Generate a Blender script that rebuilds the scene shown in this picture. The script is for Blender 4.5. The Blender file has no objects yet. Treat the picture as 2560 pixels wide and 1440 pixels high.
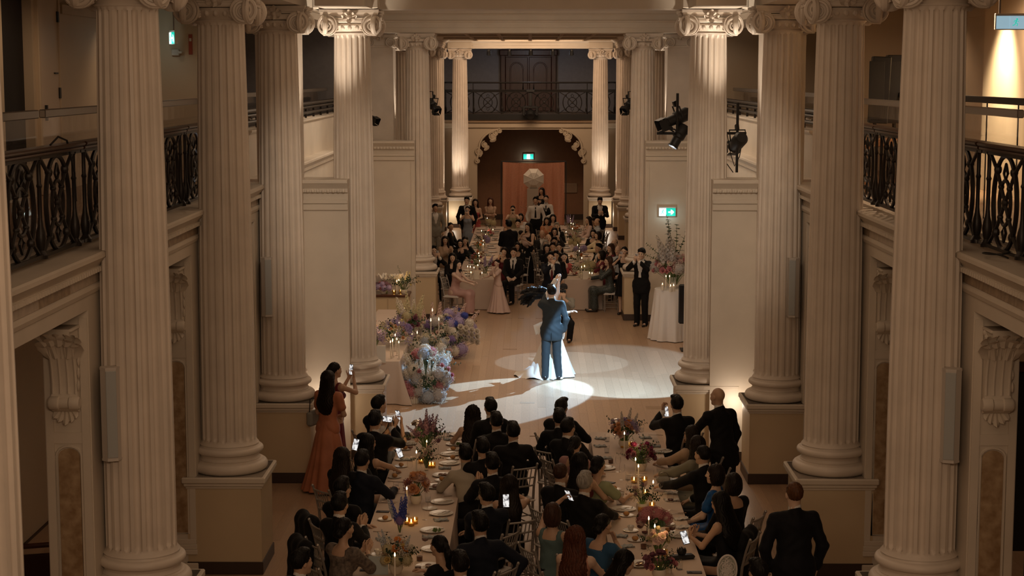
import bpy, math, random
import numpy as np
from mathutils import Vector, Matrix
PI = math.pi
S = bpy.context.scene
COL = S.collection
rnd = random.Random(7)

# ------------------------------------------------------------------ camera
FPX = 4327.0                      # focal length in pixels of the 2560 px wide frame
PITCH = math.atan(535.0 / FPX)
YAW = math.atan(45.0 / FPX)
EYE = (0.0, 0.0, 5.8)
cd = bpy.data.cameras.new('camera'); cam = bpy.data.objects.new('camera', cd); COL.objects.link(cam)
cd.sensor_width = 36.0; cd.lens = 36.0 * FPX / 2560.0
cd.clip_start = 0.1; cd.clip_end = 300
cam.location = EYE; cam.rotation_euler = (PI / 2 - PITCH, 0, YAW)
S.camera = cam

def ray(px, py):
    x = (px - 1280) / FPX; y = (py - 720) / FPX
    cp, sp = math.cos(PITCH), math.sin(PITCH)
    f = cp - y * sp; up = -sp - y * cp
    cy, sy = math.cos(YAW), math.sin(YAW)
    return (x * cy - f * sy, x * sy + f * cy, up)
def atz(px, py, z=0.0):
    d = ray(px, py); t = (z - EYE[2]) / d[2]
    return (d[0] * t, d[1] * t)
def aty(px, py, Y):
    d = ray(px, py); t = Y / d[1]
    return (d[0] * t, EYE[2] + d[2] * t)

# ------------------------------------------------------------------ world, exposure
S.view_settings.view_transform = 'Standard'; S.view_settings.look = 'None'
S.view_settings.exposure = 0.0; S.view_settings.gamma = 1.0; S.view_settings.use_curve_mapping = False
W = bpy.data.worlds.new('world'); S.world = W; W.use_nodes = True
W.node_tree.nodes['Background'].inputs[0].default_value = (0.9, 0.62, 0.42, 1)
W.node_tree.nodes['Background'].inputs[1].default_value = 0.010
try:
    S.cycles.max_bounces = 6; S.cycles.diffuse_bounces = 3; S.cycles.glossy_bounces = 3
    S.cycles.transmission_bounces = 5; S.cycles.transparent_max_bounces = 24
    S.cycles.sample_clamp_indirect = 4.0
    S.cycles.caustics_reflective = False; S.cycles.caustics_refractive = False
except Exception:
    pass

WARM = (1.0, 0.67, 0.42); WARM2 = (1.0, 0.82, 0.63); COOL = (0.93, 0.96, 1.0)
def look(o, tgt):
    v = Vector(tgt) - Vector(o.location)
    o.rotation_euler = v.to_track_quat('-Z', 'Y').to_euler()
def area(name, loc, size, power, col=WARM, tgt=None, size_y=None):
    l = bpy.data.lights.new(name, 'AREA'); l.energy = power; l.color = col
    l.size = size
    if size_y: l.shape = 'RECTANGLE'; l.size_y = size_y
    o = bpy.data.objects.new(name, l); COL.objects.link(o); o.location = loc
    look(o, tgt or (loc[0], loc[1], loc[2] - 1)); return o
def spot(name, loc, tgt, power, ang, blend=0.2, col=WARM2, rad=0.04):
    l = bpy.data.lights.new(name, 'SPOT'); l.energy = power; l.color = col
    l.spot_size = math.radians(ang); l.spot_blend = blend; l.shadow_soft_size = rad
    o = bpy.data.objects.new(name, l); COL.objects.link(o); o.location = loc; look(o, tgt); return o
def point(name, loc, power, col=WARM, rad=0.05):
    l = bpy.data.lights.new(name, 'POINT'); l.energy = power; l.color = col; l.shadow_soft_size = rad
    o = bpy.data.objects.new(name, l); COL.objects.link(o); o.location = loc; return o

# broad warm fill added under the ceilings to set the ambient level
area('ceiling_fill', (0, 12, 7.25), 4.5, 50, WARM, None, 9)
area('ceiling_fill', (0, 21, 7.25), 4.5, 48, WARM, None, 6)
area('ceiling_fill', (0, 33.5, 7.6), 4.5, 245, (1, .73, .50), None, 10)
area('ceiling_fill', (0, 53, 6.96), 4.5, 205, WARM, None, 18)
# unseen area fill added above the camera to brighten the nearest columns
area('near_column_fill', (0, 1.5, 6.6), 5.0, 240, WARM, (0, 14, 3.0), 1.0)
# uplights between the paired columns, small ones on the ledges, strips under the pedestal caps
for s in (-1, 1):
    spot('ledge_uplight', (s * 3.04, 24.95, 4.36), (s * 2.95, 25.6, 6.75), 330, 52, 1.0, WARM2, .06)
    spot('corner_column_fill', (s * 1.5, 17.5, 7.2), (s * 2.5, 26.1, 3.4), 560, 30, 1.0, WARM2, .1)  # front wash added to lift the corner shafts, no fitting hangs there
    spot('ledge_uplight', (s * 2.98, 41.9, 4.4), (s * 3.15, 41.8, 6.8), 110, 64, 1.0, WARM2, .06)
    spot('base_uplight', (s * 3.05, 65.2, 1.25), (s * 2.85, 65.9, 6.6), 200, 62, 0.8, WARM2, .08)
    spot('base_uplight', (s * 2.35, 65.3, 1.25), (s * 2.6, 65.9, 6.6), 150, 50, 0.8, WARM2, .08)
    point('pedestal_light', (s * 3.06, 25.35, 0.92), 5, (1, .82, .64), 0.05)
    point('pedestal_light', (s * 2.92, 65.22, 0.55), 7, (1, .9, .76), 0.05)
    spot('gallery_downlight', (s * 5.2, 21.0, 6.85), (s * 6.0, 21.2, 4.3), 26 if s < 0 else 150, 150, 0.8, WARM)
    spot('gallery_downlight', (s * 5.4, 25.5, 6.85), (s * 5.6, 26.2, 4.3), 25, 140, 0.8, WARM)
    spot('gallery_downlight', (s * 5.2, 33.0, 6.85), (s * 5.0, 33.2, 4.3), 70, 140, 0.8, WARM)
    spot('parapet_wash', (s * 2.6, 34.0, 6.9), (s * 4.1, 33.4, 4.3), 70, 90, 0.8, WARM2)
spot('gallery_wall_wash', (5.55, 22.35, 6.85), (6.1, 22.6, 5.1), 750, 78, 1.0, (1, .78, .48), .12)
# stage lamps on the dance floor: two on the columns, two straight down from the crossing ceiling
CX, CY = atz(1383, 945)
NEUT = (.38, .68, 1.0)
spot('stage_light', (2.25, 27.5, 4.62), (1.85, 32.9, 0.0), 5200, 30, 0.12, NEUT, 0.03)
spot('stage_light', (3.60, 37.2, 4.90), (-0.60, 30.75, 0.0), 11000, 20.5, 0.08, NEUT, 0.025)
spot('ceiling_spot', (0.65, 34.63, 7.8), (0.65, 34.63, 0), 1300, 20, 0.06, NEUT, 0.03)
spot('ceiling_spot', (1.18, 31.75, 7.8), (1.18, 31.75, 0), 1000, 17.4, 0.06, NEUT, 0.03)
area('far_wall_glow', (0, 63.5, 6.9), 3.6, 130, WARM, (0, 68.5, 1.6), 1.0)
point('gallery_lamp', (0, 69.2, 6.7), 22, (.75, .85, 1), 0.3)
# ------------------------------------------------------------------ materials
MATS = {}
def mat(name, col, rough=0.6, metal=0.0, emit=None, es=1.0, var=0.0, scale=8.0, bump=0.0, bscale=40.0,
        alpha=1.0, trans=0.0, wave=None, objrand=0.0, col2=None, sheen=0.0, attr=None, stretch=None, spec=None):
    if name in MATS: return MATS[name]
    m = bpy.data.materials.new(name); m.use_nodes = True; MATS[name] = m
    nt = m.node_tree; N = nt.nodes; L = nt.links; b = N['Principled BSDF']
    b.inputs['Base Color'].default_value = (*col, 1); b.inputs['Roughness'].default_value = rough
    b.inputs['Metallic'].default_value = metal
    if spec is not None: b.inputs['Specular IOR Level'].default_value = spec
    if trans: b.inputs['Transmission Weight'].default_value = trans
    if alpha < 1: b.inputs['Alpha'].default_value = alpha
    if sheen: b.inputs['Sheen Weight'].default_value = sheen
    if emit: b.inputs['Emission Color'].default_value = (*emit, 1); b.inputs['Emission Strength'].default_value = es
    tc = None
    def coords(st=None):
        nonlocal tc
        tc = tc or N.new('ShaderNodeTexCoord')
        if not st: return tc.outputs['Object']
        mp = N.new('ShaderNodeMapping'); L.new(tc.outputs['Object'], mp.inputs[0]); mp.inputs['Scale'].default_value = st
        return mp.outputs[0]
    src = None
    if var or col2:
        if wave:
            n = N.new('ShaderNodeTexWave'); n.inputs['Scale'].default_value = scale; n.inputs['Distortion'].default_value = wave
            n.inputs['Detail'].default_value = 2; fac = n.outputs['Fac']
        else:
            n = N.new('ShaderNodeTexNoise'); n.inputs['Scale'].default_value = scale; n.inputs['Detail'].default_value = 4
            fac = n.outputs['Fac']
        L.new(coords(stretch), n.inputs['Vector'])
        mx = N.new('ShaderNodeMix'); mx.data_type = 'RGBA'
        c2 = col2 or tuple(c * (1 - var) for c in col)
        mx.inputs[6].default_value = (*col, 1); mx.inputs[7].default_value = (*c2, 1)
        rp = N.new('ShaderNodeValToRGB'); rp.color_ramp.elements[0].position = .35; rp.color_ramp.elements[1].position = .68
        L.new(fac, rp.inputs[0]); L.new(rp.outputs[0], mx.inputs[0]); src = mx.outputs[2]
    if objrand or attr:
        if attr:
            oi = N.new('ShaderNodeAttribute'); oi.attribute_name = attr; f = oi.outputs['Fac']; objrand = objrand or .4
        else:
            oi = N.new('ShaderNodeObjectInfo'); f = oi.outputs['Random']
        mr = N.new('ShaderNodeMapRange'); mr.inputs[3].default_value = 1 - objrand; mr.inputs[4].default_value = 1 + objrand * .35
        L.new(f, mr.inputs[0])
        hs = N.new('ShaderNodeHueSaturation'); L.new(mr.outputs[0], hs.inputs['Value'])
        if src: L.new(src, hs.inputs['Color'])
        else: hs.inputs['Color'].default_value = (*col, 1)
        src = hs.outputs[0]
    if src: L.new(src, b.inputs['Base Color'])
    if bump:
        n2 = N.new('ShaderNodeTexNoise'); n2.inputs['Scale'].default_value = bscale; n2.inputs['Detail'].default_value = 4
        L.new(coords(stretch), n2.inputs['Vector'])
        bp = N.new('ShaderNodeBump'); bp.inputs['Strength'].default_value = bump; bp.inputs['Distance'].default_value = .01
        L.new(n2.outputs['Fac'], bp.inputs['Height']); L.new(bp.outputs[0], b.inputs['Normal'])
    return m
def glass(name, col=(1, 1, 1), rough=0.02, alpha=0.22):
    if name in MATS: return MATS[name]
    m = bpy.data.materials.new(name); m.use_nodes = True; MATS[name] = m
    nt = m.node_tree; N = nt.nodes; L = nt.links; N.remove(N['Principled BSDF'])
    t = N.new('ShaderNodeBsdfTransparent'); t.inputs[0].default_value = (*col, 1)
    g = N.new('ShaderNodeBsdfGlossy'); g.inputs['Roughness'].default_value = rough
    fr = N.new('ShaderNodeLayerWeight'); fr.inputs[0].default_value = .35
    ad = N.new('ShaderNodeMapRange'); ad.inputs[1].default_value = .2; ad.inputs[3].default_value = alpha * .12; ad.inputs[4].default_value = .22 + alpha * .3; L.new(fr.outputs['Facing'], ad.inputs[0])
    mx = N.new('ShaderNodeMixShader'); L.new(ad.outputs[0], mx.inputs[0]); L.new(t.outputs[0], mx.inputs[1]); L.new(g.outputs[0], mx.inputs[2])
    L.new(mx.outputs[0], N['Material Output'].inputs[0]); return m

# ------------------------------------------------------------------ mesh builder
class MB:
    """collects verts/faces of several shapes; build() links them as ONE mesh object"""
    def __init__(s): s.v = []; s.f = []; s.n = 0; s.mi = []; s.cur = 0
    def add(s, V, F, M=None):
        V = np.asarray(V, float)
        if M is not None:
            A = np.array(M); V = V @ A[:3, :3].T + A[:3, 3]
        s.v.append(V); n = s.n
        s.f += [tuple(i + n for i in f) for f in F]; s.mi += [s.cur] * len(F); s.n += len(V); return s
    def box(s, x0, x1, y0, y1, z0, z1, M=None):
        V = [(x0, y0, z0), (x1, y0, z0), (x1, y1, z0), (x0, y1, z0), (x0, y0, z1), (x1, y0, z1), (x1, y1, z1), (x0, y1, z1)]
        return s.add(V, [(0, 3, 2, 1), (4, 5, 6, 7), (0, 1, 5, 4), (1, 2, 6, 5), (2, 3, 7, 6), (3, 0, 4, 7)], M)
    def cbox(s, c, d, M=None):
        return s.box(c[0] - d[0] / 2, c[0] + d[0] / 2, c[1] - d[1] / 2, c[1] + d[1] / 2, c[2] - d[2] / 2, c[2] + d[2] / 2, M)
    def bbox(s, x0, x1, y0, y1, z0, z1, b=.01, M=None):
        """box with chamfered edges"""
        V = []; 
        for zz, i in ((z0, b), (z0 + b, 0), (z1 - b, 0), (z1, b)):
            j = b
            V += [(x0 + i, y0 + i + j * (i == 0), zz), (x0 + i + j * (i == 0), y0 + i, zz), (x1 - i - j * (i == 0), y0 + i, zz), (x1 - i, y0 + i + j * (i == 0), zz),
                  (x1 - i, y1 - i - j * (i == 0), zz), (x1 - i - j * (i == 0), y1 - i, zz), (x0 + i + j * (i == 0), y1 - i, zz), (x0 + i, y1 - i - j * (i == 0), zz)]
        F = [tuple(range(7, -1, -1)), tuple(range(24, 32))]
        for k in range(3):
            for i in range(8):
                j = (i + 1) % 8; F.append((k * 8 + i, k * 8 + j, k * 8 + 8 + j, k * 8 + 8 + i))
        return s.add(V, F, M)
    def lathe(s, prof, n=24, M=None, a0=0, a1=2 * PI, cap=True):
        full = abs(a1 - a0 - 2 * PI) < 1e-6; m = n if full else n + 1
        V = []; F = []
        for r, z in prof:
            for i in range(m):
                a = a0 + (a1 - a0) * i / n; V.append((r * math.cos(a), r * math.sin(a), z))
        for k in range(len(prof) - 1):
            for i in range(n):
                j = (i + 1) % m; F.append((k * m + i, k * m + j, (k + 1) * m + j, (k + 1) * m + i))
        if cap and full:
            if prof[0][0] > 1e-4: F.append(tuple(range(m - 1, -1, -1)))
            if prof[-1][0] > 1e-4: F.append(tuple(range((len(prof) - 1) * m, len(prof) * m)))
        return s.add(V, F, M)
    def tube(s, pts, r, n=8, M=None, closed=False, flat=1.0, cap=True):
        P = [Vector(p) for p in pts]; k = len(P)
        R = r if hasattr(r, '__len__') else [r] * k
        V = []; F = []; up = None
        for i in range(k):
            t = (P[(i + 1) % k] - P[i - 1]) if closed else (P[min(i + 1, k - 1)] - P[max(i - 1, 0)])
            t.normalize()
            if up is None:
                up = Vector((0, 0, 1)) if abs(t.z) < .9 else Vector((1, 0, 0))
            u = (up - t * up.dot(t))
            if u.length < 1e-6: u = t.orthogonal()
            u.normalize(); w = t.cross(u); up = u
            for j in range(n):
                a = 2 * PI * j / n; V.append(P[i] + (u * math.cos(a) + w * math.sin(a) * flat) * R[i])
        for i in range(k if closed else k - 1):
            for j in range(n):
                a, b = i * n + j, i * n + (j + 1) % n; c, d = ((i + 1) % k) * n + (j + 1) % n, ((i + 1) % k) * n + j
                F.append((a, b, c, d))
        if cap and not closed: F.append(tuple(range(n - 1, -1, -1))); F.append(tuple(range((k - 1) * n, k * n)))
        return s.add([tuple(v) for v in V], F, M)
    def prism(s, poly, d0, d1, axis='y', M=None):
        """poly (a,b) extruded along axis from d0 to d1"""
        f = {'y': lambda a, b, d: (a, d, b), 'x': lambda a, b, d: (d, a, b), 'z': lambda a, b, d: (a, b, d)}[axis]
        n = len(poly); V = [f(a, b, d0) for a, b in poly] + [f(a, b, d1) for a, b in poly]
        F = [tuple(range(n)), tuple(range(2 * n - 1, n - 1, -1))] + [(i, i + n, (i + 1) % n + n, (i + 1) % n) for i in range(n)]
        return s.add(V, F, M)
    def ball(s, c, r, n=10, m=6, M=None):
        rx, ry, rz = r if hasattr(r, '__len__') else (r, r, r)
        pr = [(math.cos(-PI / 2 + PI * i / m), math.sin(-PI / 2 + PI * i / m)) for i in range(m + 1)]
        V = []; F = []
        for k, (a, b) in enumerate(pr):
            for i in range(n):
                t = 2 * PI * i / n; V.append((c[0] + rx * a * math.cos(t), c[1] + ry * a * math.sin(t), c[2] + rz * b))
        for k in range(m):
            for i in range(n):
                j = (i + 1) % n; F.append((k * n + i, k * n + j, (k + 1) * n + j, (k + 1) * n + i))
        return s.add(V, F, M)
    def mesh(s, name, mats, smooth=True, ang=35):
        V = np.concatenate(s.v) if s.v else np.zeros((0, 3))
        me = bpy.data.meshes.new(name); me.from_pydata(V.tolist(), [], s.f)
        ms = mats if isinstance(mats, (list, tuple)) else [mats]
        for m in ms: me.materials.append(m)
        if len(ms) > 1: me.polygons.foreach_set('material_index', s.mi)
        if smooth:
            me.polygons.foreach_set('use_smooth', [True] * len(me.polygons))
            try: me.set_sharp_from_angle(angle=math.radians(ang))
            except Exception: pass
        return me
    def build(s, name, mats, parent=None, loc=None, rotz=None, smooth=True, ang=35):
        return put(name, s.mesh(name, mats, smooth, ang), parent, loc, rotz)

def put(name, me, parent=None, loc=None, rotz=None):
    o = bpy.data.objects.new(name, me); COL.objects.link(o)
    if parent is not None: o.parent = parent
    if loc is not None: o.location = loc
    if rotz is not None: o.rotation_euler = (0, 0, rotz)
    return o
USED = {}
def tag(o, label, cat, group=None):
    o['label'] = label; o['category'] = cat
    if group: o['group'] = group
    return o
def thing(name, label, cat, loc=(0, 0, 0), rotz=0.0, group=None):
    o = put(name, None, None, loc, rotz); o.empty_display_size = .1
    return tag(o, label, cat, group)
def struct(o, label=None):
    o['kind'] = 'structure'
    if label: o['label'] = label
    return o
def copy_tree(o, parent=None):
    c = o.copy(); COL.objects.link(c)
    if parent is not None: c.parent = parent
    for ch in KIDS.get(o.name, []) or list(o.children): copy_tree(ch, c)
    return c
KIDS = {}
def T(x=0, y=0, z=0): return Matrix.Translation((x, y, z))
def RZ(a): return Matrix.Rotation(a, 4, 'Z')
def RX(a): return Matrix.Rotation(a, 4, 'X')
def RY(a): return Matrix.Rotation(a, 4, 'Y')
def SC(x, y, z): return Matrix.Diagonal((x, y, z, 1))
ORD = ['first', 'second', 'third', 'fourth', 'fifth', 'sixth', 'seventh', 'eighth', 'ninth', 'tenth', 'eleventh', 'twelfth', 'thirteenth',
       'fourteenth', 'fifteenth', 'sixteenth', 'seventeenth', 'eighteenth', 'nineteenth', 'twentieth']
def nth(i): return ORD[i] if i < 20 else 'twenty-' + ORD[i - 20]

# ------------------------------------------------------------------ common materials
PLASTER = mat('cream_plaster', (.74, .66, .56), .62, var=.10, scale=1.6, bump=.05, bscale=60)
COLPAINT = mat('column_paint', (.80, .71, .62), .5, var=.13, scale=2.2, bump=.06, bscale=25)
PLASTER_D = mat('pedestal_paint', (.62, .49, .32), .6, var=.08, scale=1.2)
DARKBASE = mat('dark_skirting', (.045, .026, .018), .45)
STONE = mat('veined_marble', (.30, .19, .10), .35, col2=(.52, .38, .24), scale=9, bump=.15, bscale=30)
IRON = mat('black_iron', (.022, .018, .016), .42, metal=.35)
WOODRAIL = mat('dark_wood_rail', (.06, .028, .018), .28, var=.3, scale=20)
STEEL = mat('brushed_steel', (.42, .40, .38), .32, metal=.9)
GLASS = glass('clear_glass')
BLACK = mat('matt_black', (.012, .012, .013), .5)
# ================================================================== ARCHITECTURE
AY = [6.0, 10.7, 15.4, 20.05, 24.6]          # arcade columns of the near hall (depth), 3.55 m off the axis
MID = 33.6                                    # the crossing; the far hall mirrors the near one about it
FY = [2 * MID - y for y in AY[::-1]]          # 42.6 ... 61.2
LX = 3.55; BX = 2.66; BY = 26.1; CY_ = 2 * MID - BY
ZL = 4.25                                     # ledge / gallery floor
ZC = 6.42                                     # top of the shafts

# ---- floor: planks
base = struct(MB().box(-6.4, 6.4, 0, 70, -.3, -.02).build('floor', mat('dark_subfloor', (.14, .09, .06), .8)), 'oak plank floor of the hall')
OAK = dict(rough=.33, var=.14, scale=5, stretch=(14, 1.2, 1), bump=.05, bscale=6)
OAK_P = mat('oak_plank', (.50, .33, .21), objrand=.12, **OAK)
OAK_S = mat('oak_plank_far', (.50, .33, .21), attr='tone', objrand=.12, **OAK)
PW = .142
prnd = random.Random(3)
def plank_rows(x0, x1, y0, y1):
    out = []
    for i in range(math.floor(x0 / PW + .5), math.floor(x1 / PW + .5)):
        y = y0 - prnd.random() * 2.4
        while y < y1:
            l = prnd.choice([2.1, 2.4, 2.8, 3.2]); a, b = max(y, y0), min(y + l, y1)
            if b - a > .01: out.append((i * PW, (i + 1) * PW, a, b))
            y += l
    return out
near = plank_rows(-2.34, 2.34, 25.4, 41.0) + plank_rows(-.30, .41, 17.0, 25.4)
rest = plank_rows(-6.3, -2.34, 25.4, 41.0) + plank_rows(2.34, 6.3, 25.4, 41.0) + plank_rows(-6.3, -.30, 12, 25.4) + plank_rows(.41, 6.3, 12, 25.4) + plank_rows(-4.3, 4.3, 41.0, 67)
near.sort(key=lambda p: p[2])
while len(near) > 298: rest.append(near.pop())
pm = {}
for (a, b, c, d) in near:
    l = round(d - c, 1)
    if l not in pm:
        pm[l] = MB().bbox(0.0003, PW - .0003, .0003, l - .0003, -.02, 0, .0007).mesh('plank', OAK_P, smooth=False)
    o = put('plank', pm[l], base, (a, c, prnd.uniform(-.0006, .0006)))
V = []; F = []; tone = []
for (a, b, c, d) in rest:
    n = len(V); z = prnd.uniform(-.0006, .0006)
    V += [(a + .0004, c + .0004, z), (b - .0004, c + .0004, z), (b - .0004, d - .0004, z), (a + .0004, d - .0004, z),
          (a + .0004, c + .0004, -.02), (b - .0004, c + .0004, -.02), (b - .0004, d - .0004, -.02), (a + .0004, d - .0004, -.02)]
    F += [(n, n + 1, n + 2, n + 3), (n, n + 4, n + 5, n + 1), (n + 1, n + 5, n + 6, n + 2), (n + 2, n + 6, n + 7, n + 3), (n + 3, n + 7, n + 4, n)]
    tone += [prnd.random()] * 5
me = bpy.data.meshes.new('outer_planks'); me.from_pydata(V, [], F); me.materials.append(OAK_S)
at = me.attributes.new('tone', 'FLOAT', 'FACE'); at.data.foreach_set('value', tone)
put('outer_planks', me, base)['kind'] = 'stuff'
# inspection covers let into the floor
for (px, py, w, d) in ((1318, 1007, .25, .12), (1275, 873, .28, .1), (1640, 1019, .34, .26)):
    x, y = atz(px, py)
    b = MB().box(-w / 2, w / 2, -d / 2, d / 2, -.004, .0012); b.box(-w / 2 - .008, w / 2 + .008, -d / 2 - .008, d / 2 + .008, -.004, .0006)
    b.build('floor_plate', mat('worn_oak_lid', (.36, .23, .13), .45, var=.2), base, (x, y, 0))

# ---- columns
NF = 20
def shaft_mesh(L, rb, rt):
    m = 9; N = NF * m; V = []; F = []
    zs = [0, .03, .045, .06, .08, .10, .13] + [.13 + (L - .28) * i / 10 for i in range(1, 11)] + [L - .13, L - .11, L - .09, L - .07, L - .055, L - .04, L - .0]
    zs = sorted(set(round(z, 4) for z in zs))
    fw = .055; bot, top = .05 + fw, L - .045 - fw
    for z in zs:
        t = z / L; r = rb + (rt - rb) * t ** 1.5 + .006 * math.sin(PI * t)
        flare = .03 * max(0, 1 - z / .05) ** 2 + .015 * max(0, (z - (L - .04)) / .04) ** 2
        v = max(0, (bot - z) / fw, (z - top) / fw)
        for k in range(NF):
            for j in range(m):
                u = (j - 1) / (m - 3) * 2 - 1 if 1 <= j <= m - 3 else 2
                q = 1 - u * u - v * v if abs(u) <= 1 else 0
                dep = .036 * math.sqrt(q) if q > 0 else 0
                a = 2 * PI * (k + (j / m)) / NF
                V.append(((r + flare - dep) * math.cos(a), (r + flare - dep) * math.sin(a), z))
    for i in range(len(zs) - 1):
        for j in range(N):
            F.append((i * N + j, i * N + (j + 1) % N, (i + 1) * N + (j + 1) % N, (i + 1) * N + j))
    return MB().add(V, F).mesh('shaft', COLPAINT, True, 40)
def arc(cx, cz, r, a0, a1, n=8): return [(cx + r * math.cos(math.radians(a0 + (a1 - a0) * i / n)), cz + r * math.sin(math.radians(a0 + (a1 - a0) * i / n))) for i in range(n + 1)]
BASEP = [(.30, 0)] + arc(.385, .065, .065, -90, 90) + [(.385, .135), (.36, .145)] + [(.345 + .0 + .02 * (abs(t - .5) * 2) ** 2, .15 + .06 * t) for t in (0, .25, .5, .75, 1)] + \
        [(.37, .215)] + arc(.36, .255, .04, -90, 90, 7) + [(.345, .30), (.335, .325)]
def spiral(sgn, r0=.125, turns=2.4, n=46):
    P = []; R = []
    for i in range(n):
        t = i / (n - 1); a = PI / 2 + sgn * 2 * PI * turns * t * -1
        r = r0 * (1 - t) ** .85 + .018
        P.append((r * math.cos(a), 0, r * math.sin(a))); R.append(.016 * (1 - .55 * t))
    return P, R
def volute_mesh():
    b = MB()
    b.lathe([(.0, -.05), (.118, -.05), (.138, -.03), (.138, .002), (.132, .010), (.115, -.004), (0, -.002)], 26, RX(PI / 2))
    P, R = spiral(1, .112, 2.2); b.tube([(p[0], -.008, p[2]) for p in P], [q * 1.35 for q in R], 6)
    b.ball((0, -.012, 0), .026, 10, 6)
    for k in range(4): b.ball((.016 * math.cos(k * PI / 2), -.035, .016 * math.sin(k * PI / 2)), .012, 6, 4)
    return b.mesh('volute', COLPAINT)
def leaf_blade(b, L, w, curl, M, n=6, thick=.012):
    """a pointed leaf in the xz plane curling towards -y"""
    V = []; F = []
    for i in range(n + 1):
        t = i / n; ww = w * (math.sin(PI * (t * .86 + .1))) ** .8 * (1 + .18 * (i % 2)); y = -curl * t * t; z = L * t * (1 - .25 * t * t)
        V += [(-ww, y + .012, z), (0, y - thick, z), (ww, y + .012, z), (0, y + thick + .012, z)]
    for i in range(n):
        a = i * 4; F += [(a, a + 4, a + 5, a + 1), (a + 1, a + 5, a + 6, a + 2), (a + 2, a + 6, a + 7, a + 3), (a + 3, a + 7, a + 4, a)]
    F += [(0, 1, 2, 3), (n * 4 + 3, n * 4 + 2, n * 4 + 1, n * 4)]
    return b.add(V, F, M)
def fleuron_mesh():
    b = MB()
    for k in range(7):
        a = -PI * .62 + PI * 1.24 * k / 6
        leaf_blade(b, .13 if k % 2 else .105, .032, .05, RY(a))
    b.ball((0, -.03, .0), .03, 8, 6); leaf_blade(b, .09, .03, .06, T(0, -.02, 0) @ RY(PI))
    return b.mesh('fleuron', COLPAINT)
def capital_mesh():
    b = MB()
    b.lathe([(.262, -.03), (.285, -.025), (.292, -.012), (.285, .0), (.275, .005), (.30, .03), (.345, .075), (.36, .10), (.345, .13), (.30, .14)], 40)
    for k in range(20):                                   # egg and dart
        a = 2 * PI * k / 20
        b.ball((.335 * math.cos(a), .335 * math.sin(a), .075), (.035, .035, .042), 7, 5)
        a += PI / 20; b.tube([(.30 * math.cos(a), .30 * math.sin(a), .03), (.355 * math.cos(a), .355 * math.sin(a), .11)], [.006, .012], 5)
    for k in range(4):                                    # channel between the volutes on each face
        M = RZ(k * PI / 2); b.bbox(-.27, .27, -.37, -.2, .14, .20, .015, M); b.tube([(-.27, -.365, .205), (0, -.35, .20), (.27, -.365, .205)], .014, 6, M)
        for s in (-1, 1):                                 # rib down each corner and small leaf beside the volute
            for q in (0, .05, .1): b.tube([(s * .17, -.355, .10 - q * .6), (s * (.215 - q * .3), -.37, .06 - q * .4)], [.018, .006], 5, M)
        MC = RZ(k * PI / 2 + PI / 4)
        P = [(.34, 0, .215), (.40, 0, .215), (.405, 0, .15), (.395, 0, .07), (.37, 0, .01), (.35, 0, .02)]
        b.tube(P, [.026, .03, .034, .038, .04, .034], 8, MC)
        for zz, rr in ((.22, .035), (.17, .028), (.12, .026), (.07, .024)): b.ball((.435 - abs(zz - .13) * .12, 0, zz), (rr, rr * 1.1, rr), 7, 5, MC)
    poly = []
    for k in range(4):                                    # concave abacus with cut corners
        for t in np.linspace(-1, 1, 9):
            x = t * .41; y = -(.355 + .065 * t * t)
            p = RZ(k * PI / 2) @ Vector((x, y, 0)); poly.append((p.x, p.y))
    for (z0, z1, s) in ((.225, .255, .95), (.255, .285, 1.02), (.285, .33, 1.06)): b.prism([(x * s, y * s) for x, y in poly], z0, z1, 'z')
    return b.mesh('capital', COLPAINT, True, 40)
SH = shaft_mesh(ZC - 1.5, .318, .268)
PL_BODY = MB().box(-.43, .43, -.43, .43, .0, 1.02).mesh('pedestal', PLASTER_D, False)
def cap_mesh():
    b = MB().bbox(-.485, .485, -.485, .485, 1.09, 1.16, .012); b.bbox(-.465, .465, -.465, .465, 1.05, 1.09, .01); b.bbox(-.445, .445, -.445, .445, 1.02, 1.05, .008)
    return b.mesh('pedestal_cap', PLASTER)
PL_CAP = cap_mesh()
PL_SKIRT = MB().bbox(-.445, .445, -.445, .445, 0, .15, .008).mesh('skirting', DARKBASE)
PL_BASE = MB().bbox(-.45, .45, -.45, .45, -.001, .0, .0).lathe(BASEP, 48).mesh('column_base', COLPAINT)
CAPM = capital_mesh(); VOL = volute_mesh(); FLE = fleuron_mesh()
def column(x, y, label, group='fluted ionic columns'):
    t = thing('fluted_column', label, 'column', (x, y, 0), 0, group)
    put('pedestal', PL_BODY, t); put('pedestal_cap', PL_CAP, t); put('skirting', PL_SKIRT, t)
    put('column_base', PL_BASE, t, (0, 0, 1.16)); put('shaft', SH, t, (0, 0, 1.485), rotz=rnd.choice([0, PI / NF]))
    c = put('capital', CAPM, t, (0, 0, ZC - .01))
    for k in range(4):
        for s in (-1, 1):
            v = put('volute', VOL, c); M = RZ(k * PI / 2) @ T(s * .325, -.385, .10) @ RZ(s * .20) @ SC(s * 1.12, 1.0, 1.12)
            v.matrix_local = M
        f = put('fleuron', FLE, c); f.matrix_local = RZ(k * PI / 2) @ T(0, -.385, .215) @ SC(1.2, 1.2, 1.2)
    return t
side = {-1: 'left', 1: 'right'}
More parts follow.
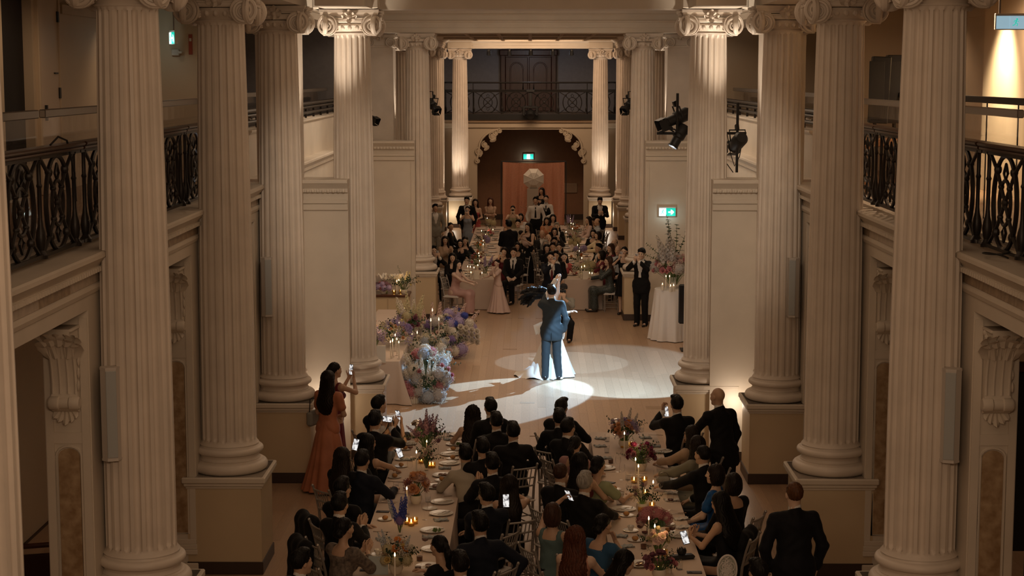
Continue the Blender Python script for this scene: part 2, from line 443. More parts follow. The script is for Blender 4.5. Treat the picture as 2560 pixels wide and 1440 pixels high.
for s in (-1, 1):
    for i, y in enumerate(AY[1:]):
        column(s * LX, y, f'cream fluted column of the {side[s]} arcade, ' + ['nearest the camera, cut by the picture edge', 'second from the camera, full height', 'third from the camera', 'fourth from the camera, just before the crossing'][i])
    column(s * BX, BY, f'brightly lit fluted column at the {side[s]} near corner of the crossing')
    column(s * BX, CY_, f'cream fluted column at the {side[s]} far corner of the crossing')
    for i, y in enumerate(FY):
        column(s * LX, y, f'fluted column of the far hall, {side[s]} arcade, {nth(i)} beyond the crossing')
    column(s * LX, 64.65, f'fluted column beside the lit end column, {side[s]} side of the far end wall')
    column(s * BX, 66.0, f'spotlit fluted column flanking the far arch on the {side[s]}')

# ---- square piers behind the paired columns
def pier(name, x0, x1, y0, y1):
    b = MB().box(x0, x1, y0, y1, 0, ZC); b.bbox(x0 - .04, x1 + .04, y0 - .04, y1 + .04, 1.16, 1.30, .03); b.bbox(x0 - .02, x1 + .02, y0 - .02, y1 + .02, 1.30, 1.42, .03)
    o = struct(b.build(name, COLPAINT, smooth=False))
    c = MB().bbox(x0 - .03, x1 + .03, y0 - .03, y1 + .03, ZC, ZC + .05, .015); c.bbox(x0 - .08, x1 + .08, y0 - .08, y1 + .08, ZC + .22, ZC + .34, .03); c.box(x0, x1, y0, y1, ZC, ZC + .3)
    c.build('pier_capital', COLPAINT, o)
    for sx in (x0 + .06, x1 - .06):
        for yy, a in ((y0 - .05, 0), (y1 + .05, PI)):
            v = put('volute', VOL, o); v.matrix_local = T(sx, yy, ZC + .12) @ RZ(a) @ SC(.85 if sx < (x0 + x1) / 2 else -.85, 1, .85)
    for yy, a in ((y0 - .05, 0), (y1 + .05, PI)):
        f = put('fleuron', FLE, o); f.matrix_local = T((x0 + x1) / 2, yy, ZC + .24) @ RZ(a)
    return o
for s in (-1, 1):
    a, b = sorted((s * 3.36, s * 3.95))
    pier(f'wall_{side[s]}_pier', a, b, 25.05, 25.75)
    pier(f'wall_{side[s]}_far_pier', *sorted((s * 3.25, s * 3.85)), 41.35, 42.05)
    pier(f'wall_{side[s]}_end_pier', *sorted((s * 3.25, s * 3.85)), 65.2, 65.9)

# ---- mouldings
LEDGE = [(-.62, -.02), (-.62, 0), (.10, 0), (.12, -.015), (.12, -.05), (.10, -.065), (.085, -.09), (.06, -.11), (.045, -.135), (.045, -.19), (.0, -.19), (.0, -.2), (-.62, -.2)]
def profile_run(name, P, x, z, y0, y1, s, m=PLASTER):
    """profile (inward, up) at lateral x (towards the axis = inward), swept along y"""
    poly = [(x - s * a, z + b) for a, b in P]
    return MB().prism(poly if s < 0 else poly[::-1], y0, y1, 'y').build(name, m, smooth=True, ang=25)
def dentils_y(x, z, y0, y1, s, parent, step=.075):
    b = MB(); y = y0
    while y < y1 - step:
        b.cbox((x - s * .055, y + step / 2, z), (.03, step * .58, .042)); y += step
    o = b.build('dentils', PLASTER, parent, smooth=False); o['kind'] = 'stuff'; return o
def dentils_x(y, z, x0, x1, sgn, parent, step=.075):
    b = MB(); x = x0
    while x < x1 - step:
        b.ball((x + step / 2, y + sgn * .055, z), (step * .36, .02, .03), 7, 5); x += step
    o = b.build('egg_moulding', PLASTER, parent); o['kind'] = 'stuff'; return o

# ---- near and far arcades: beams under the gallery edge, jambs, consoles, inlaid marble
def console_mesh():
    b = MB()
    out = [(0, 0), (.30, 0), (.31, -.05), (.285, -.09), (.22, -.12), (.17, -.18), (.13, -.28), (.10, -.40), (.085, -.52), (.09, -.60), (.12, -.64), (.12, -.72), (.08, -.76), (.03, -.77), (0, -.76)]
    b.prism([(-y, z) for y, z in out], -.115, .115, 'x')
    for x in (-.1, -.035, .035, .1): b.tube([(x, -y, z) for y, z in out[4:10]], .014, 6)
    for zz, rr in ((-.68, .062),): 
        b.lathe([(0, -.135), (rr * .8, -.135), (rr, -.12), (rr, -.05), (rr * .8, -.04), (rr * .85, 0), (rr * .8, .04), (rr, .05), (rr, .12), (rr * .8, .135), (0, .135)], 16, T(0, -.10, zz) @ RY(PI / 2))
    b.bbox(-.135, .135, -.30, 0, -.03, 0, .01)
    for k in range(5):                                    # acanthus on top and palmette below
        x = -.1 + .05 * k
        leaf_blade(b, .30 - abs(k - 2) * .03, .055, .20, T(x, -.13 - .02 * (k % 2), -.28) @ RY((k - 2) * .20), 6, .02); leaf_blade(b, .17, .05, .13, T(x * 1.15, -.24, -.16) @ RY((k - 2) * .3), 5, .02)
        leaf_blade(b, .17 - abs(k - 2) * .03, .03, .05, T(x * .5, -.06, -.75) @ RY(PI - (k - 2) * .33))
    for k in range(4): b.ball((-.125, -.08 - k * .05, -.05 - k * .03), (.02, .03, .03), 6, 4); b.ball((.125, -.05 - .01 * k, -.2 - k * .11), (.012, .03, .05), 6, 4)
    return b.mesh('console', PLASTER, True, 45)
CON = console_mesh()
def inlay_mesh():
    P = [(-.095, .5), (.095, .5), (.095, 2.44)] + [(.095 * math.cos(a), 2.44 + .075 * math.sin(a)) for a in np.linspace(.3, PI - .3, 7)] + [(-.095, 2.44)]
    return MB().prism(P, -.006, .02, 'y').mesh('marble_inlay', STONE, False)
INL = inlay_mesh()
def inlay_frame():
    P = [(-.11, 0, .485), (.11, 0, .485), (.11, 0, 2.45)] + [(.11 * math.cos(a), 0, 2.45 + .085 * math.sin(a)) for a in np.linspace(.3, PI - .3, 7)] + [(-.11, 0, 2.45)]
    return MB().tube(P, .014, 6, closed=True).mesh('inlay_frame', PLASTER)
INF = inlay_frame()
SPK = {}
bay = 0
for s in (-1, 1):
    for hall, Ys, y0, y1 in (('near', AY, 3.0, 25.05), ('far', FY, 42.05, 65.2)):
        beam = struct(profile_run(f'wall_{side[s]}_{hall}_beam', [(-.41, -.5), (-.41, -.2), (0, -.2), (0, -.29), (.025, -.30), (.03, -.33), (.015, -.37), (0, -.38), (0, -.5)], s * 3.87, ZL, y0, y1, s))
        struct(profile_run(f'trim_{side[s]}_{hall}', LEDGE, s * 3.87, ZL, y0, y1, s))
        if hall == 'near':
            dentils_y(s * 3.87, ZL - .162, 10.9, 24.5, s, beam)
            y = 10.9
            while y < 24.4:                                # tan stone slabs of the band under the ledge
                l = rnd.choice([.55, .8, .95]); put('stone_slab', MB().bbox(-.008, .008, .004, l - .004, -.088, -.004, .003).mesh('stone_slab', mat('band_stone_a', (.42, .31, .21), .5, var=.35, scale=14) if rnd.random() < .55 else mat('band_stone_b', (.6, .5, .4), .5, var=.2, scale=14), False), beam, (s * 3.868, y, ZL - .2)); y += l
        pairs = [(y, -1) for y in Ys if y > 8] + [(y, 1) for y in Ys]
        for y in Ys:
            if y < 8: continue
            x0, x1 = sorted((s * 3.87, s * 4.28))
            w = struct(MB().box(x0, x1, y - .42, y + .42, .0, ZL - .5).build(f'wall_{side[s]}', PLASTER, smooth=False))
            for sy in ((-1,) if hall == 'near' else (-1,)):
                yy = y + sy * .42; xc = s * 4.075
                b = MB(); xa, xb = sorted((s * 3.88, s * 4.27))
                b.box(xa, xa + .07, yy - .018, yy, .3, 3.68); b.box(xb - .07, xb, yy - .018, yy, .3, 3.68); b.box(xa + .01, xb - .01, yy - .012, yy, 2.56, 2.66); b.bbox(xa - .02, xb + .02, yy - .05, yy, .0, .14, .01)
                for q in range(3): b.bbox(xa - .006 * q, xb + .006 * q, yy - .022 - .008 * q, yy, .36 - .06 * q, .42 - .06 * q, .006)
                b.build('jamb_moulding', PLASTER, w, smooth=False)
                f = put('inlay_frame', INF, w, (xc, yy - .004, 0)); put('marble_inlay', INL, w, (xc, yy - .004, 0))
                c = put('console', CON, w, (xc, yy, 3.62))

# ---- iron railings with timber handrail, one per bay
def lathe_post():
    return MB().lathe([(.0, 0), (.055, 0), (.055, .03), (.04, .05), (.03, .07), (.038, .10), (.046, .16), (.038, .22), (.024, .27), (.018, .33), (.018, .58), (.026, .6), (.018, .62), (.018, .8), (.03, .83), (.0, .84)], 12).mesh('baluster', IRON)
POST = lathe_post()
RING = MB().tube([(0, .36 * math.cos(a), .40 * math.sin(a)) for a in np.linspace(0, 2 * PI, 40, endpoint=False)], .021, 6, closed=True).mesh('outer_ring', IRON)
RING2 = MB().tube([(0, .17 * math.cos(a), .19 * math.sin(a)) for a in np.linspace(0, 2 * PI, 24, endpoint=False)], .017, 6, closed=True).mesh('inner_ring', IRON)
def cross_mesh():
    b = MB()
    for q in (-1, 1):
        b.tube([(0, -.5 * q, -.40), (0, -.27 * q, -.26), (0, 0, 0), (0, .27 * q, .26), (0, .5 * q, .40)], .016, 6)
        for t in (-1, 1): b.ball((0, t * q * .25, t * .27), (.035, .035, .045), 8, 6); b.ball((0, t * q * .13, t * .13), (.028, .03, .03), 8, 6)
    b.ball((0, 0, 0), (.03, .045, .05), 8, 6)
    for t in (-1, 1): b.tube([(0, .0, t * .19), (0, .06, t * .25), (0, 0, t * .33), (0, -.06, t * .25)], .013, 5, closed=True)
    return b.mesh('cross_bars', IRON)
CROSS = cross_mesh()
def railing(x, y0, y1, label, along='y', wood=True, unit=1.08):
    t = thing('iron_railing', label, 'railing', (x, y0, ZL) if along == 'y' else (x, y0, ZL), 0 if along == 'y' else -PI / 2, 'iron railings of the gallery')
    L = y1 - y0 if along == 'y' else along
    MB().bbox(-.075, .075, 0, L, .92, .955, .012).bbox(-.055, .055, 0, L, .885, .92, .01).build('handrail', WOODRAIL if wood else IRON, t)
    MB().box(-.03, .03, 0, L, .05, .08).box(-.02, .02, 0, L, .855, .885).build('rail_bar', IRON, t)
    n = max(1, int(L / unit)); off = (L - n * unit) / 2
    for k in range(n + 1):
        put('baluster', POST, t, (0, min(max(off + k * unit, .06), L - .06), .04))
        if k < n:
            c = off + (k + .5) * unit
            for me in (RING, RING2, CROSS): put(me.name.split('.')[0], me, t, (0, c, .465))
    return t
def guard(x, y0, y1, label, dark=False):
    t = thing('glass_guard', label, 'guard rail', (x, y0, ZL), 0, 'glass guards behind the railings')
    L = y1 - y0; n = max(2, round(L / 1.2))
    for k in range(n): MB().box(-.006, .006, k * L / n + .006, (k + 1) * L / n - .006, .03, 1.16).build('glass_pane', GLASS, t, smooth=False)
    MB().bbox(-.03, .03, 0, L, 1.16, 1.235, .008).build('top_rail', BLACK if dark else STEEL, t); MB().box(-.02, .02, 0, L, 0, .03).build('shoe_rail', STEEL, t, smooth=False)
    return t
BN = ['between the two columns nearest the camera', 'between second and third column', 'between third and fourth column']
for s in (-1, 1):
    for i in range(3):
        railing(s * 4.02, AY[i + 1] + .02, AY[i + 2] - .02, f'black iron ringed railing on the {side[s]} gallery ledge, ' + BN[i])
        guard(s * 4.36, AY[i + 1] + .1, AY[i + 2] - .1, f'glass guard with {"black" if s > 0 and i == 0 else "steel"} top rail, {side[s]} gallery, ' + BN[i], s > 0 and i == 0)
# ---- galleries
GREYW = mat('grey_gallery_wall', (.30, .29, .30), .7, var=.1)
for s in (-1, 1):
    n = side[s]
    struct(MB().box(*sorted((s * 3.95, s * 6.5)), 3, 26.6, ZL - .3, ZL - .002).build('floor', mat('gallery_floor', (.32, .2, .12), .4, var=.2, scale=3, stretch=(8, 1, 1))))
    struct(MB().box(*sorted((s * 4.38, s * 7.6)), 26.6, 40.7, ZL - .3, ZL - .002).build('floor', MATS['gallery_floor']))
    struct(MB().box(*sorted((s * 3.95, s * 6.5)), 40.7, 72, ZL - .3, ZL - .002).build('floor', MATS['gallery_floor']))
    GW = mat('gallery_wall_paint', (.62, .50, .36), .6, var=.06, scale=1)
    if s < 0:
        w = MB().box(-6.5, -6.3, 3, 20.8, 0, 7.0); w.box(-6.5, -6.3, 22.05, 28.2, 0, 7.0); w.box(-6.5, -6.3, 20.8, 22.05, 6.95, 7.0).box(-6.5, -6.3, 20.8, 22.05, 0, ZL)
        struct(w.build('wall_left_gallery', GW, smooth=False))
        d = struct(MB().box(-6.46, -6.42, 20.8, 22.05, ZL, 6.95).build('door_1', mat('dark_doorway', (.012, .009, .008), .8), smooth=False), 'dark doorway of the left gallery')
        d2 = struct(MB().box(-6.31, -6.27, 22.25, 23.15, ZL, 6.78).build('door_2', mat('cream_door', (.62, .50, .38), .5), smooth=False), 'cream flush door in the left gallery')
        b = MB()
        for a, c in ((22.17, 22.25), (23.15, 23.23)): b.bbox(-6.31, -6.25, a, c, ZL, 6.86, .008)
        b.bbox(-6.31, -6.25, 22.17, 23.23, 6.78, 6.86, .008); b.build('door_frame', GW, d2, smooth=False)
        for z in (4.5, 5.55, 6.55): MB().box(-6.275, -6.25, 23.1, 23.17, z - .07, z + .07).build('hinge', BLACK, d2, smooth=False)
        MB().box(-6.275, -6.24, 22.42, 22.47, 5.2, 5.4).tube([(-6.24, 22.45, 5.27), (-6.2, 22.45, 5.27), (-6.2, 22.6, 5.27)], .012, 6).build('door_handle', BLACK, d2)
        MB().box(-6.28, -6.25, 22.9, 23.05, 5.8, 5.82).build('door_plate', BLACK, d2, smooth=False)
    else:
        struct(MB().box(6.3, 6.5, 3, 28.2, 0, 7.0).build('wall_right_gallery', GW, smooth=False))
        struct(MB().box(6.1, 6.31, 21.0, 23.55, ZL, 6.9).build('wall_right_pilaster', GW, smooth=False), 'lit pilaster of the right gallery wall')
    struct(MB().box(*sorted((s * 4.62, s * 6.4)), 28.0, 28.2, ZL, 7.0).build(f'wall_{n}_gallery_end', GW, smooth=False))
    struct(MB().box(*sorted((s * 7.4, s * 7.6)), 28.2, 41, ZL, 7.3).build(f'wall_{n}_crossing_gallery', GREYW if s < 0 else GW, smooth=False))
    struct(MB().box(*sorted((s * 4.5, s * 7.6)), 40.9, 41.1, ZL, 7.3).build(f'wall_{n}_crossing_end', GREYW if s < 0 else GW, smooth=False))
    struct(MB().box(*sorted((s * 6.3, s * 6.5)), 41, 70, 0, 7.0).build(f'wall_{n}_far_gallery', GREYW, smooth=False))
    # gallery ceilings with a downstand
    struct(MB().box(*sorted((s * 3.9, s * 6.5)), 3, 28.2, 6.98, 7.1).build('ceiling', PLASTER, smooth=False))
    struct(MB().box(*sorted((s * 4.1, s * 7.6)), 28.2, 41, 7.28, 7.4).build('ceiling', PLASTER, smooth=False))
    struct(MB().box(*sorted((s * 3.9, s * 6.5)), 41, 70, 6.98, 7.1).build('ceiling', PLASTER, smooth=False))
    struct(MB().bbox(*sorted((s * 4.2, s * 6.4)), 23.8, 24.2, 6.72, 7.0, .02).build(f'trim_{n}_gallery_beam', mat('brown_beam', (.25, .17, .10), .5), smooth=False))
    struct(MB().bbox(*sorted((s * 4.2, s * 6.4)), 18.6, 18.9, 6.80, 7.0, .02).build(f'trim_{n}_gallery_beam', MATS['brown_beam'], smooth=False))
    struct(MB().box(*sorted((s * 6.24, s * 6.3)), 23.3, 28, 6.6, 6.72).build(f'trim_{n}_picture_rail', GW, smooth=False))
    # link walls between arcade and corner column, with ledge and egg moulding
    for yy, sg, xa, xb in ((25.62, -1, 2.7, 3.4), (40.55, -1, 2.70, 4.12)):
        x0, x1 = sorted((s * xa, s * xb))
        lw = struct(MB().box(x0, x1, yy, yy + (.3 if yy < 30 else .85), 0, ZL - .2).build(f'wall_{n}_corner', PLASTER, smooth=False))
        poly = [(yy - a, ZL + b) for a, b in LEDGE]
        tr = struct(MB().prism(poly, x0, x1, 'x').build(f'trim_{n}_corner', PLASTER, ang=25))
        dentils_x(yy, ZL - .165, x0, x1, -1, tr)
        b = MB(); b.bbox(x0, x1, yy - .03, yy, ZL - .46, ZL - .36, .012); b.bbox(x0, x1, yy - .045, yy, ZL - .36, ZL - .3, .01)
        b.bbox(x0, x1, yy - .04, yy, 0, .16, .008)
        if xb > 4: 
            b.box(x0 + .06, x0 + .09, yy - .012, yy, .3, ZL - .5); b.box(x1 - .09, x1 - .06, yy - .012, yy, .3, ZL - .5)
        b.build('wall_moulding', PLASTER, lw, smooth=False)
        MB().box(x0, x1, yy - .045, yy - .04, 0, .16).build('skirting', DARKBASE, lw, smooth=False)
    # crossing side wall, ledge, solid parapet with metal rail
    struct(MB().box(*sorted((s * 4.1, s * 4.4)), 25.7, 41.4, 0, ZL - .2).build(f'wall_{n}_crossing', PLASTER, smooth=False))
    struct(profile_run(f'trim_{n}_crossing', LEDGE, s * 4.1, ZL, 25.7, 41.3, s))
    p = struct(MB().box(*sorted((s * 4.22, s * 4.42)), 26.0, 41, ZL, 4.9).build(f'wall_{n}_parapet', PLASTER, smooth=False))
    pc = struct(profile_run(f'trim_{n}_parapet', [(-.26, 0), (-.26, .06), (.05, .06), (.05, .03), (.02, 0)], s * 4.22, 4.9, 26, 41, s))
    pr = thing('parapet_rail', f'dark double rail on the solid parapet of the {n} crossing gallery', 'railing', (s * 4.32, 26.2, 4.96))
    for z, r in ((.10, .03), (.2, .03), (.27, .04)): MB().tube([(0, 0, z), (0, 14.5, z)], r, 8).build('rail', IRON, pr)
    for k in range(13): MB().box(-.02, .02, k * 1.2 - .02 + .05, k * 1.2 + .02 + .05, 0, .26).build('rail_post', IRON, pr, smooth=False)
    guard(s * 4.75, 28.3, 40.6, f'glass guard of the {n} crossing gallery behind the solid parapet')
# ---- entablatures and ceilings
EN = [(-.36, .0), (-.36, .62), (.56, .62), (.56, .58), (.50, .52), (.46, .45), (.40, .43), (.37, .40), (.37, .30), (.40, .28), (.385, .25), (.36, .24), (.36, .12), (.34, .12), (.34, 0)]
ZE = ZC + .33
def ent_x(name, y, x0, x1, sg, P=EN):
    return struct(MB().prism([(y + sg * a, ZE + b) for a, b in P], x0, x1, 'x').build(name, PLASTER, ang=25))
for s in (-1, 1):
    struct(profile_run(f'trim_{side[s]}_entablature', EN, s * LX, ZE, 3, 25.1, s))
    struct(profile_run(f'trim_{side[s]}_far_entablature', [(a, b * .5) for a, b in EN], s * LX, ZE, 42.2, 65.3, s))
    struct(profile_run(f'trim_{side[s]}_crossing_entablature', EN, s * 4.1, ZE, 26, 41.2, s))
    struct(profile_run(f'trim_{side[s]}_link', EN, s * BX, ZE, 24.5, 26.3, s)); struct(profile_run(f'trim_{side[s]}_link', EN, s * BX, ZE, 40.9, 42.5, s))
struct(MB().prism([(BY - .30, ZE), (BY - .32, ZE + .12), (BY - .34, ZE + .24), (BY - .38, ZE + .28), (BY - .34, ZE + .34), (BY - .34, ZE + .62), (BY + .34, ZE + .62), (BY + .3, ZE)], -4.6, 4.6, 'x').build('trim_near_arch_beam', PLASTER, ang=25))
for s in (-1, 1): struct(MB().bbox(*sorted((s * 2.22, s * 3.2)), BY - .44, BY + .44, ZE, ZE + .62, .02).build('trim_near_block', PLASTER, smooth=False))
ent_x('trim_far_arch_beam', CY_, -4.6, 4.6, -1)
struct(MB().prism([(66 - .3, ZE), (66 - .32, ZE + .1), (66 - .35, ZE + .12), (66 - .37, ZE + .2), (66 - .45, ZE + .26), (66 + .3, ZE + .26), (66 + .3, ZE)], -3.9, 3.9, 'x').build('trim_end_beam', PLASTER, ang=25))
for s in (-1, 1): struct(MB().bbox(*sorted((s * 2.2, s * 3.12)), 66 - .44, 66.44, ZE, ZE + .25, .02).build('trim_end_block', PLASTER, smooth=False))
struct(MB().box(-4.4, 4.4, 3, 26, 7.36, 7.5).build('ceiling', PLASTER, smooth=False), 'hall ceiling')
struct(MB().box(-4.6, 4.6, 26, 41.2, 7.85, 8).build('ceiling', PLASTER, smooth=False), 'crossing ceiling')
cf = struct(MB().box(-4.0, 4.0, 41.2, 67, 7.06, 7.2).build('ceiling', mat('tan_coffer', (.50, .38, .26), .6, var=.15, scale=2), smooth=False), 'coffered ceiling of the far hall')
for k in range(6): MB().bbox(-3.2, 3.2, 44 + 4.2 * k - .12, 44 + 4.2 * k + .12, 6.99, 7.07, .02).build('ceiling_rib', PLASTER, cf, smooth=False)
for k in range(5): MB().bbox(-2 + k - .07, -2 + k + .07, 42, 66, 7.01, 7.07, .02).build('ceiling_rib', MATS['tan_coffer'], cf, smooth=False)
# wall behind the camera closes the hall
struct(MB().box(-6.5, 6.5, -3.2, -3.0, 0, 7.5).build('wall_back', PLASTER, smooth=False))
# ---- far end wall with the scalloped arch
ax0, _ = aty(1193, 450, 66.9); ax1, _ = aty(1459, 450, 66.9); az1 = aty(1325, 324, 66.9)[1]; azs = aty(1325, 402, 66.9)[1]
hw = (ax1 - ax0) / 2; axc = (ax0 + ax1) / 2
def archpts():
    P = [(hw, 0), (hw, azs)]; cx = aty(1405, 324, 66.9)[0] - axc
    for t in np.linspace(0, 1, 9)[1:]:
        a = t * PI / 2; P.append((hw - (hw - cx) * (1 - math.cos(a)) - .06 * math.sin(PI * t * 3) * (1 - t), azs + (az1 - azs) * math.sin(a)))
    return P
R_ = archpts(); Lf = [(-x, z) for x, z in R_][::-1]
zt = ZL - .3
poly = [(4.0, 0), (4.0, zt), (-4.0, zt), (-4.0, 0)] + [(axc + x, z) for x, z in Lf[::-1][::1]][::-1][::-1]
poly = [(4.0, 0), (4.0, zt), (-4.0, zt), (-4.0, 0)] + [(axc + x, z) for x, z in (R_ + Lf)[::-1]]
fw = struct(MB().prism(poly, 66.9, 67.3, 'y').build('wall_far', mat('end_wall_paint', (.60, .50, .38), .6), smooth=False), 'far end wall with a scalloped arch')
for s in (-1, 1):
    sc = MB()
    for (x, z, r) in ((hw - .02, azs - .0, .10), (hw - .07, azs + .35, .14), (hw - .30, azs + .62, .12), (hw - .62, azs + .93, .16), (hw - .72, az1 - .14, .1), (hw - .88, az1 - .05, .08)):
        P, R = spiral(1, r, 1.5, 20); sc.tube([(axc + s * (x + p[0]), 66.86, min(z, az1 - .02) + p[2]) for p in P], [q * 1.6 for q in R], 5)
        sc.ball((axc + s * x, 66.88, min(z, az1 - .02)), (r * .8, .03, r * .8), 10, 6)
    for (x, z, a) in ((hw - .28, azs + .4, .8), (hw - .5, azs + .75, 1.2), (hw - .1, azs + .15, .3)): leaf_blade(sc, .34, .07, .05, T(axc + s * x, 66.86, z) @ RY(-s * a))
    sc.tube([(axc + s * (x + .03), 66.88, z) for x, z in R_[1:]], .045, 6)
    sc.build('arch_scrollwork', MATS['end_wall_paint'], fw)
struct(MB().box(-4, 4, 66.78, 67.0, ZL - .30, ZL - .20).build('trim_far_band', mat('tan_band', (.4, .27, .17), .5), smooth=False))
struct(MB().box(-4, 4, 66.72, 67.0, ZL - .20, ZL + .02).build('trim_far_kickplate', BLACK, smooth=False))
struct(MB().bbox(-4, 4, 66.84, 67.0, ZL - .52, ZL - .30, .03).build('trim_far_architrave', MATS['end_wall_paint'], smooth=False))
struct(MB().box(-3.6, 3.6, 69.3, 69.5, 0, ZL).build('wall_recess', mat('recess_brown', (.30, .155, .085), .6, var=.1), smooth=False), 'brown wall inside the far arch')
struct(MB().box(-3.6, 3.6, 69.24, 69.3, 0, .22).build('baseboard_far', DARKBASE, smooth=False))
struct(MB().box(-4, 4, 67, 72.5, ZL - .3, ZL).build('floor', MATS['gallery_floor']))
struct(MB().box(-4.6, 4.6, 67.3, 72.5, -.1, 0).build('floor', MATS['gallery_floor']))
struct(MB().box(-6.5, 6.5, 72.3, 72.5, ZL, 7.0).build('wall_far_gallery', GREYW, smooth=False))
dr = struct(MB().box(-1.05, 1.05, 72.2, 72.3, ZL, 6.75).build('door_3', mat('dark_red_door', (.075, .022, .012), .4, var=.35, scale=6, stretch=(6, 1, 1)), smooth=False), 'dark carved timber double door above the far arch')
dr.location.x = aty(1321, 200, 72.2)[0]
for s in (-1, 1):
    MB().bbox(*sorted((s * .03, s * .95)), 72.14, 72.2, ZL + .02, 6.5, .02).build('door_leaf', MATS['dark_red_door'], dr, smooth=False)
    P = [(s * .22, ZL + .9), (s * .75, ZL + .9), (s * .75, 6.0)] + [(s * (.485 + .265 * math.cos(a)), 6.0 + .265 * math.sin(a)) for a in np.linspace(0, PI, 10)] + [(s * .22, 6.0)]
    MB().tube([(x, 72.13, z) for x, z in P], .03, 6, closed=True).build('door_moulding', MATS['dark_red_door'], dr)
    MB().bbox(*sorted((s * .95, s * 1.15)), 72.08, 72.3, ZL, 6.78, .02).build('door_frame', MATS['dark_red_door'], dr, smooth=False)
MB().bbox(-1.2, 1.2, 72.05, 72.3, 6.55, 6.8, .03).build('door_frame', MATS['dark_red_door'], dr, smooth=False)
struct(MB().box(-6.5, 6.5, 67.2, 72.5, 6.98, 7.1).build('ceiling', mat('grey_ceiling', (.5, .48, .46), .7), smooth=False))  # plain grey, greyer than the other ceilings
railing(-3.45, 66.86, 0, 'black iron ringed railing over the far arch', along=6.9, wood=False)
t = thing('upper_rail', 'thin black bar above the far iron railing', 'railing', (0, 67.15, ZL))
MB().tube([(-3.5, 0, 1.22), (3.5, 0, 1.22)], .03, 8).build('bar', IRON, t)
for k in range(7): MB().tube([(-3.3 + 1.1 * k, 0, 0), (-3.3 + 1.1 * k, 0, 1.2)], .015, 6).build('post', IRON, t)
# track lamps under the far beam
for k, px in enumerate((1222, 1274, 1327, 1382, 1429)):
    x = aty(px, 129, 66.15)[0]
    t = thing('track_lamp', f'black track lamp above the far railing, {nth(k)} of the five in the row', 'lamp', (x, 66.15, ZE - .02), 0, 'track lamps above the far railing')
    MB().box(-.03, .03, -.03, .03, -.08, .03).build('bracket', BLACK, t); MB().lathe([(.0, 0), (.07, 0), (.085, -.16), (.075, -.17), (0, -.12)], 12, T(0, 0, -.06) @ RX(.5)).build('lamp_head', BLACK, t)
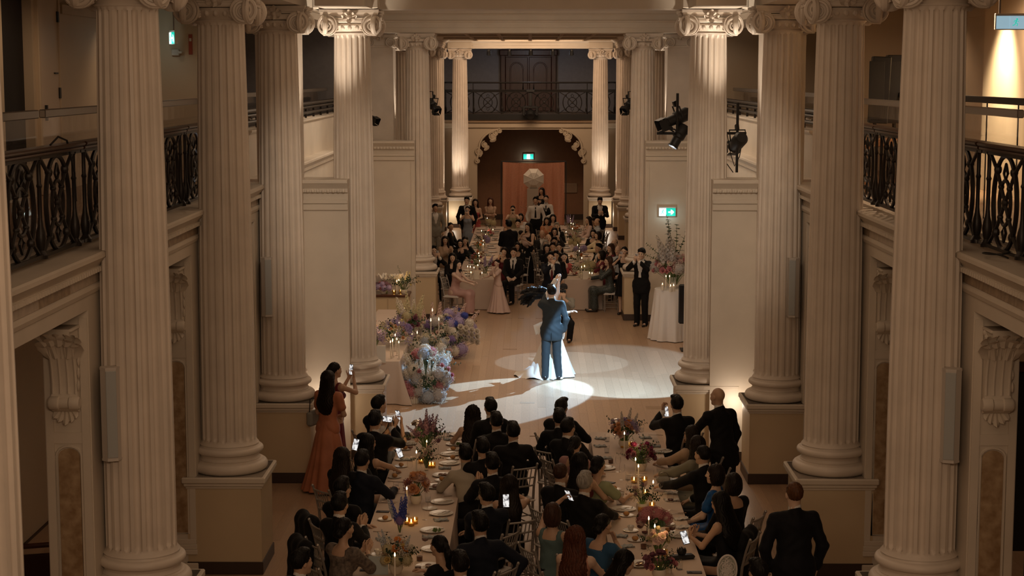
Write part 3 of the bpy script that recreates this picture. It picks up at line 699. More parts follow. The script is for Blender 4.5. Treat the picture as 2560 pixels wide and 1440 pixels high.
# ================================================================== PEOPLE
f32 = np.float32
class Grid:
    """signed distance field on a grid; prims are blended in, then meshed as one closed surface"""
    def __init__(s, lo, hi, h):
        s.h = h; s.lo = np.array(lo, f32) - h; n = np.ceil((np.array(hi) - np.array(lo)) / h).astype(int) + 4
        s.ax = [(s.lo[i] + np.arange(n[i]) * h).astype(f32) for i in range(3)]
        s.d = np.full(n, .3, f32)
    def _sl(s, lo, hi):
        sl = []
        for i in range(3):
            a = int(max(0, math.floor((lo[i] - s.lo[i]) / s.h))); b = int(min(len(s.ax[i]), math.ceil((hi[i] - s.lo[i]) / s.h) + 1))
            if b <= a: return None
            sl.append(slice(a, b))
        return tuple(sl)
    def _pts(s, sl): return s.ax[0][sl[0]][:, None, None], s.ax[1][sl[1]][None, :, None], s.ax[2][sl[2]][None, None, :]
    def _join(s, sl, e, k):
        a = s.d[sl]
        t = np.clip(.5 + .5 * (e - a) / k, 0, 1); s.d[sl] = e * (1 - t) + a * t - k * t * (1 - t)
    def cap(s, a, b, ra, rb, k=.03, fdir=None, flat=1.0):
        a = np.array(a, f32); b = np.array(b, f32); m = max(ra, rb) + .07
        sl = s._sl(np.minimum(a, b) - m, np.maximum(a, b) + m)
        if sl is None: return
        X, Y, Z = s._pts(sl); ba = b - a; L2 = float(ba @ ba) + 1e-9
        t = np.clip(((X - a[0]) * ba[0] + (Y - a[1]) * ba[1] + (Z - a[2]) * ba[2]) / L2, 0, 1)
        vx = X - a[0] - t * ba[0]; vy = Y - a[1] - t * ba[1]; vz = Z - a[2] - t * ba[2]
        if fdir is not None:
            q = (vx * fdir[0] + vy * fdir[1] + vz * fdir[2]) * (1 / flat - 1)
            vx = vx + q * fdir[0]; vy = vy + q * fdir[1]; vz = vz + q * fdir[2]
            e = (np.sqrt(vx * vx + vy * vy + vz * vz) - (ra + t * (rb - ra))) * (.5 + .5 * flat)
        else: e = np.sqrt(vx * vx + vy * vy + vz * vz) - (ra + t * (rb - ra))
        s._join(sl, e, k)
    def ell(s, c, r, k=.02, R=None):
        c = np.array(c, f32); m = max(r) + .05
        sl = s._sl(c - m, c + m)
        if sl is None: return
        X, Y, Z = s._pts(sl); X = X - c[0]; Y = Y - c[1]; Z = Z - c[2]
        if R is not None: X, Y, Z = (R[0][0] * X + R[1][0] * Y + R[2][0] * Z, R[0][1] * X + R[1][1] * Y + R[2][1] * Z, R[0][2] * X + R[1][2] * Y + R[2][2] * Z)
        k0 = np.sqrt((X / r[0]) ** 2 + (Y / r[1]) ** 2 + (Z / r[2]) ** 2); k1 = np.sqrt((X / r[0] ** 2) ** 2 + (Y / r[1] ** 2) ** 2 + (Z / r[2] ** 2) ** 2) + 1e-6
        s._join(sl, (k0 * (k0 - 1) / k1).astype(f32), k)
    def cut(s, fn):
        X, Y, Z = s._pts((slice(None),) * 3); s.d = np.maximum(s.d, fn(X, Y, Z).astype(f32))
    def mesh(s):
        D = s.d; ins = D < 0
        n = [q - 1 for q in D.shape]; cnt = np.zeros(n, np.int8)
        C = [(i, j, k) for i in (0, 1) for j in (0, 1) for k in (0, 1)]
        for i, j, k in C: cnt += ins[i:n[0] + i, j:n[1] + j, k:n[2] + k]
        act = (cnt > 0) & (cnt < 8); I = np.argwhere(act)
        if len(I) == 0: return np.zeros((0, 3)), np.zeros((0, 4), int)
        idx = np.full(n, -1, np.int64); idx[act] = np.arange(len(I))
        vals = {c: D[I[:, 0] + c[0], I[:, 1] + c[1], I[:, 2] + c[2]] for c in C}
        acc = np.zeros((len(I), 3)); num = np.zeros(len(I))
        for c in C:
            for ax in range(3):
                if c[ax]: continue
                e = list(c); e[ax] = 1; e = tuple(e); a, b = vals[c], vals[e]
                m = (a < 0) != (b < 0); t = np.where(m, a / np.where(m, a - b, 1), 0)
                p = np.tile(np.array(c, float), (len(I), 1)); p[:, ax] = t
                acc += p * m[:, None]; num += m
        V = s.lo + (I + acc / num[:, None]) * s.h
        F = []
        for ax in range(3):
            u, v = (ax + 1) % 3, (ax + 2) % 3
            A = [slice(None)] * 3; A[ax] = slice(0, -1); B = [slice(None)] * 3; B[ax] = slice(1, None)
            e0, e1 = ins[tuple(A)], ins[tuple(B)]; E = np.argwhere(e0 != e1)
            E = E[(E[:, u] > 0) & (E[:, v] > 0) & (E[:, u] < n[u]) & (E[:, v] < n[v])]
            if not len(E): continue
            flip = ~e0[E[:, 0], E[:, 1], E[:, 2]]
            def g(du, dv):
                q = E.copy(); q[:, u] -= du; q[:, v] -= dv; return idx[q[:, 0], q[:, 1], q[:, 2]]
            Q = np.stack([g(1, 1), g(0, 1), g(0, 0), g(1, 0)], 1); Q[flip] = Q[flip][:, ::-1]; F.append(Q)
        return V, np.concatenate(F)

def np_mesh(name, parts, mats):
    """parts: list of (V, F(quads), matidx or array)"""
    Vs = []; Fs = []; Ms = []; n = 0
    for V, F, m in parts:
        if len(V) == 0: continue
        Vs.append(V); Fs.append(F + n); n += len(V); Ms.append(np.full(len(F), m) if np.isscalar(m) else m)
    V = np.concatenate(Vs).astype(f32); F = np.concatenate(Fs).astype(np.int32); M = np.concatenate(Ms).astype(np.int32)
    me = bpy.data.meshes.new(name)
    me.vertices.add(len(V)); me.vertices.foreach_set('co', V.ravel())
    me.loops.add(F.size); me.loops.foreach_set('vertex_index', F.ravel())
    me.polygons.add(len(F)); me.polygons.foreach_set('loop_start', np.arange(0, F.size, 4, dtype=np.int32)); me.polygons.foreach_set('loop_total', np.full(len(F), 4, np.int32))
    for m in mats: me.materials.append(m)
    me.polygons.foreach_set('material_index', M); me.polygons.foreach_set('use_smooth', np.ones(len(F), bool))
    me.update(calc_edges=True); return me
def xf(V, M):
    A = np.array(M); return V @ A[:3, :3].T + A[:3, 3]

# ---- head, hair and hand templates
HEADS = {}
def head_tpl(fem, far):
    key = (fem, far)
    if key in HEADS: return HEADS[key]
    h = .0115 if far else .0068
    g = Grid((-.11, -.13, -.24), (.11, .14, .14), h)
    g.ell((0, -.012, .025), (.073, .094, .09), .02)
    g.ell((0, .022, -.028), (.056 if fem else .061, .068, .084), .03)
    g.cap((-.012, .064, -.09), (.012, .064, -.09), .02 if fem else .024, .02 if fem else .024, .03)
    for s in (-1, 1):
        g.cap((s * .015, .078, .024), (s * .048, .066, .022), .013, .012, .015)
        g.ell((s * .036, .062, -.024), (.026, .024, .026), .02)
        g.ell((s * .076, -.008, -.006), (.010, .022, .032), .008)
        g.ell((s * .010, .097, -.026), (.010, .010, .008), .008)
    def sock(X, Y, Z): return np.maximum(.019 - np.sqrt((X - .032) ** 2 + (Y - .099) ** 2 + ((Z - .003) * 1.25) ** 2), .019 - np.sqrt((X + .032) ** 2 + (Y - .099) ** 2 + ((Z - .003) * 1.25) ** 2))
    g.cut(sock)
    for s in (-1, 1): g.ell((s * .031, .073, .002), (.013, .0105, .008), .004)
    g.cap((0, .082, .016), (0, .104, -.022), .008, .012, .014)
    g.cap((-.017, .082, -.054), (.017, .082, -.054), .0085, .0085, .008); g.cap((-.013, .081, -.066), (.013, .081, -.066), .009, .009, .008)
    nr = .046 if fem else .056
    g.cap((0, -.018, -.07), (0, -.036, -.21), nr, nr + .004, .03)
    V, F = g.mesh(); c = V[F].mean(1); m = np.zeros(len(F), int); x, y, z = np.abs(c[:, 0]), c[:, 1], c[:, 2]
    e = (np.abs(x - .031) < .0155) & (np.abs(z - .002) < (.006 if not far else .0095)) & (y > .06); m[e] = 1 if not far else 2; m[e & (np.abs(x - .031) < .0085)] = 2
    m[(x < .021) & (z < -.048) & (z > -.071) & (y > .074)] = 3
    
    if not far: m[(np.abs(x - .033) < .017) & (z > .018) & (z < .0235) & (y > .05)] = 2
    HEADS[key] = (V, F, m); return HEADS[key]
HAIRS = {}
def hair_tpl(style, far):
    key = (style, far)
    if key in HAIRS: return HAIRS[key]
    h = .013 if far else .0085
    g = Grid((-.21, -.30, -.62), (.21, .16, .20), h)
    y0, zc, nape, xs = .018, .058, -.05, .2
    def face(X, Y, Z): return np.minimum(np.minimum(Y - y0 - .25 * np.maximum(Z - .02, 0), zc + .010 * np.sin(X * 40 + 1) - 5 * X * X - Z), xs - np.abs(X) + .12 * np.maximum(Z, -.04))
    def below(z): return lambda X, Y, Z: (z - Z) + 0 * X + 0 * Y
    cap = lambda dr=0: g.ell((0, -.02, .032), (.084 + dr, .104 + dr, .098 + dr), .02)
    if style in ('short', 'quiff', 'crop', 'fringe'):
        cap(-.004 if style == 'crop' else .002)
        if style == 'quiff': g.ell((.01, .055, .11), (.062, .05, .032), .03)
        if style == 'short': g.ell((-.012, .035, .112), (.066, .055, .028), .03)
        if style == 'fringe': zc = .048; g.ell((0, .045, .085), (.07, .045, .04), .03)
        g.cut(face); g.cut(lambda X, Y, Z: np.minimum(-(Z + .005), Y + .03) + 0 * X); g.cut(below(nape))
    elif style == 'bob':
        cap(.004); g.ell((0, -.03, -.03), (.10, .10, .13), .03); zc = .054; y0 = .03; xs = .060; g.cut(face); g.cut(below(-.135))
    elif style in ('long', 'longwave', 'half'):
        cap(.004); zc = .062; xs = .062
        g.cap((0, -.055, .0), (.0, -.105, -.36 if style != 'half' else -.30), .108, .140, .05, (0, 1, 0), .42)
        g.cap((0, -.105, -.34), (.02, -.10, -.48), .135, .06, .04, (0, 1, 0), .45)
        for s in (-1, 1):
            g.cap((s * .066, -.015, .01), (s * .092, -.03, -.22), .028, .034, .03); g.cap((s * .092, -.03, -.2), (s * .085, .01 if s > 0 else -.04, -.36), .034, .02, .03)
        g.cut(face)
    elif style in ('bun', 'updo', 'tail'):
        cap(-.002); zc = .058
        if style == 'bun': g.ell((0, -.125, .045), (.048, .044, .044), .015)
        if style == 'updo': g.ell((0, -.10, -.035), (.062, .05, .05), .02)
        if style == 'tail': g.cap((0, -.12, .03), (0, -.17, -.05), .032, .04, .02); g.cap((0, -.17, -.05), (.01, -.15, -.32), .04, .018, .03)
        g.cut(face); g.cut(lambda X, Y, Z: np.minimum(np.minimum(-(Z + .0), Y + .04), 1) + 0 * X); g.cut(below(-.055) if style == 'bun' else below(-.6))
    elif style == 'balding':
        cap(-.006); g.cut(lambda X, Y, Z: np.minimum(Z - .05, Y + .06) + 0 * X); y0 = .0; zc = .2; g.cut(face); g.cut(below(-.05))
    X, Y, Z = g._pts((slice(None),) * 3); an = np.arctan2(X, Y + .02)
    amp = .0065 if style == 'longwave' else .0032
    g.d = g.d + (amp * np.sin(an * 26 + 5 * np.sin(Z * 28)) + .5 * amp * np.sin(an * 55 + Z * 40)).astype(f32)
    HAIRS[key] = g.mesh(); return HAIRS[key]
HANDS = {}
def hand_tpl(kind, far):
    key = (kind, far)
    if key in HANDS: return HANDS[key]
    h = .0085 if far else .0046
    g = Grid((-.10, -.03, -.10), (.07, .21, .05), h)
    b = {'relax': 24, 'flat': 6, 'grip': 52, 'clasp': 42}[kind]
    for x in (-.030, -.010, .010, .028): g.cap((x * .6, .0, 0), (x, .082, .002), .0145, .0125, .008)
    for x, L, sp in ((-.031, .068, -.10), (-.010, .077, -.02), (.011, .071, .05), (.030, .055, .13)):
        p = np.array((x, .085, .002)); a = 0
        for q, r0, r1 in ((.46, .0095, .0088), (.31, .0088, .008), (.23, .008, .0066)):
            a += math.radians(b * (.7 if q > .4 else 1)); d = np.array((math.sin(sp), math.cos(a), -math.sin(a))); e = p + d / np.linalg.norm(d) * L * q
            g.cap(p, e, r0, r1, .003); p = e
    t = np.array((-.03, .025, -.006)); d = np.array((-.62, .72, -.30)) if kind != 'flat' else np.array((-.75, .66, -.05))
    d = d / np.linalg.norm(d); e = t + d * .05; g.cap(t, e, .014, .011, .008); d2 = d + np.array((.35, .3, -.2 if kind != 'flat' else 0)); d2 /= np.linalg.norm(d2); g.cap(e, e + d2 * .034, .0108, .008, .004)
    g.cap((0, -.03, 0), (0, .02, 0), .026, .024, .015, (0, 0, 1), .75)
    HANDS[key] = g.mesh(); return HANDS[key]

EYEW = mat('eye_white', (.75, .72, .68), .3); EYED = mat('dark_iris_and_brow', (.03, .02, .015), .4); LIP = mat('lip', (.46, .19, .16), .4)
def skin(i): return mat('skin_%d' % i, [(.62, .41, .29), (.55, .35, .24), (.68, .47, .35), (.48, .29, .19), (.75, .56, .46)][i], .5, var=.1, scale=10)
HAIRC = {'black': (.006, .005, .005), 'dark': (.014, .008, .006), 'brown': (.065, .030, .018), 'red': (.11, .035, .018), 'grey': (.28, .25, .22), 'silver': (.42, .39, .35), 'ginger': (.13, .055, .025)}
def hairmat(c): return mat('hair_' + c, HAIRC[c], .5, var=.5, scale=60, stretch=(1, 1, .12), bump=.4, bscale=90, spec=.22)
def fab(name, col, rough=.75, **k): return mat('cloth_' + name, col, rough, **{**dict(bump=.12, bscale=120, sheen=.03, spec=.2), **k})
FAB = {
 'black': fab('black', (.006, .0058, .0065)), 'navy': fab('navy', (.008, .011, .020)), 'ink': fab('ink', (.0065, .007, .010)), 'charcoal': fab('charcoal', (.022, .021, .022)),
 'white': fab('white', (.72, .69, .66)), 'grey': fab('grey', (.26, .25, .22)), 'orange': fab('orange', (.52, .20, .11), .5, var=.2, scale=5), 'pewter': fab('pewter', (.20, .22, .25), .5),
 'lace': fab('lace', (.20, .16, .13), .6, col2=(.075, .06, .055), scale=28), 'pink': fab('pink', (.56, .36, .34)), 'palepink': fab('palepink', (.66, .50, .45)), 'mauve': fab('mauve', (.36, .20, .19)),
 'teal': fab('teal', (.11, .17, .17)), 'green': fab('green', (.31, .34, .20)), 'blue': fab('blue', (.03, .09, .18)), 'peach': fab('peach', (.55, .27, .19)), 'beige': fab('beige', (.42, .30, .21)),
 'olive': fab('olive', (.22, .21, .16)), 'sari': fab('sari', (.01, .10, .34), .45, col2=(.01, .06, .20), scale=18), 'slate': fab('slate', (.25, .29, .36)), 'red': fab('red', (.36, .06, .04)), 'gold': fab('gold', (.30, .26, .16), .5),
 'crimson': fab('crimson', (.42, .09, .09)), 'cream': fab('cream', (.70, .60, .42)), 'paleblue': fab('paleblue', (.42, .46, .52)), 'floral': fab('floral', (.42, .11, .06), col2=(.5, .36, .2), scale=22),
 'sparkle': fab('sparkle', (.015, .016, .018), .3, col2=(.12, .14, .13), scale=70), 'groom': fab('groom', (.027, .034, .039), .7, bump=.15, bscale=14), 'ivory': fab('ivory', (.80, .74, .66), .4, sheen=.3), 'stone': fab('stone', (.42, .37, .30)),
 'tie': fab('tie', (.01, .01, .012), .5), 'wine': fab('wine', (.14, .02, .03), .5)}
SHOE = mat('black_leather_shoe', (.015, .011, .010), .25)

def ik(S, Wt, a, b, pole):
    S, Wt = np.array(S, float), np.array(Wt, float); v = Wt - S; L = np.linalg.norm(v)
    if L > (a + b) * .985: Wt = S + v / L * (a + b) * .985; v = Wt - S; L = np.linalg.norm(v)
    u = v / L; x = (a * a - b * b + L * L) / (2 * L); y = math.sqrt(max(a * a - x * x, 1e-6))
    p = np.array(pole, float); p = p - u * (p @ u); p /= (np.linalg.norm(p) + 1e-9)
    return S + u * x + p * y, Wt
ARMS = {'lap': (.09, .30, -.40), 'table': (.17, .42, -.27), 'phone': (.05, .34, .06), 'phonehi': (.045, .36, .19), 'clap': (.035, .34, -.10), 'side': (.235, .05, -.535), 'crossed': (-.10, .21, -.24), 'up': (.10, .14, .50),
        'chin': (.05, .20, .0), 'front': (.04, .22, -.36), 'reach': (.12, .50, -.24), 'wide': (.46, .16, -.16), 'folded': (-.03, .36, -.28), 'hipback': (.24, -.10, -.38), 'look': (.05, .30, -.22), 'phonelow': (.06, .36, -.20)}
HANDK = {'lap': 'relax', 'table': 'relax', 'phone': 'grip', 'phonehi': 'grip', 'clap': 'flat', 'side': 'relax', 'crossed': 'grip', 'up': 'grip', 'chin': 'clasp', 'front': 'clasp', 'reach': 'relax', 'wide': 'relax', 'folded': 'relax', 'hipback': 'relax', 'look': 'grip', 'phonelow': 'grip'}

def person(label, px=None, at=None, yaw=0, pose='sit', H=1.72, fem=False, far=False, lean=4, side=0, twist=0, head=None, pitch=0, arms=('lap', 'lap'), outfit='suit',
           col='black', col2='white', hair='short', hc='black', sk=0, sleeves='long', hem=.03, flare=.30, strap=True, tie=None, legs=None, hipz=None, group=None, glasses=False, poles=None, extra=None, dz=0, hands=None, noshoes=False, res=None, tcol=None, vest=None, name='person'):
    K = H / 1.72; D = math.radians
    h = res or (.027 if far else .018)
    hz = hipz if hipz is not None else {'sit': .56, 'stand': .53 * H, 'kneel': .50}[pose]
    P0 = np.array((0, 0, hz))
    Rt = np.array(RZ(D(twist)) @ RY(D(side)) @ RX(-D(lean)))[:3, :3]
    tv = lambda x, y, z: P0 + Rt @ (np.array((x, y, z)) * K)
    up = Rt @ np.array((0, 0, 1)); fwd = Rt @ np.array((0, 1, 0)); rt = Rt @ np.array((1, 0, 0))
    shw = .158 if fem else .182
    Cs = tv(0, 0, .50)
    hyaw = D(twist if head is None else head - yaw)
    Rh = np.array(RZ(hyaw) @ RX(D(pitch)))[:3, :3]
    Nk = tv(0, -.015, .53); Hc = Nk + up * .075 * K + Rh @ np.array((0, .022, .10)) * K
    MH = Matrix([list(Rh[i] * K) + [Hc[i]] for i in range(3)] + [[0, 0, 0, 1]])
    # legs
    if legs is None:
        if pose == 'sit': legs = [((s * .10, .42, .52), (s * .11, .40, .10)) for s in (-1, 1)]
        elif pose == 'stand': legs = [((s * .095, .02, .285 * H), (s * .10, -.01, .05 * H)) for s in (-1, 1)]
        else: legs = [((-.12, .30, .50), (-.12, .30, .10)), ((.12, .10, .08), (.12, -.34, .08))]
    hips = [np.array((s * .09 * K, 0, hz - .02)) for s in (-1, 1)]
    # arms
    UA, FA = .285 * K, .255 * K
    A = []
    Rtw = np.array(RZ(D(twist)))[:3, :3]
    for i, s in enumerate((-1, 1)):
        Sj = tv(s * shw, 0, .475); a = arms[i]
        t = np.array(ARMS[a] if isinstance(a, str) else a, float)
        if isinstance(a, str): t = t * (s, 1, 1)
        if a in ('table', 'reach') and pose == 'sit': t[2] = (.805 - Cs[2]) / K
        Wt = Cs + Rtw @ (t * K)
        pl = (poles[i] if poles and poles[i] is not None else (s * .8, -.35, -.8))
        E, Wt = ik(Sj, Wt, UA, FA, Rtw @ np.array(pl)); hk = HANDK[a] if isinstance(a, str) else 'relax'
        if hands and hands[i]: hk = hands[i]
        A.append((Sj, E, Wt, hk, a))
    # placement
    if px is not None:
        cy, sy = math.cos(D(yaw)), math.sin(D(yaw))
        wx, wy = atz(px[0], px[1], Hc[2] + dz)
        at = (wx - (cy * Hc[0] - sy * Hc[1]), wy - (sy * Hc[0] + cy * Hc[1]))
    allp = [P0, Cs, Hc] + [p for a in A for p in a[:3]] + [np.array(q) for l in legs for q in l]
    lo = np.min(allp, 0) - .24; hi = np.max(allp, 0) + .24; lo[2] = min(lo[2], 0); lo[2] = max(lo[2], -.02)
    # ---- body
    g = Grid(lo, hi, h); cr = .135 if fem else .155; fl = .66
    def torso(g, o, k=.05, top=True, low=True):
        if low: g.cap(tv(-.05, 0, .0), tv(.05, 0, .0), (.128 if fem else .125) * K + o, (.128 if fem else .125) * K + o, k, fwd, .82)
        g.cap(tv(0, 0, .02), tv(0, 0, .20), .125 * K + o, (.112 if fem else .132) * K + o, k, fwd, .74)
        g.cap(tv(0, .0, .20), tv(0, 0, .38), (.115 if fem else .135) * K + o, cr * K + o, k, fwd, fl)
        if fem:
            for s in (-1, 1): g.ell(tv(s * .065, .085, .33), [(.058 * K + o)] * 3, .04)
        if top:
            for s in (-1, 1): g.cap(tv(s * .03, -.01, .44), tv(s * (shw - .01), 0, .468), .085 * K + o, .056 * K + o, k, fwd, .85)
    torso(g, 0)
    g.cap(tv(0, -.01, .46), Nk + up * .10 * K, .06 * K, (.044 if fem else .053) * K, .03)
    for i in (0, 1):
        S_, E, Wt, hk, _ = A[i]; q = .88 if fem else 1
        g.cap(S_, E, .050 * K * q, .039 * K * q, .03); g.cap(E, Wt, .041 * K * q, .027 * K * q, .02)
        kn, an = (np.array(v) for v in legs[i]); g.cap(hips[i], kn, .085 * K, .058 * K, .03); g.cap(kn, an, .056 * K, .036 * K, .025)
        fd = np.array((0.02 * (-1, 1)[i], 1, 0)); 
        if pose == 'kneel' and an[1] < -.1: fd = np.array((0, -.4, -.3))
        g.cap(an - (0, .02, .03), an + fd * .15 - (0, 0, .055), .036, .03, .02)
    parts = [(*g.mesh(), 0)]
    V, F, m = head_tpl(fem, far); parts.append((xf(V, MH), F, m))
    HM = []
    for i, s in enumerate((-1, 1)):
        S_, E, Wt, hk, a = A[i]; d = (Wt - E); d /= np.linalg.norm(d)
        if a in ('clap',): nrm = np.array(Rtw @ (-s, 0, 0)); d = Rtw @ np.array((-s * .15, .75, .62))
        elif a in ('phone', 'phonehi', 'look', 'phonelow'): nrm = Rtw @ np.array((-s * .6, -.75, .1)); d = np.array((0, 0, 1.)) + Rtw @ np.array((-s * .2, .25, 0))
        elif a in ('side',): nrm = Rtw @ np.array((-s, 0, 0))
        elif a in ('up',): nrm = Rtw @ np.array((-s, .3, 0))
        elif a in ('chin',): nrm = Rtw @ np.array((-s * .3, -1, 0)); d = np.array((0, 0, 1.)) + Rtw @ np.array((-s * .5, 0, 0))
        else: nrm = np.array((0, 0, -1.)) + Rtw @ np.array((-s * .4, 0, 0))
        y = d / np.linalg.norm(d); z = -(nrm - y * (nrm @ y)); z /= np.linalg.norm(z) + 1e-9; x = np.cross(y, z)
        sc = (.92 if fem else 1.03) * K
        M = Matrix([[x[r] * sc, y[r] * sc, z[r] * sc, Wt[r]] for r in range(3)] + [[0, 0, 0, 1]])
        V, F = hand_tpl(hk, far)
        if s < 0: V = V * (-1, 1, 1); F = F[:, ::-1]
        parts.append((xf(V, M), F, 0)); HM.append(M)
    body = put(name, np_mesh(name, parts, [skin(sk), EYEW, EYED, LIP]), None, (at[0], at[1], dz), D(yaw))
    tag(body, label, 'person', group)
    # ---- clothes
    def fold(V, amp=.006, fr=38):
        n = np.sin(V[:, 0] * fr + 3 * np.sin(V[:, 2] * 13)) * np.sin(V[:, 2] * fr * .6 + V[:, 1] * 17)
        c = V.mean(0); r = V - c; r[:, 2] *= .2; r /= np.linalg.norm(r, axis=1)[:, None] + 1e-6; return V + r * (n * amp)[:, None]
    def cloth(nm, g, mt, lath=None, fa=.004):
        V, F = g.mesh(); ps = [(fold(V, fa), F, 0)] if len(V) else []
        if lath: ps += lath
        if ps: return put(nm, np_mesh(nm, ps, [mt]), body)
    tl = lambda X, Y, Z: ((X - P0[0]) * up[0] + (Y - P0[1]) * up[1] + (Z - P0[2]) * up[2]) / K     # height along the torso
    tf = lambda X, Y, Z: ((X - P0[0]) * fwd[0] + (Y - P0[1]) * fwd[1] + (Z - P0[2]) * fwd[2]) / K
    tx = lambda X, Y, Z: ((X - P0[0]) * rt[0] + (Y - P0[1]) * rt[1] + (Z - P0[2]) * rt[2]) / K
    def legs_cloth(o, zend=0.0):
        for i in (0, 1):
            kn, an = (np.array(v) for v in legs[i])
            e = an + (kn - an) * zend; e2 = e - (0, 0, .03) if zend == 0 else e
            g.cap(hips[i], kn, .085 * K + o, .062 * K + o, .03); g.cap(kn, e2, .062 * K + o, .052 * K + o, .02)
    def sleeves_cloth(o, end=1.0, upper=1.0):
        for i in (0, 1):
            S_, E, Wt, *_ = A[i]
            if end > .5: g.cap(S_, E, .052 * K + o, .044 * K + o, .03); e = E + (Wt - E) * ((end - .5) * 2); g.cap(E, e, .044 * K + o, .033 * K + o + .004, .02)
            else: g.cap(S_, S_ + (E - S_) * end * 2, .054 * K + o, .050 * K + o, .03)
    if outfit in ('suit', 'shirt', 'waiter', 'jacketless'):
        g = Grid(lo, hi, h); legs_cloth(.014); torso(g, .012, top=False)
        g.cut(lambda X, Y, Z: tl(X, Y, Z) - .16); cloth('trousers', g, FAB[tcol or (col if outfit == 'suit' else 'black')])
        g = Grid(lo, hi, h); torso(g, .010); sleeves_cloth(.006, .97 if sleeves == 'long' else (.75 if sleeves == 'roll' else .30))
        g.cap(tv(0, -.012, .49), Nk + up * .062 * K, .062 * K, .061 * K, .015)
        g.cut(lambda X, Y, Z: np.maximum(.05 - tl(X, Y, Z), -9)); cloth('shirt', g, FAB[col2])
        if outfit == 'suit':
            g = Grid(lo, hi, h); torso(g, .019, low=True); sleeves_cloth(.013, .93)
            if pose == 'stand': g.cap(tv(-.05, 0, .02), tv(-.05, 0, -.10), .155 * K, .15 * K, .04, fwd, .85); g.cap(tv(.05, 0, .02), tv(.05, 0, -.10), .155 * K, .15 * K, .04, fwd, .85)
            for s in (-1, 1): g.cap(tv(s * .05, -.01, .47), tv(s * .15, 0, .475), .07 * K, .062 * K, .03)
            g.cap(tv(0, -.03, .48), tv(0, -.03, .545), .072 * K, .066 * K, .015)
            g.cut(lambda X, Y, Z: np.minimum(np.minimum(tf(X, Y, Z) - .02, (.010 + (tl(X, Y, Z) - .24) * .25) - np.abs(tx(X, Y, Z))), tl(X, Y, Z) - .22))
            g.cut(lambda X, Y, Z: (-.19 if pose == 'stand' else -.06) - tl(X, Y, Z)); cloth('suit_jacket', g, FAB[col], None, .007)
        if outfit == 'waiter' or vest:
            g = Grid(lo, hi, h); torso(g, .020, top=False); g.cap(tv(-.09, 0, .42), tv(-.07, 0, .50), .06, .04, .03); g.cap(tv(.09, 0, .42), tv(.07, 0, .50), .06, .04, .03)
            g.cut(lambda X, Y, Z: -.04 - tl(X, Y, Z)); g.cut(lambda X, Y, Z: np.minimum(tf(X, Y, Z), (.0 + (tl(X, Y, Z) - .30) * .3) - np.abs(tx(X, Y, Z)))); cloth('waistcoat', g, FAB[vest or 'black'])
        if tie:
            t = MB(); P = [tv(0, (.105 if z < .4 else .085) + .01, z) for z in (.51, .44, .36, .28, .18)]
            t.tube([tuple(p) for p in P], [.02, .016, .024, .028, .034], 6, None, False, .35); t.build('tie', FAB[tie], body)
    else:
        parts_l = None
        g = Grid(lo, hi, h); torso(g, .012, top=(sleeves != 'none' or strap))
        if sleeves in ('long', 'three', 'short'): sleeves_cloth(.014, {'long': .96, 'three': .78, 'short': .30}[sleeves])
        if pose == 'sit' or legs[0][0][1] > .2:
            for i in (0, 1):
                kn, an = (np.array(v) for v in legs[i]); g.cap(hips[i], kn, .10 * K, .082 * K, .08); g.cap(kn, an + (kn - an) * max(0, min(.9, hem * 1.2)), .085 * K, .085 * K, .08)
            g.cap(hips[0] * (0, 1, 1), np.array((0, .40, .50)), .10, .09, .06)
            km = (np.array(legs[0][0]) + np.array(legs[1][0])) / 2; am = (np.array(legs[0][1]) + np.array(legs[1][1])) / 2; g.cap(km, am + (km - am) * max(0, min(.9, hem * 1.2)), .11 * K, .13 * K, .08)
        if sleeves == 'none' and not strap: g.cut(lambda X, Y, Z: tl(X, Y, Z) - .385)
        else: g.cut(lambda X, Y, Z: np.minimum(tl(X, Y, Z) - .43 + .0 * X, .085 - np.abs(tx(X, Y, Z)))); g.cut(lambda X, Y, Z: tl(X, Y, Z) - .54)
        if sleeves == 'none' and strap: g.cut(lambda X, Y, Z: np.abs(tx(X, Y, Z)) - .165 + np.maximum(tl(X, Y, Z) - .36, 0) * .2)
        if outfit == 'dress' and pose == 'stand':
            n = 72; V = []; Fq = []; zs = np.linspace(0, 1, 16)
            for t in zs:
                z = hz + .13 * K + (hem - hz - .13 * K) * t
                r = (.118 + .055 * min(1, t / .22)) * K + (flare - .17) * max(0, (t - .12) / .88) ** 1.25
                for j in range(n):
                    a = 2 * PI * j / n; w = 1 + (.085 * t * math.sin(a * 13 + 2 * math.sin(a * 3)) + .05 * t * math.sin(a * 5 + 1))
                    V.append((r * w * math.cos(a), r * w * .86 * math.sin(a) - .02 * t, z))
            for k in range(15):
                for j in range(n): Fq.append((k * n + j, (k + 1) * n + j, (k + 1) * n + (j + 1) % n, k * n + (j + 1) % n))
            parts_l = [(np.array(V), np.array(Fq)[:, ::-1], 0)]
        cloth('dress' if outfit != 'top' else 'top', g, FAB[col], parts_l)
        if outfit == 'top':
            g = Grid(lo, hi, h); legs_cloth(.016); torso(g, .014, top=False); g.cut(lambda X, Y, Z: tl(X, Y, Z) - .12); cloth('trousers', g, FAB[tcol or 'black'])
    # hair
    if hair != 'bald':
        V, F = hair_tpl(hair, far); key = ('hairmesh', hair, hc, far)
        if key not in HAIRS: HAIRS[key] = np_mesh('hair', [(V, F, 0)], [hairmat(hc)])
        o = put('hair', HAIRS[key], body); o.matrix_local = MH
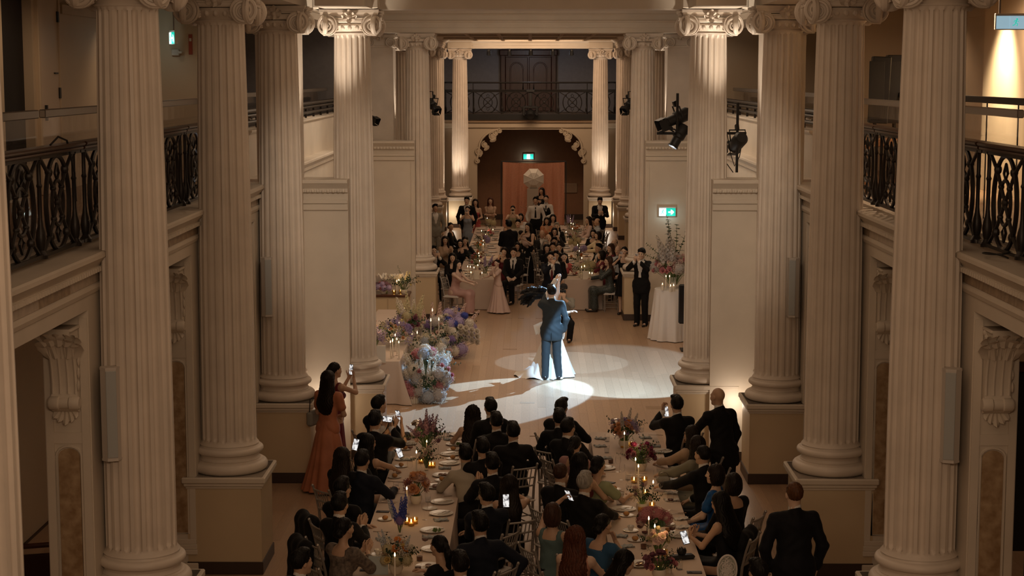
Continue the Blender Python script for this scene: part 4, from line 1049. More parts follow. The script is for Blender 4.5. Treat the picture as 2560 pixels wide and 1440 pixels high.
    if glasses:
        b = MB()
        for s in (-1, 1):
            b.tube([(s * .032 + .022 * math.cos(a), .092, .002 + .017 * math.sin(a)) for a in np.linspace(0, 2 * PI, 12, endpoint=False)], .0025, 5, closed=True); b.tube([(s * .054, .09, .006), (s * .08, .0, .008)], .0022, 5)
        b.tube([(-.01, .095, .005), (.01, .095, .005)], .0025, 5); o = b.build('glasses', BLACK, body); o.matrix_local = MH
    if not noshoes:
        g = Grid(lo, hi, .014)
        for i in (0, 1):
            an = np.array(legs[i][1]); fd = np.array((0.02 * (-1, 1)[i], 1, 0))
            if pose == 'kneel' and an[1] < -.1: fd = np.array((0, -.4, -.3))
            z0 = max(an[2] - .065, .034) if not (pose == 'kneel' and an[1] < -.1) else an[2]
            g.cap((an[0], an[1] - .04, z0), an * (1, 1, 0) + fd * .17 + (0, 0, max(an[2] - .07, .026)), .042, .034, .02); g.cap(an - (0, .02, 0), (an[0], an[1] - .03, z0), .042, .042, .02)
        g.cut(lambda X, Y, Z: .002 - Z + 0 * X + 0 * Y); cloth('shoes', g, SHOE, None, 0)
    body_w = T(at[0], at[1], dz) @ RZ(D(yaw))
    return dict(o=body, at=at, yaw=yaw, hand=[body_w @ HM[0], body_w @ HM[1]], head=body_w @ MH, chest=body_w @ Vector(Cs), pose=pose, MH=MH)
# ================================================================== THE CAST
def phone_things():
    pb = MB().bbox(-.037, .037, -.0045, .0045, -.077, .077, .004).mesh('case', BLACK)
    pw = MB().bbox(-.037, .037, -.0045, .0045, -.077, .077, .004).mesh('case', mat('pale_case', (.55, .53, .55), .4))
    sc = MB().box(-.033, .033, .0045, .0056, -.071, .071)
    m = bpy.data.materials.new('lit_screen'); m.use_nodes = True; N = m.node_tree.nodes; L = m.node_tree.links; b = N['Principled BSDF']
    tc = N.new('ShaderNodeTexCoord'); mp = N.new('ShaderNodeMapping'); mp.inputs['Scale'].default_value = (34, 1, 22); n = N.new('ShaderNodeTexNoise'); n.inputs['Scale'].default_value = 1.0; n.inputs['Detail'].default_value = 3
    cr = N.new('ShaderNodeValToRGB'); cr.color_ramp.elements[0].position = .40; cr.color_ramp.elements[0].color = (.12, .11, .12, 1); cr.color_ramp.elements[1].position = .56; cr.color_ramp.elements[1].color = (1, .97, .94, 1)
    L.new(tc.outputs['Object'], mp.inputs[0]); L.new(mp.outputs[0], n.inputs['Vector']); L.new(n.outputs['Fac'], cr.inputs[0]); L.new(cr.outputs[0], b.inputs['Emission Color']); b.inputs['Emission Strength'].default_value = .9; b.inputs['Base Color'].default_value = (.02, .02, .02, 1)
    lens = MB()
    for x, z in ((-.02, .055), (-.02, .03), (-.0, .043)): lens.lathe([(0, 0), (.009, 0), (.008, .003), (0, .003)], 10, T(x, -.0045, z) @ RX(PI / 2))
    return pb, pw, sc.mesh('screen', m, False), lens.mesh('lens', BLACK), MB().box(-.033, .033, .0045, .0056, -.071, .071).mesh('screen', mat('dark_glass', (.01, .01, .012), .1), False)
PH_B, PH_W, PH_S, PH_L, PH_D = phone_things()
def phone(label, loc, face, lit=True, pale=False, roll=0.0, land=False):
    """a phone standing at loc, its screen towards the point face"""
    t = thing('phone', label, 'phone', tuple(loc))
    d = Vector(face) - Vector(loc); yaw = math.atan2(-d.x, d.y); pit = math.atan2(d.z, math.hypot(d.x, d.y))
    t.rotation_euler = (RZ(yaw) @ RX(pit) @ RY(roll + (PI / 2 if land else 0))).to_euler()
    put('case', PH_W if pale else PH_B, t); put('screen', PH_S if lit else PH_D, t); put('lens', PH_L, t); return t
def phone_for(p, label, which=None, up=.075, **k):
    hs = [p['hand'][i] @ Vector((0, .085, -.03)) for i in ([which] if which is not None else [0, 1])]
    loc = sum(hs, Vector()) / len(hs); loc.z += up - .06
    return phone(label, loc, p['head'] @ Vector((0, .1, 0)), **k)
PE = {}
HZ = {'L8m': 0.07, 'L8': -0.04, 'R2': 0.06, 'R1': -0.03, 'R5': .06, 'Q5': 0.06, 'Q6': -0.02, 'I7': -0.05, 'I8': 0.05, 'I9': -0.06, 'I10': 0.06, 'I12': 0.05, 'I14': -0.05, 'J1': 0.05, 'J2': -0.04, 'J12': 0.05, 'J6': -0.03, 'H5': -0.06, 'L6': -0.05, 'L5': 0.02}      # seat height differences of people of unlike build
def P_(key, label, px, **k):
    if key in HZ: k['hipz'] = .56 + HZ[key]
    PE[key] = person(label, px=px, **k); return PE[key]
Lw = dict(yaw=-62, twist=30, head=-22)         # seated on the left side of a near table, turned to the dance floor
Rw = dict(yaw=58, twist=-34, head=6)           # seated on the right side of a near table

# ---- the couple and the photographer
groom = person('groom in blue suit seen from behind, hand raised, on the lit floor', px=(1379, 729), yaw=-4, pose='stand', H=1.80, lean=1, head=6, arms=((.06, .20, .41), (.215, .04, -.53)), poles=((.1, 1, -.3), (.6, -.5, -.4)), hands=('grip', 'relax'), res=.0125,
               col='groom', hair='short', hc='black', sk=2, legs=[((-.11, .0, .51), (-.12, -.02, .09)), ((.10, .05, .51), (.14, .02, .09))])
bx, by = groom['at'][0] + .02, groom['at'][1] + .45
bride = person('bride in ivory gown spinning behind the groom, dark hair flying out', at=(bx, by), yaw=-92, pose='stand', H=1.70, fem=True, lean=-3, twist=6, head=-100, arms=((-.06, .40, -.16), (.02, .16, .52)), poles=(None, (.3, .9, .2)), hands=('relax', 'grip'),
               outfit='dress', sleeves='none', strap=True, col='ivory', hair='tail', hc='black', sk=2, flare=.52, hem=.02)
g_ = MB().tube([(0, -.125, .98), (.004, -.150, .90), (.006, -.160, .785)], .0035, 5); g_.build('jacket_vent', FAB['black'], groom['o'])
def bride_extras():
    hm = bride['MH']; g = Grid((-.30, -.75, -.45), (.30, .10, .20), .011); r2 = random.Random(5)
    for k in range(20):                                    # flying hair: a mass of waved locks streaming behind her
        x0 = r2.uniform(-.05, .05); z0 = r2.uniform(-.03, .07); l = r2.uniform(.38, .58); dz = r2.uniform(-.24, .0); dx = r2.uniform(-.14, .14); P = []
        for t in np.linspace(0, 1, 8): P.append(np.array((x0 + dx * t + .018 * math.sin(t * 9 + k), -.07 - l * t, z0 + (dz - .03) * t ** 1.5 + .05 * math.sin(t * 3.0) + .022 * math.sin(t * 11 + k))))
        for i in range(7): g.cap(P[i], P[i + 1], .026 + .014 * math.sin(PI * i / 7), .026 + .014 * math.sin(PI * (i + 1) / 7) - (.02 if i == 6 else 0), .018)
    V, F = g.mesh(); V = V + .004 * np.sin(V[:, [2, 0, 1]] * 120)
    o = put('flying_hair', np_mesh('flying_hair', [(V, F, 0)], [hairmat('black')]), bride['o']); o.matrix_local = hm
    for s, q in ((-1, 1.0), (1, .8)):                      # bow tails at the back of the waist
        P = []
        for i in range(8):
            t = i / 7; w = .02 + .15 * t * q; y = -.10 - .24 * t * q; z = 1.08 - .20 * t
            P += [(s * .05 - w * .3, y - w * .2, z + w * .5), (s * .05 + w * .3, y + w * .1, z - w * .5), (s * .05 + w * .3, y + w * .1 + .012, z - w * .5), (s * .05 - w * .3, y - w * .2 + .012, z + w * .5)]
        F = [(i * 4 + j, i * 4 + (j + 1) % 4, i * 4 + 4 + (j + 1) % 4, i * 4 + 4 + j) for i in range(7) for j in range(4)] + [(0, 3, 2, 1), (28, 29, 30, 31)]
        MB().add(P, F).build('bow_tail', FAB['ivory'], bride['o'])
    b = MB(); n = 26; V = []; F = []                       # short train swept out behind the hem
    for i in range(8):
        t = i / 7
        for j in range(n):
            a = PI + PI * j / (n - 1); r = .30 + .40 * t
            V.append((r * math.cos(a) * (.8), r * math.sin(a) * (1.15) + .05, .30 * (1 - t) ** 1.6 + .012 + .03 * t * math.sin(a * 9)))
    for i in range(7):
        for j in range(n - 1): F.append((i * n + j, i * n + j + 1, (i + 1) * n + j + 1, (i + 1) * n + j))
    b.add(V, F).build('train', FAB['ivory'], bride['o'])
bride_extras()
ph = person('photographer kneeling on the floor in grey shirt and cap, aiming a camera', px=(1409, 725), yaw=172, pose='kneel', H=1.74, lean=6, arms=('phone', 'phone'), outfit='shirt', col2='grey', sleeves='roll', tcol='black', hair='crop', hc='dark', hipz=.40,
            legs=[((-.20, .36, .42), (-.16, .30, .09)), ((.14, .16, .08), (.14, -.30, .08))])
b = MB(); b.ball((0, -.01, .06), (.088, .105, .085), 16, 8); b.bbox(-.07, .07, .06, .165, .055, .066, .005)
o = b.build('cap', FAB['charcoal'], ph['o']); o.matrix_local = ph['MH']
hh = ph['head'] @ Vector((0, .16, -.02)); t = thing('camera', 'black camera with round lens at the kneeling photographer\'s eye', 'camera', hh); d = Vector((0, 0, 0)) - hh; t.rotation_euler = (0, 0, math.atan2(-d.x, d.y))
MB().bbox(-.07, .07, -.03, .03, -.05, .045, .012).bbox(-.03, .03, -.03, .03, .045, .075, .01).build('camera_body', BLACK, t)
MB().lathe([(0, 0), (.04, 0), (.042, .07), (.046, .10), (.040, .105), (.034, .085), (0, .08)], 20, T(0, .03, -.005) @ RX(-PI / 2)).build('lens', BLACK, t)
c = P_('filmer', 'man in black suit filming with a phone against the right pedestal', (1604, 634), yaw=158, pose='stand', H=1.80, arms=('phone', 'phone'), tie='white', hair='fringe', hc='black', sk=2, lean=-2, pitch=-6)
phone_for(c, 'pale phone held up by the man standing against the right pedestal', pale=True, lit=False)

# ---- near left table, left side
c = P_('S2', 'woman with tied back dark hair raising a phone beside the left pedestal', (838, 926), yaw=-42, pose='stand', fem=True, H=1.66, head=-50, arms=('phone', 'phone'), poles=((-.2, .1, -1), (.6, .1, -1)), outfit='dress', sleeves='none', col='wine', hair='tail', hc='black', sk=1, flare=.26)
phone_for(c, 'lit phone raised by the woman beside the left pedestal', up=.10)
c = P_('S1', 'woman in a long orange gown with very long dark hair, standing', (823, 948), yaw=-24, pose='stand', fem=True, H=1.68, head=-34, arms=('front', 'front'), outfit='dress', sleeves='short', col='orange', hair='long', hc='dark', sk=1, flare=.36)
t = thing('handbag', 'grey handbag under the arm of the woman in orange', 'bag', tuple(c['o'].matrix_basis @ Vector((-.27, .06, 1.02))), math.radians(-24)); MB().bbox(-.05, .05, -.13, .13, -.12, .09, .03).build('bag_body', FAB['grey'], t); MB().tube([(0, -.1, .08), (0, -.08, .26), (0, .08, .26), (0, .1, .08)], .008, 6).build('strap', FAB['charcoal'], t)
P_('L9', 'man in black suit, far end of the near left table, profile to the right', (948, 1012), yaw=-60, twist=26, head=-48, H=1.76, col='black', hc='black', sk=1, arms=('table', 'table'))
c = P_('L8m', 'broad man in black suit filming low, behind the strapless woman', (938, 1052), yaw=-50, twist=28, head=-20, H=1.80, col='black', hc='black', sk=1, arms=('phone', 'phone'), lean=2)
phone('small dark phone held by the broad man in black suit', aty(969, 1048, c['at'][1] + .3)[0:1] + (c['at'][1] + .3, aty(969, 1048, c['at'][1] + .3)[1]), c['head'] @ Vector((0, .1, 0)), lit=True, land=True)
c = P_('L8', 'woman in strapless grey dress filming with bare arms raised, left table', (962, 1066), yaw=-54, twist=24, head=-28, fem=True, H=1.64, arms=('phonehi', 'phonehi'), poles=((-.3, .2, -1), (.4, .2, -1)), outfit='dress', sleeves='none', strap=False, col='pewter', hair='updo', hc='dark', sk=1, lean=8)
phone_for(c, 'bright phone in the raised hands of the woman in strapless grey', up=.10)
c = P_('L7', 'woman in black sleeveless dress reaching a bare arm onto the table', (921, 1108), **{**Lw, 'head': -40}, fem=True, H=1.66, arms=('table', 'reach'), poles=(None, (.8, -.2, .1)), outfit='dress', sleeves='none', col='black', hair='long', hc='black', sk=1, lean=16)
phone('dim phone lying in the hand beside the bread plate, left table', tuple(aty(999, 1150, 22.3))[0:1] + (22.3, .86), (-1.9, 21.6, 1.3), lit=True, roll=.5)
P_('L6', 'man in navy suit with white collar, left table, beside a white napkin', (906, 1152), **Lw, H=1.72, col='navy', hc='black', sk=1, arms=('lap', 'table'))
c = P_('L5', 'woman with long dark brown hair and black top tilting a phone', (858, 1142), yaw=-50, twist=20, head=-26, fem=True, H=1.64, arms=('lap', 'phone'), outfit='dress', sleeves='long', col='black', hair='long', hc='dark', sk=1)
phone('tilted lit phone above the long haired woman in black', (atz(889, 1111, 1.28)[0], atz(889, 1111, 1.28)[1], 1.28), c['head'] @ Vector((0, .1, 0)), roll=-.25)
P_('L4', 'man with glasses in black suit, hands clasped, left table side', (856, 1222), **{**Lw, 'head': -34}, H=1.72, col='black', hc='black', sk=1, glasses=True, arms=('folded', 'folded'))
P_('L3', 'man in black suit next to the clapping woman in lace', (850, 1262), **Lw, H=1.74, col='black', hc='black', sk=1, arms=('clap', 'clap'))
P_('L2', 'woman in grey lace top clapping, dark hair pinned up', (862, 1322), yaw=-58, twist=22, head=-38, fem=True, H=1.66, arms=('clap', 'clap'), poles=((-.6, 0, -.8), (.6, 0, -.8)), outfit='top', sleeves='three', col='lace', hair='updo', hc='black', sk=1, lean=10)
P_('L1', 'man in black at the bottom left corner of the seating', (754, 1406), yaw=-60, twist=20, head=-52, H=1.72, col='black', hc='black', sk=1, arms=('lap', 'lap'))
# ---- near left table, right side
P_('R2', 'man in black suit, farthest on the right of the left table', (1226, 1019), **{**Rw, 'head': 20}, H=1.74, col='black', hc='black', hair='quiff', sk=1, arms=('lap', 'lap'))
P_('R1', 'woman in low backed grey dress with long curled dark hair', (1182, 1034), yaw=40, twist=-28, head=0, fem=True, H=1.66, arms=('table', 'reach'), outfit='dress', sleeves='none', strap=False, col='pewter', hair='longwave', hc='dark', sk=1)
P_('R3', 'man in black suit with white collar beside the woman in low backed grey', (1241, 1054), **Rw, H=1.74, col='black', hc='black', sk=1, arms=('lap', 'lap'))
P_('R4', 'man in black suit with both elbows out, on the aisle', (1283, 1080), yaw=30, twist=-20, head=4, H=1.78, col='black', hc='black', sk=1, arms=((-.10, .25, -.26), (.10, .25, -.26)), poles=((-1, -.2, -.3), (1, -.2, -.3)))
P_('R5', 'man in black suit half hidden behind the man in grey shirt', (1207, 1120), **Rw, H=1.70, col='black', hc='black', sk=1, arms=('table', 'lap'))
P_('R6', 'man in light grey shirt, elbow on the left table', (1164, 1137), **Rw, H=1.72, outfit='shirt', col2='stone', hc='black', sk=1, arms=('table', 'table'), lean=20)
P_('R7', 'man in black suit rubbing his hands, in front of the grey shirt', (1231, 1160), **Rw, H=1.76, col='ink', hc='black', sk=1, arms=('clap', 'clap'))
c = P_('R8', 'woman with long dark brown hair filming over the aisle side shoulder', (1274, 1212), yaw=30, twist=-20, head=-4, fem=True, H=1.64, arms=('lap', 'phone'), poles=(None, (.9, 0, -.5)), outfit='dress', sleeves='none', col='black', hair='long', hc='dark', sk=1)
phone('lit phone held over the aisle by the long haired woman', (atz(1265, 1252, 1.12)[0], atz(1265, 1252, 1.12)[1], 1.12), (c['head'] @ Vector((0, 0, 0))) - Vector((0, .7, -.1)))
P_('R9', 'man in navy suit with white collar, hands clasped over his lap', (1216, 1238), **{**Rw, 'head': 30}, H=1.74, col='navy', hc='black', sk=1, arms=('folded', 'folded'))
P_('R10', 'man in dark blue jacket with an arm laid on the table', (1200, 1312), **{**Rw, 'head': 14}, H=1.80, col='navy', hc='black', sk=1, arms=('reach', 'hipback'), lean=10)
P_('R11', 'woman with dark hair tied low, bending over the left table', (1097, 1366), yaw=70, twist=-20, head=40, fem=True, H=1.62, arms=('lap', 'table'), outfit='dress', sleeves='long', col='black', hair='tail', hc='black', sk=1, lean=30)
P_('R12', 'man with short black hair at the bottom edge, left table', (1151, 1412), **Rw, H=1.72, col='ink', hc='black', sk=1, arms=('lap', 'lap'))
# ---- near right table, left side
P_('Q1', 'man with swept up hair, farthest on the left of the right table', (1404, 1019), yaw=-58, twist=34, head=-24, H=1.74, col='black', hair='quiff', hc='black', sk=1, arms=('lap', (.10, .26, -.22)), poles=(None, (1, -.2, -.3)))
P_('Q2', 'man in black suit with his back fully turned, elbow over the aisle', (1399, 1046), yaw=-40, twist=26, head=-4, H=1.76, col='black', hc='black', sk=1, arms=((-.10, .24, -.30), 'lap'), poles=((-1, -.2, -.5), None))
P_('Q3', 'man with glasses and white collar behind the woman in mauve', (1420, 1070), **{**Lw, 'head': -36}, H=1.74, col='black', hc='black', sk=1, glasses=True, arms=('lap', 'table'))
P_('Q4', 'woman in mauve top with smooth low tied hair, right table', (1438, 1112), **Lw, fem=True, H=1.62, outfit='top', sleeves='short', col='mauve', hair='tail', hc='black', sk=1, arms=('lap', 'table'))
P_('Q5', 'woman with long loose dark hair beside the woman in green', (1452, 1156), **Lw, fem=True, H=1.66, outfit='dress', sleeves='none', col='wine', hair='long', hc='black', sk=1, arms=('lap', 'table'))
P_('Q6', 'woman in pale green top with a neck bow and low bun', (1496, 1164), yaw=-66, twist=24, head=-34, fem=True, H=1.66, outfit='top', sleeves='short', col='green', hair='updo', hc='black', sk=1, arms=('table', 'table'), lean=14)
P_('Q7', 'man with greying dark hair and white collar, right table', (1402, 1184), **Lw, H=1.74, col='black', hc='brown', hair='crop', sk=1, arms=('lap', 'table'))
P_('Q8', 'man with silver hair in black suit, fist on the right table', (1463, 1208), **{**Lw, 'head': -30}, H=1.74, col='black', hc='silver', sk=1, arms=('lap', 'reach'))
c = P_('Q9', 'woman with brown bob in teal sleeveless top raising a phone', (1383, 1284), **Lw, fem=True, H=1.64, outfit='top', sleeves='none', col='teal', hair='bob', hc='brown', sk=1, arms=((-.06, .30, .30), 'table'), poles=((-.9, .1, -.5), None), hands=('grip', None))
phone('bright phone held high over the aisle by the woman in teal', tuple(c['hand'][0] @ Vector((0, .10, -.02))), c['head'] @ Vector((0, .1, 0)))
P_('Q10', 'woman in blue off shoulder dress, hand at her chin, black hair', (1508, 1312), yaw=-60, twist=20, head=-42, fem=True, H=1.64, outfit='dress', sleeves='short', strap=False, col='blue', hair='updo', hc='black', sk=1, arms=('table', 'chin'), lean=20)
P_('Q11', 'woman with long reddish wavy hair in peach dress, back to camera', (1441, 1344), yaw=-40, twist=24, head=-20, fem=True, H=1.66, outfit='dress', sleeves='none', col='peach', hair='longwave', hc='red', sk=2, arms=('lap', 'table'))
P_('Q12', 'woman with black hair bowed over her plate at the bottom edge', (1562, 1406), yaw=-80, twist=10, head=-72, pitch=-22, fem=True, H=1.62, outfit='dress', sleeves='long', col='ink', hair='long', hc='black', sk=1, arms=('lap', 'table'), lean=28)
# ---- near right table, right side
c = P_('P1', 'man in black suit filming, far end of the right table', (1692, 1012), yaw=40, twist=-20, head=12, H=1.78, col='black', hc='black', sk=1, arms=('phone', 'table'), lean=6)
phone('lit phone held by the man at the far end, right table', (atz(1665, 1029, 1.10)[0], atz(1665, 1029, 1.10)[1], 1.10), c['head'] @ Vector((0, .1, 0)))
P_('P2', 'woman in beige with glasses, resting an arm along the right table', (1728, 1086), yaw=70, twist=-26, head=40, fem=True, H=1.64, outfit='top', sleeves='long', col='beige', hair='long', hc='dark', sk=1, glasses=True, arms=('reach', 'table'), lean=10)
P_('P2b', 'woman in olive blouse with long dark hair, forearms on the table', (1741, 1112), yaw=72, twist=-20, head=20, fem=True, H=1.64, outfit='top', sleeves='long', col='olive', hair='long', hc='dark', sk=1, arms=('reach', 'reach'), lean=12)
P_('P3', 'man in black suit stretching an arm past the napkins, right table', (1756, 1138), yaw=66, twist=-26, head=36, H=1.74, col='black', hc='black', hair='crop', sk=1, arms=((-.22, .50, -.22), 'lap'), lean=10)
P_('P4', 'woman in bright blue sari with dark bob, profile to the left', (1786, 1186), yaw=80, twist=-8, head=76, fem=True, H=1.62, outfit='dress', sleeves='short', col='sari', hair='bob', hc='dark', sk=2, arms=('lap', 'lap'), lean=2)
P_('P5', 'woman with full dark hair behind the blue sari', (1834, 1208), yaw=60, twist=-24, head=4, fem=True, H=1.66, outfit='dress', sleeves='long', col='black', hair='bob', hc='dark', sk=1, arms=('lap', 'lap'))
c = P_('P6', 'woman in black sleeveless dress scrolling a phone, napkin on her lap', (1800, 1258), yaw=66, twist=-6, head=44, pitch=-14, fem=True, H=1.68, outfit='dress', sleeves='none', col='ink', hair='long', hc='black', sk=1, arms=('phonelow', 'phonelow'), poles=((-.5, .1, -1), (.6, -.2, -1)), lean=8)
phone('lit phone in the lap level hands of the woman in black', (atz(1712, 1344, .92)[0], atz(1712, 1344, .92)[1], .92), (c['head'] @ Vector((0, .1, 0))) + Vector((-.3, -1.2, .3)), roll=.25)
P_('P7', 'person with black hair at the bottom edge, right of the lace oval', (1895, 1432), yaw=50, twist=-10, head=20, H=1.70, col='black', hc='black', sk=1, arms=('lap', 'lap'))
P_('P8', 'man with short ginger hair standing alone in dark suit on the right', (1985, 1236), yaw=8, pose='stand', H=1.80, head=10, col='ink', hair='crop', hc='ginger', sk=2, arms=('side', 'side'))
P_('P9', 'bald man in black suit standing and leaning on a chair back', (1794, 992), yaw=32, pose='stand', H=1.76, lean=13, head=38, col='black', hair='bald', sk=1, arms=((-.16, .42, -.36), 'side'))

# ---- the far hall: guests facing the camera
fk = dict(far=True)
def F_(key, label, cx, cy, **k):
    k = {**fk, **k}; return P_(key, label, (1060 + cx / 4, 380 + cy / 4), **k)
F_('F1', 'tall man in black suit standing by the far left column', 428, 485, yaw=178, pose='stand', H=1.82, col='black', hair='fringe', hc='black', sk=2, arms=('side', 'side'), tie='tie')
c = F_('F2', 'woman in blue grey dress standing with a phone at her face', 436, 578, yaw=178, pose='stand', fem=True, H=1.64, outfit='dress', sleeves='none', col='slate', hair='updo', hc='black', sk=2, arms=('phone', 'phone'), flare=.24); phone_for(c, 'pale phone hiding the face of the woman in blue grey', lit=False, pale=True)
F_('F3', 'smiling woman in red strapless dress behind the blue grey dress', 514, 507, yaw=184, pose='stand', fem=True, H=1.66, outfit='dress', sleeves='none', strap=False, col='crimson', hair='half', hc='dark', sk=2, arms=('front', 'front'))
F_('F4', 'woman in beige dress, arms crossed, long reddish hair', 665, 492, yaw=180, pose='stand', fem=True, H=1.68, outfit='dress', sleeves='none', strap=True, col='beige', hair='long', hc='red', sk=2, arms=('crossed', 'crossed'))
c = F_('F5', 'woman in gold dress filming in front of the sequin backdrop', 888, 572, yaw=180, pose='stand', fem=True, H=1.62, outfit='dress', sleeves='none', strap=True, col='gold', hair='bun', hc='black', sk=2, arms=('phone', 'phone')); phone_for(c, 'dark phone at the face of the woman in gold', lit=False)
F_('F6', 'man in white shirt and black tie standing before the backdrop', 1115, 487, yaw=180, pose='stand', H=1.78, outfit='shirt', col2='white', tie='tie', hc='black', sk=1, arms=('side', 'side'))
F_('F7', 'woman in black standing close behind the white umbrella', 1176, 392, yaw=160, pose='stand', fem=True, H=1.70, outfit='dress', sleeves='long', col='black', hair='long', hc='dark', sk=1, arms=('look', 'look'), noshoes=True)
F_('F8', 'waiter in white shirt and black waistcoat, far end', 1221, 470, yaw=176, pose='stand', H=1.78, outfit='waiter', col2='white', tie='tie', hair='updo', hc='dark', fem=True, sk=2, arms=('front', 'side'))
F_('F9', 'man in dark suit with open white collar looking at his hands', 1760, 490, yaw=184, pose='stand', H=1.78, col='ink', hair='short', hc='black', sk=2, arms=('look', 'look'), pitch=-18)
F_('F10', 'man in light grey suit beside the left far pedestal', 112, 560, yaw=200, pose='stand', H=1.76, col='grey', hc='black', sk=1, arms=('side', 'side'))
G = dict(yaw=-135, twist=-20, head=-176)
F_('G1', 'person bowed with dark hair beside the silver chairs, far left', 268, 745, yaw=-100, head=-150, H=1.68, col='black', hair='updo', hc='black', fem=True, outfit='top', sk=1)
F_('G2', 'woman clapping in beige, long brown hair, far left table', 212, 885, **G, fem=True, H=1.64, outfit='dress', col='beige', hair='long', hc='dark', sk=2, arms=('clap', 'clap'))
F_('G3', 'woman in black with sunglasses, far left table', 362, 915, **G, fem=True, H=1.62, outfit='dress', col='black', hair='bob', hc='black', sk=2, glasses=True, arms=('table', 'chin'))
F_('G4', 'woman in black behind the one in sunglasses', 412, 890, **G, fem=True, H=1.60, outfit='dress', col='ink', hair='half', hc='black', sk=2, arms=('table', 'table'))
F_('G5', 'woman in black with long black hair next to the pink dress', 285, 1058, **G, fem=True, H=1.64, outfit='dress', col='black', hair='long', hc='black', sk=2, arms=('lap', 'table'))
F_('G6', 'woman in mauve pink dress at the corner of the far left table', 338, 1128, yaw=-112, twist=-10, head=-128, fem=True, H=1.62, outfit='dress', sleeves='none', col='pink', hair='long', hc='black', sk=4, arms=('table', 'reach'), lean=10)
c = F_('G7', 'man in black suit filming from behind the left far column', 95, 985, yaw=-160, H=1.74, col='black', hc='black', sk=2, arms=('phone', 'phone')); phone_for(c, 'phone beside the left far column', lit=False, pale=True)
Hh = dict(yaw=140, twist=24, head=176)
F_('H1', 'broad man in black standing with his back turned, far aisle', 846, 728, yaw=20, pose='stand', H=1.80, col='ink', hc='black', sk=1, arms=('front', 'front'))
F_('H2', 'man with round face seated behind the baby', 940, 715, **Hh, H=1.72, outfit='shirt', col2='stone', hc='black', sk=2)
F_('H3', 'woman with white collar beside the gold dress', 968, 650, **Hh, fem=True, H=1.62, outfit='top', col='white', hair='bob', hc='black', sk=2)
c = F_('H4', 'woman in long black dress carrying a baby in the far aisle', 1040, 752, yaw=150, pose='stand', fem=True, H=1.66, outfit='dress', sleeves='none', col='black', hair='half', hc='black', sk=2, arms=((-.02, .24, -.14), (.06, .27, -.02)), head=150)
def baby():
    o = c['o']; g = Grid((-.25, -.2, -.35), (.25, .25, .35), .02); g.ell((0, 0, .19), (.062, .07, .07), .02); g.cap((0, 0, .06), (0, .02, -.10), .075, .085, .03)
    for s in (-1, 1): g.cap((s * .07, 0, .08), (s * .15, .07, .03), .032, .022, .02); g.cap((s * .05, .03, -.12), (s * .07, .12, -.20), .045, .035, .03)
    V, F = g.mesh(); z = V[F].mean(1)[:, 2]; m = np.where(z > .125, 1, 0)
    b = put('person', np_mesh('person', [(V, F, m)], [FAB['palepink'], skin(2)])); b.matrix_basis = T(*c['o'].location) @ RZ(math.radians(150)) @ T(.04, .22, 1.22) @ RZ(PI * .9) @ RY(-.45)
    tag(b, 'baby in pale pink held against the black dress', 'person')
    V, F = hair_tpl('crop', True); h = put('hair', np_mesh('hair', [(V * .78 + (0, 0, .19), F, 0)], [hairmat('dark')]), b)
baby()
F_('H5', 'man with dark hair seated just behind the raised phone', 890, 902, **Hh, H=1.72, col='black', hc='black', sk=1)
c = F_('H6', 'woman with brown hair filming from the far left table', 802, 1000, **Hh, fem=True, H=1.62, outfit='dress', col='wine', hair='long', hc='dark', sk=2, arms=('phone', 'phone')); phone_for(c, 'white phone of the brown haired woman, far left table', lit=False, pale=True)
F_('H7', 'man in black suit, white shirt and black tie leaning back', 898, 1005, yaw=160, twist=10, head=172, H=1.76, col='black', tie='tie', hc='dark', sk=2, arms=('lap', 'lap'), lean=-6)
F_('H8', 'woman with black hair behind the man in black tie', 935, 945, **Hh, fem=True, H=1.62, outfit='dress', col='black', hair='bob', hc='black', sk=1)
F_('H9', 'girl in pale pink dress standing at the table corner', 728, 1112, yaw=120, pose='stand', fem=True, H=1.30, outfit='dress', sleeves='short', col='palepink', hair='bun', hc='dark', sk=4, arms=('chin', 'table'), flare=.34, head=150)
I_ = dict(yaw=-140, twist=-20, head=-178)
F_('I1', 'woman with wavy black hair in black, far right table end', 1290, 662, **I_, fem=True, H=1.66, outfit='dress', col='black', hair='half', hc='black', sk=2)
F_('I2', 'woman in red floral dress, dark bob', 1226, 690, **I_, fem=True, H=1.60, outfit='dress', sleeves='short', col='floral', hair='bob', hc='black', sk=1)
F_('I3', 'man with white hair in black, far right table', 1326, 745, **I_, H=1.70, col='black', hair='short', hc='silver', sk=2)
F_('I4', 'bald man at the aisle beside the silver chair', 1180, 822, **I_, H=1.68, col='charcoal', hair='balding', hc='grey', sk=1)
F_('I5', 'woman with glasses and straight dark hair, far right table', 1306, 798, **I_, fem=True, H=1.62, outfit='top', col='charcoal', hair='half', hc='dark', sk=2, glasses=True, arms=('chin', 'table'))
F_('I6', 'bald elderly man below the one at the aisle', 1244, 862, **I_, H=1.66, col='grey', hair='balding', hc='silver', sk=2)
F_('I7', 'elderly woman with silver curls', 1216, 918, **I_, fem=True, H=1.58, outfit='top', col='charcoal', hair='bob', hc='silver', sk=2)
F_('I8', 'man with dark hair beside the elderly woman', 1304, 895, **I_, H=1.70, col='black', hc='black', sk=1)
F_('I9', 'woman smiling with long black hair, far right table', 1230, 966, **I_, fem=True, H=1.62, outfit='dress', col='ink', hair='long', hc='black', sk=2)
F_('I10', 'man in black between the long haired woman and shaven man', 1288, 950, **I_, H=1.70, col='black', hc='dark', sk=1)
F_('I11', 'man with shaven head in charcoal', 1350, 958, **I_, H=1.68, col='charcoal', hair='crop', hc='dark', sk=2)
F_('I12', 'man with black hair right behind the navy suit', 1318, 1036, **I_, H=1.70, col='black', hc='black', sk=1)
